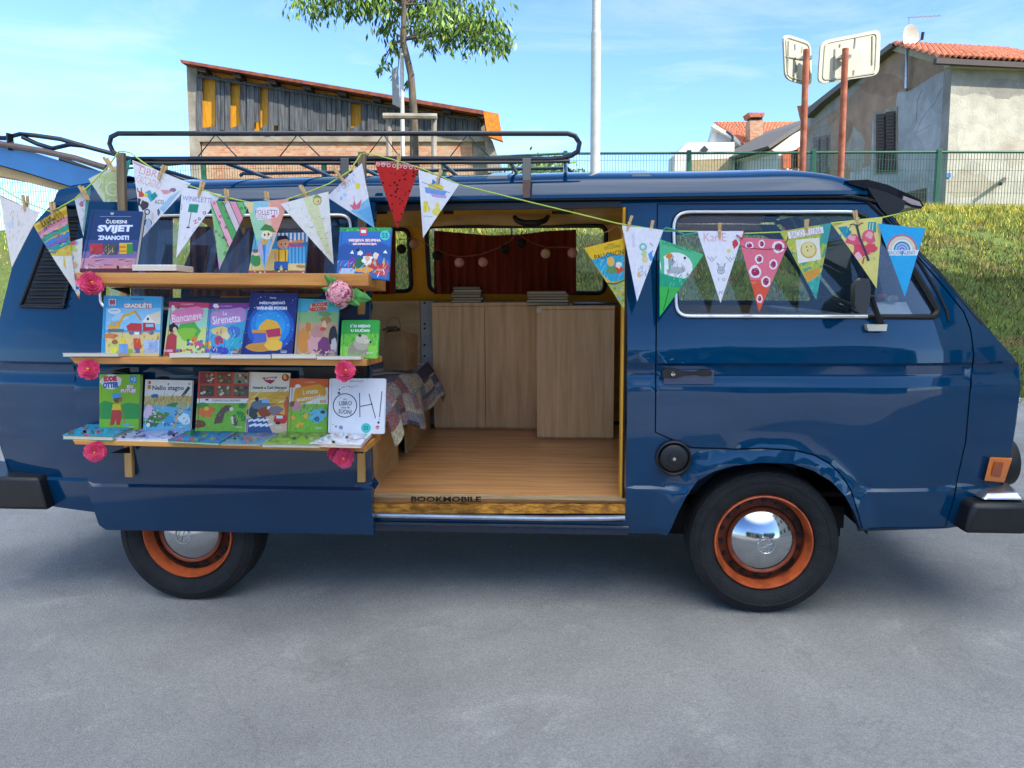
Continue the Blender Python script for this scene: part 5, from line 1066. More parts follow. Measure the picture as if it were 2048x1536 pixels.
def d12(A):
    A.rect(285, 755, 390, 792, 'f0ece0'); A.rect(285, 792, 390, 812, 'd0b870'); A.rect(285, 810, 390, 866, '6cb8d8'); A.rect(297, 762, 302, 768, 'd05a2a'); A.rect(296, 770, 302, 778, 'e08a3c'); A.text('Nello stagno', 305, 771, 368, 783, '33302e', bold=.02); A.line([(365, 793), (378, 775)], 6, '4a443c'); A.ell(337, 768, 1.6, 1.6, '444'+'444'); A.ell(379, 768, 1.6, 1.6, '6a6a6a')
    A.strokes(288, 790, 386, 812, 50, 14, 1.4, ['b89a50', 'e8d8a0', '8a9a4a', 'a8883c'], ang=1.3, seed=1); A.blob(310, 792, 8, 4, '3a6aa0', 1); A.blob(298, 825, 11, 14, 'e8c8dc', 2); A.blob(320, 832, 18, 8, '5a8a3c', 3); A.blob(304, 845, 16, 10, '3a7a4a', 4); A.dots(290, 815, 330, 848, 30, 2.4, ['f0e0ec', 'c890b8', '4a8a4a', 'a8c06a']); A.blob(348, 810, 14, 4, '3f8a5a', 5); A.line([(346, 856), (362, 818)], 5, 'cdb48a'); A.blob(364, 812, 10, 8, 'a8b48a', 6); A.blob(370, 838, 12, 10, 'd8ecf4', 7); A.blob(340, 842, 9, 10, '4a9ed0', 8); A.dots(330, 815, 384, 856, 26, 2, ['dff0f6', '3a7a6a', '2c6ca0']); A.ell(297, 850, 4, 4, W_)
standing('white pond book with a slot handle beside the green otter book', [(291, 759), (385, 761), (380, 866), (286, 864)], -.145, -.115, .012, 'f0ece0', d12)
def d13(A):
    A.rect(385, 740, 505, 797, 'c8482f'); rdd = random.Random(4)
    for r in range(2):
        for c in range(3):
            x, y = 400+c*34, 745+r*26; A.rect(x, y, x+29, y+22, ['8a2f24', '6b4a24', '8a8a70', '4a4a3c', '7a5a3a', '5c5a48'][r*3+c]); A.dots(x+3, y+3, x+26, y+19, 12, 3, ['c8a46a', '3a2a20', 'e0d4b8', 'a04a34', '6a8a5a'], seed=r*3+c)
    A.rect(385, 797, 505, 806, 'f2eee4'); A.text('COSI PICCOLO BUONO', 424, 799, 480, 803, '6a5a48'); A.rect(411, 798, 417, 801, '332a24'); A.rect(385, 806, 505, 866, '7cbc44'); A.blob(404, 812, 12, 8, '3f9a3c', 1); A.blob(412, 823, 17, 11, 'e8763a', 2); A.ell(413, 817, 5, 4, 'f0c83c'); A.poly([(428, 848), (431, 832), (442, 818), (452, 810), (464, 812), (460, 820), (450, 826), (444, 846)], '6a5048'); A.ell(463, 818, 4, 4, 'e8dcc8'); A.poly([(464, 832), (470, 828), (476, 842), (474, 852), (466, 850)], '6a5048'); A.poly([(462, 834), (466, 832), (468, 848), (464, 848)], 'e8e0d0'); A.blob(398, 848, 14, 8, '7a4a34', 3, j=.1); A.blob(484, 812, 7, 6, '2f8a3a', 4); A.blob(480, 828, 8, 7, '3a9440', 5); A.blob(490, 838, 7, 7, '2f8a3a', 6); A.strokes(392, 806, 496, 858, 70, 7, 1.2, ['5ca034', 'a0d060', '4a9030'], seed=8)
standing('green book with brown moles below a red grid of pictures on the bottom shelf', [(398, 743), (499, 745), (494, 866), (390, 864)], -.15, -.115, .010, 'c8482f', d13)
def d14(A):
    A.rect(490, 740, 582, 786, 'f4ead4'); A.rect(490, 784, 582, 866, 'e8b848'); A.strokes(495, 785, 578, 812, 16, 40, 4, ['f6dc90', 'e0a838'], ang=.3, seed=3); A.poly([(524, 755), (555, 753), (548, 763), (541, 768), (531, 763)], 'b03040'); A.text('CARS', 530, 755, 551, 760, W_, bold=.06); A.text('Attenti a Carl Attrezzi', 505, 772, 573, 778, '3a2c24', bold=.02); A.ell(571, 755, 7.5, 7.5, 'a8481c'); A.blob(570, 754, 3, 5, 'f0b86a', 1)
    A.rect(490, 832, 582, 866, 'd8c0a0'); A.poly([(493, 838), (530, 832), (545, 866), (493, 866)], '3a5a90'); [A.line([(497+i*10, 842), (508+i*10, 838), ], 4, 'e6ecf4') for i in range(4)]; [A.line([(499+i*11, 852), (512+i*11, 848), ], 4, 'e6ecf4') for i in range(4)]
    A.blob(522, 812, 19, 14, '6a7a8c', 2, j=.15); A.blob(530, 824, 14, 10, '9a4a24', 3, j=.15); A.blob(506, 826, 10, 12, '3a4a4a', 4); A.rect(524, 798, 538, 806, '8cc0e4'); A.ell(539, 816, 5, 4, 'f4f4f0'); A.ell(514, 798, 4, 4, '2c2c34'); A.blob(550, 820, 14, 10, '8a7a88', 5); A.blob(561, 838, 14, 10, 'd03a2a', 6, j=.12); A.rect(553, 831, 566, 837, 'cfe0ee'); A.ell(556, 846, 5, 3, '2c2c30'); A.blob(576, 812, 8, 18, 'd0603a', 7)
standing('cream and yellow book with a brown tow truck and red car on the bottom shelf', [(498, 744), (580, 746), (573, 866), (490, 865)], -.152, -.112, .010, 'f4ead4', d14)
def d15(A):
    A.rect(570, 755, 660, 775, 'ea6a24'); A.rect(570, 775, 660, 812, 'f0ece0'); A.rect(570, 808, 660, 866, '84c440'); A.text('I CLASSICI', 610, 763, 630, 766, 'f6c89c'); A.ell(596, 774, 6, 6, 'f4f4f6'); A.poly(rnd([(586, 802), (590, 776), (640, 768), (652, 776), (652, 792), (600, 808), (590, 808)], 7), 'eda828')
    A.text('L orsetto', 606, 778, 636, 788, 'fdf4e0', rot=-.08, bold=.02); A.text('anatroccolo', 593, 791, 647, 800, 'fdf4e0', rot=-.13, bold=.02); A.text('era', 640, 800, 652, 806, 'e08a5a'); A.blob(592, 814, 12, 9, 'd89aa0', 1); A.blob(584, 808, 6, 6, '8a5a4a', 2); A.strokes(600, 806, 634, 824, 22, 14, 1.2, ['8aa870', 'c8d8b0', '5a8a4a'], seed=2); A.blob(636, 830, 17, 15, '6cc0e4', 3); A.blob(634, 838, 6, 5, '2c5a9a', 4); A.blob(645, 824, 5, 4, '3a3a48', 5)
    for x, y in ((587, 836), (602, 848), (612, 832), (596, 852)): A.blob(x, y, 5, 5, 'f0b43c', x); 
    A.strokes(575, 815, 655, 860, 60, 7, 1.2, ['6aac34', 'a8d868', '509a30'], seed=11)
standing('orange topped duckling tale book between the tow truck book and the white one', [(581, 757), (657, 758), (654, 866), (575, 866)], -.155, -.118, .010, 'ea6a24', d15)
def d16(A):
    A.rect(650, 750, 775, 875, 'eef0f8'); g = '454650'; A.ring(690, 811, 22.5, 24.5, g, sy=1); A.line([(719, 786), (720, 834)], 1.8, g); A.line([(738, 788), (751, 836)], 1.8, g); A.line([(720, 813), (745, 808)], 1.8, g); A.line([(764, 783), (759, 834)], 1.8, g); A.ell(758.5, 839, 1, 1, g)
    A.text('UN', 687, 797, 693, 800, g); A.text('LIBRO', 678, 802, 704, 811, '5a5c68'); A.text('che fa', 682, 813, 700, 817, g); A.text('SUONI', 677, 819, 703, 828, '4a4c58', rot=.08); A.text('HERVE TULLET', 699, 761, 727, 764, '8a8c98')
    for i, (x, y, r) in enumerate([(679, 779, 1.6), (684, 776, 1.2), (688, 774, 1.2), (694, 772, 1), (699, 773, 1.4), (704, 774, 1.2), (709, 773, 1), (714, 772, 1), (681, 795, 1)]): A.ell(x, y, r, r, ['3a3f7a', 'd0603c', '444650'][i % 3])
    A.ell(678, 786, 2.6, 2.6, '2c3c8a'); A.ell(682, 855, 4, 4, '8a92c0'); A.ell(672, 853, 1.8, 1.8, '4a5a8a'); A.ell(666, 849, 1, 1, '7a7a8a'); A.ell(732, 856, 10, 10, '4ccfc8'); A.text('55', 727, 852, 737, 860, '1f7a78'); A.ell(755, 855, 4, 4, 'd8604a'); A.ell(757, 845, 2.6, 2.6, '2c4a8a')
standing('white board book with a big hand drawn OH!, rightmost on the bottom shelf', [(659, 757), (771, 757), (768, 868), (656, 866)], -.19, -.155, .016, 'eef0f8', d16, rad=4)
bz = PY(400, 885, -.31).z
def fart(cols, seed, n=40, r=4):
    def f(A):
        A.dots(A.x0+10, A.y0+2, A.x1-10, A.y1-2, n, r, cols, seed=seed); A.strokes(A.x0+10, A.y0+2, A.x1-10, A.y1-2, n//2, 16, 1.6, cols, ang=.1, seed=seed+1)
    return f
FLATS = [([(124, 870), (225, 873), (277, 850), (178, 847)], '2f9ec8', 'blue green hardback lying flat at the left end of the bottom shelf', ['3fb0d8', '2c7a6a', '8a5a4a', 'c86a7a', '58b8e0'], .018, '2f8a5a'),
 ([(230, 877), (336, 878), (384, 857), (282, 854)], 'a9bce8', 'pale blue flat book, second from the left on the bottom shelf', ['8aa0dc', 'c8b4e0', '7a6aa8', 'b8ccf0', '4a4a78'], .010, 'f0f0f2'),
 ([(336, 881), (438, 886), (482, 859), (384, 857)], '2f72b4', 'dark blue and green flat book in front of the moles book', ['3a84c4', '2f8a4a', 'c8406a', '285a98', '50a060'], .010, '3a8a5c'),
 ([(439, 887), (522, 889), (566, 862), (482, 859)], '5a8ab0', 'blue and olive flat magazine in front of the tow truck book', ['4a7ac0', '8a9a4a', 'b8a878', 'c05a4a', '3a6a9a'], .007, 'b8b890'),
 ([(523, 888), (640, 890), (660, 864), (568, 862)], '7aa844', 'green leafy flat book in front of the duckling book', ['5a9434', '98bc5c', 'b8a878', '4a8a3a', '7a9a7a'], .012, 'a8a894'),
 ([(618, 887), (722, 890), (744, 866), (664, 866)], 'dfe4ee', 'white and pastel flat book at the right end of the bottom shelf', ['c8d4ea', 'a8b88a', '9ab0d8', 'd8b4a8', 'e8ecf4'], .012, 'e8c0a8')]
for i, (q, c, lb, cols, th, ed) in enumerate(FLATS):
    zt = bz+[.022, .012, .012, .008, .014, .018][i]; flat(lb, q, th, c, fart(cols, i+3), z=zt, edge=ed)

# ================================================================ bunting
CORD = mat('lime_cord', 'b9cf4e', rough=.7)
def cord(pts, name, label, m, r=.003):
    o = MB().tube([PY(a, b, y) for a, b, y in pts], r, 6).build(name, m, smooth=True); return tag(o, label, 'cord')
CP = [(-40, 350, -.06), (0, 375, -.08), (50, 404, -.10), (103, 424, -.10), (150, 398, -.06), (182, 368, -.03), (216, 333, 0), (238, 303, .02), (250, 303, .0), (262, 306, -.01), (288, 326, -.06), (322, 348, -.09), (381, 372, -.10), (443, 393, -.11), (500, 405, -.12), (570, 400, -.12), (612, 386, -.12), (657, 368, -.09), (700, 342, -.05), (722, 308, .005), (735, 306, .005), (760, 312, -.02), (796, 322, -.04), (840, 336, -.05), (880, 352, -.05), (918, 369, -.05), (1080, 409, -.05), (1236, 447, -.045), (1265, 452, -.045), (1330, 462, -.045), (1395, 463, -.045), (1440, 464, -.045), (1490, 467, -.045), (1565, 464, -.045), (1620, 455, -.045), (1665, 447, -.045), (1715, 440, -.03), (1765, 435, .01), (1796, 428, .08)]
cord(CP, 'bunting_cord', 'thin lime green cord carrying the paper flags along the van', CORD, .0028)
def cordY(x):
    for a, b in zip(CP, CP[1:]):
        if a[0] <= x <= b[0]: t = (x-a[0])/max(1e-6, b[0]-a[0]); return a[2]+(b[2]-a[2])*t
    return -.045
def flag(TL, TR, B, label, col, draw, dy=-.006, yaw=0, bend=.011, lean=.0):
    mx_ = ((TL[0]+TR[0])/2, (TL[1]+TR[1])/2); Y = cordY(mx_[0])+dy; o = PY(*mx_, Y)
    a = math.radians(yaw); n = Vector((math.sin(a), -math.cos(a), lean)).normalized(); reg = [TL, TR, B]
    A = Art(o, n, reg, step=.00012, strips=7, bendfn=lambda u, v: bend*math.sin(u*3.1+.3)*(.4+.6*v))
    A._emit([list(reg)], col); draw(A)
    ob = A.build('paper_flag', DRAWN); tag(ob, label, 'flag', 'paper bunting flags'); return ob
def scr(A, s, x0, y0, x1, y1, c, **k): A.text(s, x0, y0, x1, y1, c, bold=-.005, **k)
PW = 'f1eff2'
flag((-1, 389), (79, 425), (28, 535), 'white flag with faint pencil drawing, far left on the cord', 'efe6e2', lambda A: (A.strokes(8, 415, 50, 480, 22, 9, 1, ['c9a4a0', 'b0b8cc', 'd8c490'], seed=1), A.line([(2, 392), (40, 408)], 1.5, 'd07a50'), A.blob(24, 450, 6, 8, 'd8dce8', 1)), yaw=-8)
def f2(A):
    A.rect(60, 400, 165, 600, 'e0c45a')
    for (y, c) in ((438, 'c8a030'), (452, 'd88a9a'), (462, 'e0a0b0'), (470, '4aa488'), (484, '4a8ad0'), (493, '8a6ab0'), (500, '3aa0a0')): A.line([(78, y+18), (104, y), (138, y-16)], 10, c)
    A.strokes(78, 440, 140, 510, 50, 10, 2, ['3a9a7a', 'd8627a', '4a70c0', 'e8d05a', '6a4a80'], ang=.5, seed=2); A.rect(60, 512, 165, 600, 'e8e6e0'); scr(A, 'KRAMALIUS', 82, 425, 128, 450, '6a4a2a', rot=-.55)
flag((67, 450), (133, 411), (152, 585), 'yellow flag with painted rainbow bands, second from the left', 'e0c45a', f2, yaw=6)
def f2b(A):
    A.dots(105, 480, 165, 560, 26, 7, ['e8b890', 'c8d86a', 'd86a7a', 'a8c8e0', '9a5aa0', 'f0d060', 'ffffff'], seed=5); A.dots(130, 560, 165, 598, 14, 4, ['e0402c', 'f0c030', '3a7ad0'], seed=6); A.strokes(110, 490, 160, 580, 16, 14, 1.6, ['4a5a8a', '3a8a7a', 'd06a3a'], seed=7)
flag((103, 497), (165, 476), (159, 598), 'narrow spotted flag hanging beside the air vent', 'ece8e2', f2b, dy=-.02, yaw=10)
flag((149, 398), (182, 374), (168, 474), 'thin white flag turned sideways behind the dark blue book', 'e9e8f0', lambda A: (A.poly([(174, 380), (182, 374), (170, 470), (166, 460)], '6ab0a4'), A.blob(164, 408, 5, 6, 'c8849a', 1), A.strokes(155, 400, 170, 440, 8, 7, 1, ['b07a98', '6a7ab0'], seed=1)), dy=.01, yaw=20)
def f4(A):
    A.poly([(195, 358), (262, 322), (262, 440), (235, 440)], 'c6d29a'); A.strokes(190, 350, 260, 425, 60, 14, 3, ['dfe4b0', 'b8c880', 'eef0d8', 'c8d470'], seed=3); A.ring(228, 378, 12, 15, 'e9ecc8'); A.ring(228, 378, 5, 7, 'dfe0b0'); A.poly([(248, 320), (262, 318), (256, 425), (247, 420)], '56b4a4'); A.strokes(249, 325, 260, 410, 12, 10, 2, ['8ad0c0', '3a9a90'], ang=1.3, seed=4)
flag((177, 358), (262, 318), (235, 440), 'pale yellow green flag behind the left post top', 'dde2c8', f4, dy=.075, yaw=4)
def f5(A):
    scr(A, 'LIBRI', 280, 338, 320, 352, 'e6a0a8', rot=.25); scr(A, 'CACCAGNO', 274, 356, 325, 372, 'eab0b0', rot=.3); A.ell(279, 388, 12, 6, 'e0603a', rot=.25); A.line([(276, 376), (278, 384)], 2, 'b04a3a'); A.line([(284, 376), (285, 386)], 2, 'b04a3a'); A.blob(268, 378, 4, 9, 'd050a0', 1); A.blob(276, 404, 8, 10, '4a3c48', 2); A.blob(290, 411, 9, 9, '5a4a52', 3)
    A.poly([(292, 385), (302, 380), (312, 398), (304, 404)], '4ab4c8'); A.ell(294, 390, 4, 4, 'f0d850'); A.poly([(303, 392), (312, 384), (318, 392), (308, 402)], '3a9a9a'); scr(A, 'ACO', 312, 400, 330, 408, '5a5a78'); A.ring(297, 424, 4, 6, '4a4450', n=12); A.ring(299, 446, 5, 8, '4a4450', n=12); A.blob(320, 425, 3, 6, '6a6a90', 4); A.blob(334, 384, 10, 4, 'e8a0b0', 5); A.blob(347, 380, 7, 4, '9a8090', 6); A.poly([(340, 395), (362, 380), (330, 425), (322, 418)], 'a8d0ec'); A.blob(300, 450, 6, 12, 'c8d8f0', 7); A.blob(308, 432, 3, 8, 'f0d8b8', 8); A.line([(268, 325), (290, 335)], 3, 'e8a0b0')
flag((265, 320), (381, 367), (288, 476), 'large white flag with orange mushroom and brown shapes', PW, f5, dy=.0, yaw=-6)
def f6(A):
    scr(A, 'WINKLETTI', 366, 394, 424, 404, '7a78d0', rot=.09); A.poly([(380, 408), (399, 409), (396, 426), (377, 424)], '2f9a80'); A.line([(384, 424), (379, 452)], 1.4, '3a6a60'); A.ell(378, 455, 4, 2, '7a5a70'); A.line([(365, 408), (364, 420)], 1, '4a9a8a'); A.line([(361, 408), (361, 420)], 1, '4a9a8a'); A.line([(388, 443), (394, 440), (391, 448), (398, 445)], 1.4, 'd8608a'); A.ring(410, 426, 2, 3.4, '6a5a70', n=10); A.ring(400, 438, 1.6, 3, '6a5a90', n=10); A.strokes(370, 455, 395, 480, 6, 7, .8, ['b0a8d0'], seed=1)
flag((365, 374), (443, 389), (353, 516), 'white flag with a green lampshade drawing', 'eeedf4', f6, dy=-.004, yaw=4)
def f7(A):
    cs = ['8acb8a', 'efb4c4', '5cb46a', 'dcd0d8', 'f0a0b8', '7ac87a', 'e4e4d8']
    for i in range(9): A.line([(405+i*13, 380), (465+i*13, 520)], 11, cs[i % 7])
    for i in range(9): A.line([(411+i*13, 380), (471+i*13, 520)], 1, '4a5a54')
    rdd = random.Random(3)
    for i in range(30): x, y = rdd.uniform(425, 492), rdd.uniform(405, 525); A.ring(x, y, 1.4, 2.6, rdd.choice(['3a7a4a', 'b04a6a', '5a5a6a']), n=8)
    A.poly([(432, 505), (448, 528), (441, 542)], 'c8b0e0')
flag((421, 401), (500, 405), (441, 540), 'green and pink striped flag with small rings', '9ccf98', f7, dy=-.008, yaw=-3)
def f8(A):
    A.poly([(493, 405), (520, 403), (512, 470), (505, 450)], 'ecd89a'); A.poly([(508, 404), (540, 402), (528, 440), (505, 436)], '9ad0e0'); A.poly([(500, 425), (530, 430), (532, 500), (515, 490)], 'a4d8b8'); A.poly([(540, 402), (578, 398), (556, 470), (545, 455)], 'eea898'); A.poly([(515, 480), (548, 470), (531, 540)], '8ac0ea'); A.poly([(525, 490), (534, 480), (531, 535)], '3a8ed8'); A.poly([(519, 490), (526, 486), (530, 520)], 'd0b0e0')
    A.poly(rnd([(511, 424), (515, 415), (556, 414), (560, 424), (554, 436), (515, 441)], 5), 'f4ecf4'); scr(A, 'FOLLETTI', 512, 420, 555, 430, '7a3a6a'); scr(A, 'DOLCI', 515, 431, 535, 438, '9a5a8a'); A.blob(548, 433, 4, 3, 'e06a80', 1)
    A.poly([(521, 460), (532, 448), (544, 452), (553, 465)], '4a8a4a'); A.ell(535, 470, 11, 9, 'f2ead0'); A.ell(531, 470, 1.8, 2.2, '403a30'); A.ell(539, 469, 1.8, 2.2, '403a30'); A.blob(530, 484, 7, 6, 'd8b060', 2); A.strokes(520, 460, 552, 490, 14, 6, 1, ['5a9a5a', 'c8a050'], seed=2)
flag((493, 405), (578, 398), (530, 540), 'pastel flag lettered in purple with a green hatted figure', 'e8c8b8', f8, dy=-.012, yaw=0)
def f9(A):
    A.poly([(606, 395), (632, 392), (664, 515), (650, 500)], 'dfe3b4'); A.strokes(612, 420, 656, 505, 40, 6, 1.2, ['b8c470', 'a8a8a0', 'cfd890'], ang=.2, seed=4); A.ell(635, 402, 7, 9, 'e8dca0'); A.poly([(626, 396), (634, 388), (645, 396)], '8aaa5a'); A.ring(635, 402, 7, 8.5, '9aa060', n=14); A.ell(637, 403, 2, 3, 'd8a050'); A.strokes(575, 405, 610, 420, 12, 5, .8, ['b0b4c0'], seed=5); A.dots(612, 440, 655, 510, 12, 1.2, ['8a8a90'])
flag((561, 408), (657, 383), (667, 529), 'big off white flag with a yellow green stripe and leaf', 'ecebe8', f9, dy=-.012, yaw=3)
def f10(A):
    scr(A, 'LA BARCHETTA', 660, 352, 712, 368, 'b4b4d4', rot=-.5); scr(A, 'DI CARTA', 672, 366, 712, 376, 'b8b8d8', rot=-.45); A.ell(716, 372, 5, 6, 'ece04a'); A.poly([(702, 422), (738, 396), (750, 456), (735, 450)], '8ec8ee'); A.poly([(715, 425), (742, 410), (748, 452)], '74b8e8'); A.poly([(699, 409), (706, 411), (709, 401), (713, 411), (724, 398), (720, 417), (708, 420)], 'e8708c'); A.ell(683, 397, 3, 4, 'a8c8f0'); A.ell(690, 390, 4, 4, 'c0d8f4'); A.line([(709, 404), (708, 392)], 1, 'e0708c')
flag((654, 394), (724, 326), (749, 456), 'white flag with a red paper boat on blue water', 'eeecf4', f10, dy=-.006, yaw=8)
def f11(A):
    A.dots(755, 340, 838, 450, 75, 2.2, ['2c1512', '3a1814'], seed=9); A.line([(748, 320), (840, 335)], 5, 'c8505a'); [A.ring(756+i*11, 329+i*1.0, 2.6, 3.8, 'f0d8d8', n=10) for i in range(8)]; scr(A, 'AI LINDO', 752, 324, 776, 330, 'f6f0f0', rot=.05); scr(A, 'UOMO', 800, 326, 834, 334, 'f0c0c0', rot=.04)
flag((748, 322), (840, 331), (796, 458), 'red flag covered in dark seed dots', 'c42a28', f11, dy=-.008, yaw=0)
def f12(A):
    A.ell(872, 374, 16, 7, 'e8d040', rot=.15); A.poly([(850, 374), (894, 384), (890, 392), (852, 386)], '7aa4e0'); A.poly([(862, 388), (894, 392), (892, 397), (866, 394)], 'c8a8d8'); A.poly([(866, 358), (874, 366), (864, 370)], '4a80d0'); A.line([(844, 364), (900, 386)], 1, '5a78c0'); A.poly([(878, 352), (882, 352), (880, 368), (874, 370)], '5a8ad8')
    A.blob(853, 418, 9, 7, 'f0d840', 1, j=.1); A.blob(852, 408, 5, 6, 'f0dc50', 2, j=.1); A.blob(874, 424, 9, 8, 'f2e070', 3, j=.1); A.blob(876, 412, 4, 7, 'f2e47a', 4, j=.1); A.line([(846, 432), (866, 434)], 2, 'c8c8d8')
flag((837, 339), (918, 369), (847, 476), 'white flag with a parrot and yellow pears', 'efeef2', f12, dy=-.008, yaw=-4)
def f13(A):
    A.poly([(1160, 500), (1260, 470), (1255, 500), (1240, 508), (1215, 505), (1195, 520), (1180, 520)], 'e8bc30'); A.poly([(1182, 520), (1200, 516), (1215, 506), (1235, 510), (1260, 508), (1256, 565), (1225, 565), (1210, 555)], '3aa8cc'); A.strokes(1190, 515, 1250, 562, 40, 9, 3, ['52b8d8', '2a94bc', '6cc8e0'], seed=3); A.ell(1221, 523, 8, 10, 'e8b860'); A.blob(1236, 538, 10, 8, 'd8583a', 1); A.blob(1222, 540, 12, 7, '6a9a5a', 2); A.blob(1237, 530, 6, 7, 'f2e8d8', 3)
    A.poly([(1210, 565), (1260, 558), (1256, 625), (1240, 610)], 'a8b45a'); A.dots(1222, 565, 1252, 612, 20, 4, ['e07a4a', '8a9ad8', 'c8c870', 'e8a060', '6a9a50'], seed=4); A.line([(1206, 566), (1230, 568), (1256, 558)], 2, '2c5a4a'); scr(A, 'NONNO', 1214, 487, 1228, 491, '5a3a14', rot=-.15); scr(A, 'LEO LIONNI', 1208, 491, 1240, 497, '5a3a14', rot=-.15); A.text('PALLONCINI', 1188, 504, 1250, 514, '5a3a14', rot=-.2, bold=0)
flag((1168, 496), (1249, 476), (1249, 621), 'yellow and blue painted flag with a duckling beside the doorway', 'e8bc30', f13, dy=-.004, yaw=6)
def f14(A):
    scr(A, 'TINTAGEL', 1252, 478, 1282, 484, 'a8a0c8', rot=1.45); A.ring(1286, 494, 4, 8, '8ac8c0', n=14); A.poly([(1296, 508), (1306, 500), (1304, 510), (1310, 520), (1300, 522)], '5aa4e8'); A.ell(1290, 519, 6, 7, 'e8dca0'); A.blob(1288, 508, 6, 7, 'c8dca0', 1); A.strokes(1276, 530, 1300, 552, 20, 6, 1.2, ['6ab0a0', '8aa8b8', 'a8c8b8'], seed=5); A.blob(1278, 550, 4, 6, 'e8c878', 2); A.line([(1300, 486), (1306, 492)], 1.4, '6a7a9a'); A.blob(1270, 582, 7, 10, 'e2e2f8', 3)
flag((1244, 451), (1327, 460), (1274, 603), 'white flag with pale blue green scribbled creature on the pillar', 'f0eef8', f14, dy=-.012, yaw=-3)
def f15(A):
    A.poly([(1319, 478), (1410, 508), (1400, 530), (1345, 575), (1319, 560)], '5cc490'); A.ell(1352, 532, 33, 27, 'f4f4fa', rot=.2); A.ell(1338, 512, 7, 5, 'e88a3c', rot=-.3); A.blob(1352, 540, 22, 7, 'b8bcc0', 1); A.blob(1342, 524, 6, 8, 'a8a8b4', 2); A.strokes(1335, 520, 1375, 550, 20, 10, 1, ['8a8e9a', 'c8ccd0', '6a6e7a'], seed=1); A.line([(1344, 522), (1346, 512)], 1.4, '4a4a60'); A.ell(1369, 516, 2.6, 2.6, '3a2c34'); A.ell(1375, 549, 1.6, 1.6, '8a2c34'); A.poly([(1319, 545), (1340, 552), (1378, 560), (1362, 575), (1319, 572)], '2fa882'); A.strokes(1322, 548, 1372, 572, 20, 8, 2, ['3ab890', '6ad0a8'], seed=2); A.poly([(1319, 572), (1362, 575), (1319, 636)], '48bc5a'); A.poly([(1319, 590), (1340, 598), (1319, 636)], '3cc050'); A.line([(1337, 578), (1330, 605), (1326, 620)], 1.4, '1f6a3c'); A.text('CROVABELL BOM', 1324, 488, 1388, 497, '1f7a58', rot=.28, bold=0)
flag((1319, 478), (1408, 509), (1319, 633), 'green flag with a grey animal in a white circle', '5cc490', f15, dy=-.010, yaw=4)
def f16(A):
    scr(A, 'KarlE', 1407, 466, 1452, 483, 'e8a8bc'); A.blob(1470, 487, 6, 8, 'd84a5a', 1, j=.15); A.poly([(1464, 488), (1476, 488), (1468, 499)], 'd84a5a'); A.ell(1457, 502, 4, 4, 'eede80'); g = '8a8a9c'
    for x in (1423, 1460): A.line([(x-9, 513), (x-3, 520), (x, 514), (x+3, 520), (x+9, 513), (x, 524), (x-9, 513)], .9, g)
    A.ring(1441, 541, 6, 7.6, g, n=16); A.ell(1441, 541, 5, 5, 'c8c8d4'); A.line([(1437, 535), (1433, 526), (1440, 532)], 1.2, g); A.line([(1445, 535), (1450, 526), (1448, 536)], 1.2, g); A.ell(1439, 540, 1, 1, '303040'); A.ell(1444, 540, 1, 1, '303040'); scr(A, 'i o', 1436, 554, 1450, 562, g); A.line([(1437, 590), (1439, 582), (1443, 588), (1444, 580)], 1, g)
flag((1394, 462), (1488, 462), (1440, 606), 'white flag with a pencil rabbit face and red heart', 'f2f0fa', f16, dy=-.006, yaw=0)
def f17(A):
    A.poly([(1495, 560), (1560, 560), (1517, 626)], 'e8604a'); A.strokes(1500, 556, 1545, 566, 10, 14, 3, ['f07a50', 'e88a78'], ang=.1, seed=1)
    for x, y, r, k in ((1498, 491, 8, .9), (1523, 488, 6, 1.3), (1557, 494, 12, .95), (1518, 518, 8, 1.1), (1546, 529, 8, 1.2), (1510, 544, 12, 1), (1531, 563, 9, 1.2), (1518, 597, 5.5, 1.5)):
        A.blob(x, y, r*1.05, r*k*1.05, 'f8ecf2', x, j=.12); A.blob(x, y, r*.68, r*.68*k, 'b03a62', x+1, j=.1); A.dots(x-r*.5, y-r*.5, x+r*.5, y+r*.5, 7, 1, ['f0c0d0', '5a1a34'], seed=x)
    A.line([(1478, 490), (1492, 496), (1530, 499), (1578, 496)], 1.4, '9a2c3c')
flag((1477, 475), (1580, 480), (1517, 624), 'pink flag printed with cut fruit in white outlines', 'ee7a90', f17, dy=-.008, yaw=-2)
def f18(A):
    A.strokes(1570, 455, 1660, 590, 90, 18, 7, ['c8cc60', '8ab860', 'e0cc60', '5aa890', 'b8c45a'], ang=.9, seed=2); A.poly([(1640, 450), (1665, 446), (1655, 490), (1642, 485)], '4aa4a4'); A.poly([(1608, 545), (1640, 535), (1636, 560), (1612, 566)], 'dca04a'); A.poly([(1612, 566), (1648, 545), (1631, 602)], '46b0a8'); A.strokes(1618, 555, 1640, 590, 12, 9, 3, ['70c8c0', '3a9a94'], ang=1.2, seed=3)
    A.poly([(1590, 480), (1638, 475), (1641, 519), (1595, 527)], 'f0ecdc'); A.ring(1616, 500, 14, 16.5, 'd8a84a', n=22); A.ell(1616, 499, 14, 15, 'ecdc9a'); A.ell(1612, 494, 1.3, 1.6, '5a5040'); A.ell(1621, 493, 1.3, 1.6, '5a5040'); A.ell(1614, 501, 1.3, 1.6, '5a5040'); A.poly([(1574, 464), (1645, 453), (1647, 466), (1577, 478)], 'f2f0ee'); A.text('BACIO DI LUNA', 1580, 459, 1642, 472, 'c49ab0', rot=-.15, bold=0)
flag((1559, 463), (1663, 446), (1631, 600), 'green yellow flag with a small moon face card glued on', 'b8c45a', f18, dy=-.008, yaw=2)
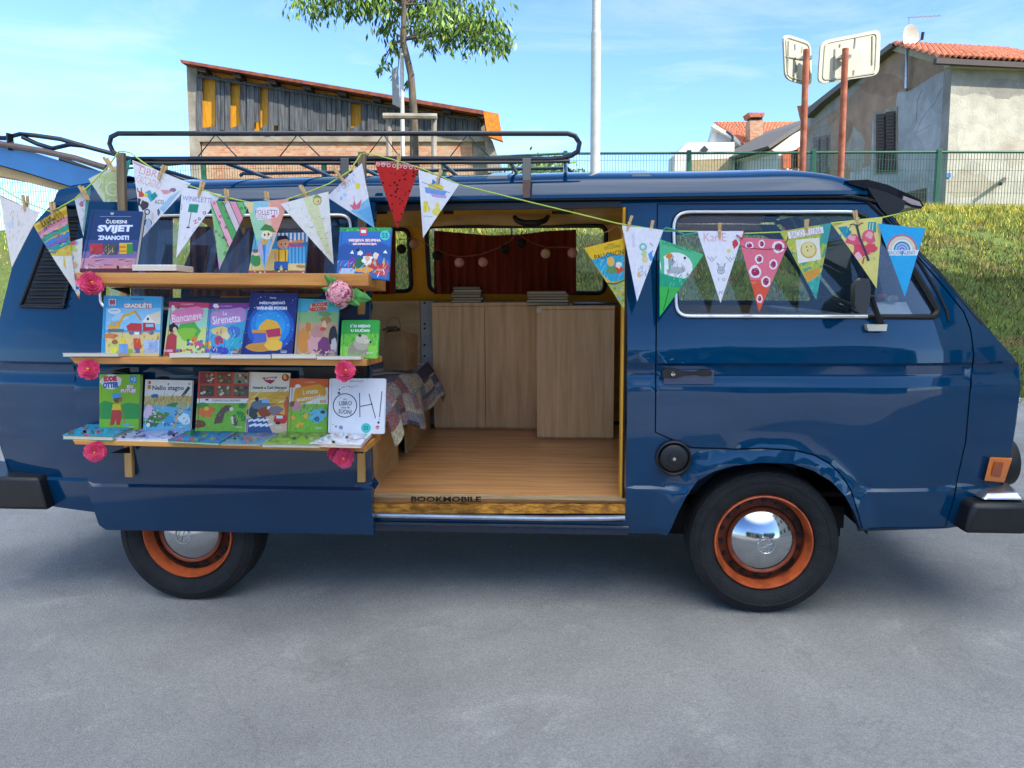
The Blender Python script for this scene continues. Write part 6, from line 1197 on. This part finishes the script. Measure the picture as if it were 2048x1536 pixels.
def f19(A):
    A.poly([(1675, 455), (1692, 452), (1703, 466), (1690, 477)], '3a9ab0'); A.strokes(1678, 455, 1700, 475, 8, 12, 2.4, ['5ac0d0', '2c7a90'], seed=1); A.poly([(1736, 444), (1752, 444), (1752, 465), (1734, 466)], '3aa0a0'); A.line([(1740, 446), (1738, 462), (1744, 462), (1746, 446)], 2, 'c8e8d8')
    A.blob(1707, 480, 17, 12, 'e8607a', 1); A.blob(1720, 502, 18, 13, 'e0526c', 2); A.blob(1738, 474, 15, 15, 'e86a82', 3); A.blob(1743, 495, 12, 9, 'e4566e', 4); A.blob(1703, 476, 9, 6, 'f2a8b4', 5); A.blob(1738, 470, 7, 7, 'f4b0b8', 6); A.blob(1715, 512, 7, 8, 'f6c4cc', 8); A.line([(1727, 515), (1724, 527)], 3, 'd0524a'); A.dots(1700, 515, 1752, 525, 7, 2.4, ['6aba8a', '9ad0a8'])
    A.line([(1712, 450), (1719, 478), (1728, 500), (1736, 521)], 5, '4a4a58'); A.line([(1713, 453), (1706, 448), (1699, 450)], 2, '4a4a58'); A.line([(1714, 453), (1722, 446), (1725, 447)], 2, '4a4a58')
flag((1661, 445), (1765, 435), (1753, 577), 'pale yellow flag with a painted red butterfly', 'ecdf86', f19, dy=-.008, yaw=-3)
def f20(A):
    for r0, r1, c in ((28, 31, 'd8707c'), (24, 27.5, 'f0dcc0'), (20.5, 24, 'dcd8b8'), (17, 20.5, 'f4f4f4'), (14, 16.5, '3a7aa8'), (11, 14, 'a8d0ec'), (8, 11, '6aa4dc'), (5, 8, 'b8c0ec'), (2.5, 5, '6a5ab8')): A.ring(1803, 500, r0, r1, c, 0, 180)
    A.ring(1803, 500, 0.2, 2.5, 'f0f0f8', 0, 180); A.rect(1768, 500, 1838, 511, 'e8f2fa'); A.text('ARCOBALENO', 1774, 502, 1830, 509, '3a6a9a', bold=0)
flag((1755, 447), (1851, 457), (1808, 594), 'bright blue flag with a rainbow and printed word', '37b2ec', f20, dy=-.012, yaw=-6)
# pegs
PEG = mat('peg_wood', 'd9b27c', rough=.7, col2='c09862', vscale=20)
def peg(cx, cy, ang, label, L=.064, dy=0):
    Y = cordY(cx)-.014+dy; c = PY(cx, cy, Y); a = math.radians(ang); u = Vector((math.sin(a), 0, math.cos(a))); s_ = Vector((math.cos(a), 0, -math.sin(a)))
    t = thing('clothes_peg', (0, 0, 0), label, 'clothes peg', 'wooden clothes pegs on the bunting'); mb = MB()
    for k in (0, 1):
        y0 = -.006 if k == 0 else .016; y1 = y0-.006*(1 if k == 0 else -1)*.0
        p = []
        for (h, ww, o) in ((-L/2, .0042, .007 if k == 0 else -.003), (L/2, .0052, .0 if k == 0 else .002)):
            p.append((c+u*h, ww, o))
        q = []
        for pt, ww, o in p: q.append([pt-s_*ww+Vector((0, y0+o, 0)), pt+s_*ww+Vector((0, y0+o, 0)), pt+s_*ww+Vector((0, y0+o+.006, 0)), pt-s_*ww+Vector((0, y0+o+.006, 0))])
        mb.hexa([q[0][0], q[0][1], q[1][1], q[1][0], q[0][3], q[0][2], q[1][2], q[1][3]])
    mb.build('prongs', PEG, t, bevel=.0008)
    MB().tube([c+s_*.007+Vector((0, -.008, 0)), c-s_*.007+Vector((0, -.008, 0)), c-s_*.007+Vector((0, .014, 0)), c+s_*.007+Vector((0, .014, 0))], .0012, 5).build('spring', STEEL, t)
for cx, cy, an_, lb in [(48, 406, 2, 'peg holding the faint pencil flag at the far left'), (103, 420, -3, 'peg on the rainbow band flag'), (166, 386, -25, 'peg on the thin sideways white flag'), (216, 328, -30, 'peg on the pale flag left of the left post'), (322, 345, 28, 'peg on the large flag with the orange mushroom'), (400, 379, 18, 'peg on the green lampshade flag'), (452, 394, 0, 'peg on the green and pink striped flag'), (533, 399, -3, 'peg on the purple lettered pastel flag'), (610, 389, -28, 'thick peg on the off white leaf flag'), (678, 351, -36, 'slanting peg on the paper boat flag'), (796, 323, 6, 'peg on the red seed dot flag'), (877, 355, 18, 'peg on the parrot and pears flag'), (1259, 447, 18, 'left of the two pegs on the scribbled creature flag'), (1303, 457, 10, 'right of the two pegs on the scribbled creature flag'), (1440, 462, 0, 'peg on the rabbit face flag'), (1614, 455, 2, 'peg on the moon face card flag'), (1714, 437, -14, 'peg on the butterfly flag')]:
    peg(cx, cy, an_, lb, L=.078 if cx in (610, 678) else .062)
cord([(1473, 470, -.055), (1484, 478, -.06), (1488, 466, -.05), (1482, 458, -.045)], 'red_tie', 'short red tie at the left corner of the fruit flag', mat('red_thread', 'b02a2a', rough=.7), .0025)
cord([(1568, 455, -.05), (1576, 478, -.06), (1572, 486, -.06), (1566, 464, -.045)], 'red_tie', 'short red tie at the right corner of the fruit flag', mat('red_thread', ''), .0025)
cord([(1319, 482, -.05), (1324, 462, -.05), (1332, 456, -.05), (1345, 459, -.05), (1370, 470, -.05), (1396, 466, -.05)], 'teal_ribbon', 'teal ribbon looped above the green flag', mat('teal_ribbon', '2c8c86', rough=.7), .004)
cord([(1168, 496, -.04), (1196, 470, -.03), (1218, 462, -.03), (1236, 450, -.04), (1249, 474, -.05)], 'brown_string', 'thin brown string tying the yellow and blue flag to the cord', mat('brown_string', '8a5a34', rough=.8), .0016)
cord([(1796, 428, .08), (1812, 436, .06), (1830, 450, .0), (1851, 457, -.055)], 'green_string', 'loose green string end below the sun visor', CORD, .0018)

# ================================================================ roof rack, bars on the hatch
rk = thing('roof_rack', (0, 0, 0), 'black tube roof rack with a raised side rail on the van roof', 'roof rack')
Yn = .15; T = lambda a, b, y=Yn: PY(a, b, y)
loop = [(262, 318), (240, 313), (226, 304), (219, 288), (222, 274), (236, 267), (430, 267), (700, 267), (940, 267), (1135, 267), (1150, 272), (1159, 286), (1156, 302), (1143, 311), (1125, 316), (1100, 318), (700, 317), (262, 318)]
MB().tube([T(*p) for p in loop], .0105, 10).build('side_rail', BLACKT, rk, smooth=True)
lm_ = MB(); 
MB().tube([T(255, 326), T(700, 326), T(1050, 324), T(1140, 322)], .008, 8).build('lower_rail', BLACKT, rk, smooth=True)
for pk, l, r_ in ((431, 395, 475), (595, 558, 642), (767, 732, 800), (935, 899, 980)):
    MB().tube([T(l, 315), T(pk, 269), T(r_, 315)], .0028, 6).build('lattice_brace', BLACKT, rk)
far_z = T(700, 345, 1.55).z
fr = [T(480, 352, 1.55), T(486, 347, 1.55), T(500, 344, 1.55), T(800, 343, 1.55), T(1110, 340, 1.55), T(1135, 341, 1.55), T(1150, 352, 1.55)]
MB().tube([Vector((v.x, v.y, T(800, 342, 1.55).z if i in (2, 3, 4, 5) else v.z)) for i, v in enumerate(fr)], .0105, 10).build('far_rail', BLACKT, rk, smooth=True)
zl = T(700, 322).z
for x in (265, 440, 590, 700, 880, 1020, 1130):
    a = T(x, 322); MB().tube([a, Vector((a.x, 1.55, zl-.005))], .009, 8).build('crossbar', BLACKT, rk, smooth=True)
for x0, x1 in ((680, 698), (1044, 1063)):
    MB().hexa([T(x0+1, 362, .105), T(x1-1, 362, .105), T(x1, 316, .135), T(x0, 316, .135), T(x0+1, 362, .125), T(x1-1, 362, .125), T(x1, 316, .16), T(x0, 316, .16)]).build('foot', BLACKT, rk, bevel=.002)
MB().hexa([T(1046, 396, .085), T(1060, 396, .085), T(1062, 362, .10), T(1045, 362, .10), T(1046, 396, .10), T(1060, 396, .10), T(1062, 362, .115), T(1045, 362, .115)]).build('gutter_clamp', mat('rusty_clamp', '3c3c40', rough=.7, col2='5c4034', vscale=40, ramp=(.5, .75)), rk, bevel=.002)
for x in (265, 1130):
    MB().tube([T(x, 320, 1.5), Vector((T(x, 320).x, 1.58, 1.82))], .012, 6).build('far_foot', BLACKT, rk)
hb = thing('bike_carrier', (0, 0, 0), 'black and brown tube carrier bars on the raised tailgate', 'carrier')
for pts in ([(-30, 274), (10, 276), (40, 268), (70, 271), (120, 278), (175, 294), (235, 310), (262, 322)], [(45, 274), (75, 288), (105, 297), (140, 289), (170, 292)], [(60, 303), (110, 330), (160, 348), (200, 352)], [(120, 317), (150, 328), (195, 345)]):
    MB().tube([PY(a, b, .30) for a, b in pts], .010, 8).build('bar', BLACKT, hb, smooth=True)
MB().tube([PY(a, b, .24) for a, b in [(-40, 280), (0, 288), (80, 301), (150, 316), (212, 336)]], .013, 8).build('brown_bar', mat('brown_bar', '7a6458', rough=.5, var=.2), hb, smooth=True)
MB().box(PY(14, 300, .23), PY(27, 268, .27)).build('clamp', BLACKT, hb, bevel=.003)

# ================================================================ inside the van
def cabinet(x0, x1, ytop, Yf, dep, splits, label):
    t = thing('cabinet', (0, 0, 0), label, 'cabinet', 'oak veneer cabinets in the van'); a = PY(x0, ytop, Yf); b = PY(x1, ytop, Yf); z1 = a.z
    MB().box((a.x+.004, Yf+.02, FL), (b.x-.004, Yf+dep, z1-.02)).build('carcass', OAK, t)
    MB().box((a.x, Yf-.002, z1-.019), (b.x, Yf+dep, z1)).build('top', OAK, t, bevel=.001)
    xs = [a.x]+[PY(s_, ytop, Yf).x for s_ in splits]+[b.x]
    for l, r_ in zip(xs, xs[1:]): MB().box((l+.0015, Yf, FL+.012), (r_-.0015, Yf+.018, z1-.021)).build('door', OAK, t, bevel=.001)
    return t, z1
cA, zA = cabinet(863, 1085, 606, 1.515, .15, (969,), 'wide low oak cabinet with two doors against the far wall')
cB, zB = cabinet(1073, 1230, 612, 1.24, .38, (), 'narrow oak cabinet standing forward on the right, one plain door')
p = PY(1078, 621, 1.236); MB().prism([PY(1073, 617, 1.236), PY(1083, 616, 1.236), PY(1084, 624, 1.236), PY(1074, 626, 1.236)], (0, .003, 0)).build('sticker', mat('white_sticker', 'e8e6dc', rough=.6), cB)
BK = ['cfc4a2', 'd6ccb0', 'c4b894', 'b8ae90', 'd0c8b4', 'a89c7c']; CV = ['6a5a48', '8a7a5c', '3c4c44', '7a4a3a', '4a5660', '9a8a6a']
rd = random.Random(21)
def stack(xa, xb, ybot, hs, Y, zb, dep, who, ords):
    z = zb
    for i, h in enumerate(hs):
        l = PY(xa+rd.uniform(-3, 4), ybot, Y).x; r_ = PY(xb+rd.uniform(-6, 4), ybot, Y).x; y0 = Y+rd.uniform(-.005, .01)
        t = thing('book', (0, 0, 0), ords[i]+' '+who, 'book', 'books stacked on the cabinets'); c = rd.choice(CV)
        MB().box((l, y0, z), (r_, y0+dep, z+.0025)).box((l, y0, z+h-.0025), (r_, y0+dep, z+h)).box((r_-.003, y0, z+.0025), (r_, y0+dep, z+h-.0025)).build('cover', mat('cloth_'+c, c, rough=.7), t)
        MB().box((l+.003, y0+.003, z+.0026), (r_-.0032, y0+dep-.003, z+h-.0026)).build('pages', mat('old_pages_'+BK[i % 6], BK[i % 6], rough=.85, var=.2, vscale=3, stretch=(1, 60, 60)), t)
        z += h+.0004
O6 = ['bottom book', 'second book up', 'third book up', 'fourth book up', 'fifth book up', 'topmost book']
stack(903, 962, 606, [.016, .014, .018, .013, .016, .017], 1.53, zA, .125, 'of the left pile on the wide cabinet', O6)
stack(1056, 1136, 610, [.018, .016, .014, .016, .014], 1.28, zB, .20, 'of the right pile on the narrow cabinet', O6[:4]+['topmost book'])
t = tag(MB().box((PY(1146, 606, 1.3).x, 1.3, zB+.001), (PY(1236, 606, 1.3).x, 1.5, zB+.012)).build('folder', mat('dark_folder', '2c3238', rough=.4)), 'flat dark folder on the narrow cabinet right of the book pile', 'folder')
# curtains
def curtain(x0, x1, ytops, ybot, Y, label, m, name='curtain', pl=16, amp=.018):
    n = pl*8; rws = []
    for j in range(9):
        r = []
        for i in range(n+1):
            u = i/n; k = u*(len(ytops)-1); a = int(min(k, len(ytops)-2)); yt = ytops[a]+(ytops[a+1]-ytops[a])*(k-a); v = j/8
            px = x0+(x1-x0)*u; py = yt+(ybot-yt)*v; ph = u*pl*2*math.pi+math.sin(u*9)*1.3+.5*math.sin(v*3+u*20)
            r.append(PY(px, py, Y+amp*math.sin(ph)*(.7+.3*v)+.006*math.sin(u*31+v*5)))
        rws.append(r)
    o = MB().grid(rws).build(name, m, smooth=True, solid=.0015, angle=80); return tag(o, label, 'curtain', 'dark red curtains')
curtain(868, 1152, [461, 466, 471, 469, 462, 459], 588, 1.58, 'wide dark red curtain across the far side window behind the string lights', REDC)
curtain(600, 791, [455, 459, 458], 588, 1.58, 'dark red curtain on the rear far window behind the board book', REDC, pl=10)
curtain(380, 596, [452, 457, 455], 592, 1.60, 'dark red curtain seen through the sliding door window', REDC, pl=11)
curtain(262, 345, [428, 428], 612, .16, 'dark red curtain gathered at the rear of the sliding door window', REDC, pl=8)
# string lights
sg_ = thing('string_lights', (0, 0, 0), 'string of pink and dark cotton ball lights across the far window', 'string lights')
bulbs = [(790, 497, 'd'), (828, 488, 't'), (874, 511, 'd'), (919, 525, 'p'), (966, 524, 'p'), (1010, 499, 'd'), (1043, 487, 'd'), (1091, 507, 'c'), (1145, 506, 'p')]
bulbs[0] = (803, 498, 'd')
MB().tube([PY(a, b, 1.5) for a, b in [(795, 480), (828, 476), (850, 486), (874, 500), (900, 510), (919, 513), (940, 512), (966, 508), (1000, 494), (1020, 482), (1033, 468), (1042, 472), (1065, 486), (1091, 495), (1120, 494), (1150, 496)]], .0022, 5).build('wire', mat('pink_wire', 'b07a72', rough=.6), sg_)
BM = {'d': mat('dark_ball', '2a2622', rough=.9, var=.4, vscale=60), 't': mat('tan_ball', 'cf9f7c', rough=.9), 'p': mat('pink_ball', 'ecaea2', rough=.9, bump=.3, bscale=150), 'c': mat('peach_ball', 'f0cba4', rough=.9, bump=.3, bscale=150)}
for a, b, c in bulbs: o = MB().sphere(PY(a, b, 1.49), .029, n=18).build('bulb', BM[c], sg_, smooth=True)
# quilted bench
bn = thing('storage_bench', (0, 0, 0), 'low wooden storage bench along the rear of the van interior', 'bench')
XB = -1.665; TAN = mat('tan_board', 'c39a62', rough=.7, col2='ab8450', vscale=4, stretch=(1, 1, 3))
def yb(px, py): return PX(px, py, XB).y
ys_ = [yb(749, 965), yb(755, 958), yb(797, 922), yb(815, 905), yb(827, 893), yb(862, 864)]
for i, (a, b) in enumerate(zip(ys_, ys_[1:])):
    if i == 2: continue
    MB().box((XB-.015, a+.003, FL), (XB, b-.003, .86)).build('panel', TAN, bn)
MB().box((-2.9, .16, .86), (XB, 1.55, .875)).build('seat_board', TAN, bn); MB().box((-2.9, .16, FL), (-2.88, 1.55, .86)).build('back_panel', TAN, bn)
tag(MB().sphere((XB-.12, (ys_[2]+ys_[3])/2, FL+.09), .09, n=14, sc=(1, 1.0, 1)).build('blue_bag', mat('blue_bag', '3a5a78', rough=.7, var=.5, vscale=16), smooth=True), 'blue patterned bag tucked in the opening of the bench', 'bag')
QM = mat('patchwork_cloth', None, rough=.95, var=.5, vscale=90, attr=True, detail=3, ramp=(.42, .58), bump=.6, bscale=90)
rd = random.Random(8); qb = MB(); qb.c = []
PAT = ['c4bcb0', '7a7480', 'b89094', 'dccca4', '9a9caa', 'a06c6c', 'd8ccac', '5c5862', 'b4aa9c']
NU, NV = 48, 44; rws = []
def qs(u, v):   # u along Y (0 near), v from back of the seat over the edge and down
    Y = .13+u*1.30; hem = .685+.035*math.sin(u*9)+.03*u*math.sin(u*23); top = .90+.012*math.sin(u*11+v*6)
    if v < .55: return Vector((-2.35+(XB+2.35+.01)*(v/.55), Y, top+.01*math.sin(v*20+u*7)))
    t = (v-.55)/.45; bul = .02+.035*math.sin(t*1.6)+.028*math.sin(u*15+.8)*t+.045*t*(1 if u > .85 else .6)
    k = min(1, t*5); return Vector((XB+bul*k+.012, Y+.02*t*math.sin(u*11), top-(top-hem)*max(0, t-.03*(1-k))-.02*(1-math.cos(k*1.5))*0))
for i in range(NU+1): rws.append([qs(i/NU, j/NV) for j in range(NV+1)])
qb.grid(rws)
for i in range(NU):
    for j in range(NV): k = (i//5)*7+(j//6 if j < 24 else 4+(j-24)//7)*3; qb.c.append(lin(PAT[(k*k+k//3+(i//5)*(j//6)) % 9]))
tag(qb.build('patchwork_quilt', QM, smooth=True, solid=.012, angle=80), 'patchwork quilt in grey, rose and cream draped over the bench', 'quilt')
# brown paper bag
pb = thing('paper_bag', (0, 0, 0), 'crumpled brown paper carrier bag standing on the quilted bench', 'paper bag'); KR = mat('kraft_paper', 'a37c4e', rough=.8, var=.25, vscale=6, bump=.6, bscale=14)
zq = .915; a = PY(766, 716, .95); b = PY(812, 716, .95); 
pm_ = MB(); q0 = [Vector((a.x, .95, zq)), Vector((b.x, .95, zq)), Vector((b.x+.03, 1.10, zq)), Vector((a.x, 1.10, zq))]; tz = PY(790, 662, .95).z
q1 = [Vector((PY(768, 664, .95).x, .96, tz-.01)), Vector((PY(806, 664, .95).x, .97, tz)), Vector((PY(826, 664, .95).x, 1.08, tz-.03)), Vector((a.x+.01, 1.10, tz+.01))]
for i in range(4): j = (i+1) % 4; pm_.poly([q0[i], q0[j], q1[j], q1[i]])
pm_.build('bag_body', KR, pb, solid=.001)
MB().tube([PY(x, y, .98) for x, y in [(772, 664), (774, 645), (783, 635), (795, 636), (801, 648), (800, 664)]], .0035, 6).build('handle', KR, pb, smooth=True)
MB().tube([PY(x, y, .965) for x, y in [(766, 660), (778, 655), (792, 654), (800, 660)]], .006, 6).build('folded_rim', mat('dark_kraft', '5c4028', rough=.8), pb)
# trees across the car park, seen only as reflections in the paint and the hubcaps
rd = random.Random(31)
for (tx, ty, th_, lb) in ((-13, -24, 5.5, 'round dark green tree left of the long cream house across the car park'), (-3, -23, 4.2, 'small green tree in front of the long cream house across the car park'), (5, -27, 7, 'tall green tree between the two houses across the car park'), (17, -26, 6, 'broad green tree by the grey row house across the car park')):
    t = thing('reflected_tree', (0, 0, 0), lb, 'tree'); MB().tube([Vector((tx, ty, 0)), Vector((tx+.1, ty, th_*.5)), Vector((tx, ty, th_*.8))], [.18, .13, .06], 10).build('trunk', BARK, t, smooth=True)
    cm_ = MB(); cm_.c = []
    for i in range(1500):
        d = Vector((rd.gauss(0, 1), rd.gauss(0, 1), rd.gauss(0, .8))); d = d.normalized()*th_*.33*rd.uniform(.4, 1.1); p = Vector((tx, ty, th_*.66))+d; q_ = Vector((rd.gauss(0, 1), rd.gauss(0, 1), rd.gauss(0, 1))).normalized(); w2 = q_.orthogonal().normalized()*.18
        cm_.add([p-q_*.25, p+w2, p+q_*.25, p-w2], [(0, 1, 2, 3)]); cm_.c.append(lin(rd.choice(LC)))
    cm_.build('crown', lm, t)
# things on the dashboard
dzz = PS(1800, 634).z+.0
_q = [PY(1755, 634, .20), PY(1826, 634, .20), PY(1812, 606, .36), PY(1750, 606, .36)]
pp_ = MB().hexa(_q+[v+Vector((0, 0, .004)) for v in _q])
tag(pp_.build('paper_sheet', mat('white_paper', 'cfd6dc', rough=.8)), 'white papers lying on the dashboard behind the windscreen', 'papers')
tag(MB().sphere(PY(1764, 592, .36), .022, n=10, sc=(1, .8, .5)).build('red_cloth', mat('red_cloth2', 'a82a2c', rough=.8), smooth=True), 'small red cloth on the dashboard papers', 'cloth')
tag(MB().sphere(PY(1785, 598, .34), .020, n=10, sc=(1.3, .8, .8)).build('dried_posy', mat('posy', 'b8b08a', rough=.9, var=.4, vscale=60), smooth=True), 'small cream posy on the dashboard', 'posy')

# ================================================================ flowers on the shelf ends
PET = mat('fuchsia_petal', 'f05a86', rough=.7, col2='d42450', vscale=30, ramp=(.3, .6)); PETC = mat('flower_heart', 'e8a030', rough=.7)
def rose(cx, cy, Y, rp, label, seed):
    t = thing('artificial_flower', (0, 0, 0), label, 'flower', 'fuchsia flowers on the shelf ends'); c = PY(cx, cy, Y); R_ = rp/F*(Y-CAM.y); rd = random.Random(seed); mb = MB()
    ax = (CAM-c).normalized()+Vector((rd.uniform(-.3, .3), 0, rd.uniform(-.2, .3))); ax.normalize(); u = ax.orthogonal().normalized(); v = ax.cross(u)
    for ring, (n, rr, h, wd) in enumerate([(9, 1.0, -.10, .42), (8, .80, .05, .40), (7, .60, .18, .36), (6, .40, .28, .28), (4, .24, .34, .2)]):
        for i in range(n):
            a = 2*math.pi*(i+rd.uniform(-.15, .15))/n+ring*.5; d = u*math.cos(a)+v*math.sin(a); s_ = ax.cross(d); rr2 = rr*rd.uniform(.9, 1.08)
            rows = []
            for k in range(5):
                tt = k/4; wv = wd*math.sin(math.pi*(.12+.78*tt))**.8; rows.append([c+(d*(rr2*tt)+s_*(wv*x*(1.15 if tt > .6 else 1))+ax*(h+.28*tt**2*(1 if ring > 0 else .3)-.12*abs(x)*0+.10*(1-x*x)*-1+rd.uniform(-.02, .02)))*R_ for x in (-1, -.5, 0, .5, 1)])
            mb.grid(rows)
    mb.build('petals', PET, t, smooth=True, solid=.0008); MB().sphere(c+ax*R_*.42, R_*.13, n=8).build('heart', PETC, t, smooth=True)
    MB().tube([c, c-ax*R_*.6+Vector((0, .03, 0))], .002, 5).build('stalk', mat('green_stalk', '3a6a30', rough=.7), t)
for i, (x, y, Y, r_, lb) in enumerate([(182, 567, -.32, 25, 'fuchsia flower under the left end of the top shelf'), (177, 738, -.32, 22, 'fuchsia flower under the left end of the middle shelf'), (190, 904, -.33, 23, 'fuchsia flower under the left end of the bottom shelf'), (691, 742, -.33, 22, 'fuchsia flower under the right end of the middle shelf'), (672, 907, -.33, 18, 'smaller left flower of the pair under the bottom shelf'), (688, 916, -.35, 22, 'larger right flower of the pair under the bottom shelf')]): rose(x, y, Y, r_, lb, i+2)
hy = thing('hydrangea', (0, 0, 0), 'pale pink hydrangea head with green leaves at the top shelf end', 'flower'); c = PY(680, 588, -.33); R_ = .048; mb = MB(); rd = random.Random(4)
for i in range(150):
    d = Vector((rd.gauss(0, 1), rd.gauss(0, 1)-.6, rd.gauss(0, 1))).normalized(); p = c+d*R_*rd.uniform(.85, 1.05); u = d.orthogonal().normalized(); v = d.cross(u); a0 = rd.uniform(0, 6)
    for k in range(4):
        a = a0+k*math.pi/2; e_ = u*math.cos(a)+v*math.sin(a); s_ = d.cross(e_); mb.poly([p, p+e_*.0055+s_*.004+d*.001, p+e_*.010+d*.002, p+e_*.0055-s_*.004+d*.001])
mb.build('florets', mat('pale_pink_petal', 'ecaeb4', rough=.7, col2='d67a8c', vscale=60, ramp=(.35, .6)), hy)
MB().sphere(c, R_*.85, n=12).build('core', mat('pink_core', 'c86a78', rough=.8), hy)
lf_ = MB()
for (tx, ty, wd) in ((655, 556, 8), (650, 578, 6), (730, 596, 13), (712, 606, 9), (668, 560, 7)):
    a = PY(680, 585, -.31); b = PY(tx, ty, -.325); d = b-a; s_ = Vector((d.z, 0, -d.x)).normalized()*wd/F*2.8; rows = []
    for k in range(7): t_ = k/6; w2 = math.sin(math.pi*min(1, t_*.93+.05))*(1+.25*(k % 2)); rows.append([a+d*t_*1.25+s_*w2*x+Vector((0, .006*abs(x)-.01*math.sin(t_*3), 0)) for x in (-1, 0, 1)])
    lf_.grid(rows)
lf_.build('leaves', mat('hydrangea_leaf', '4c9a3c', rough=.6, col2='2f7028', vscale=40), hy, solid=.0008)
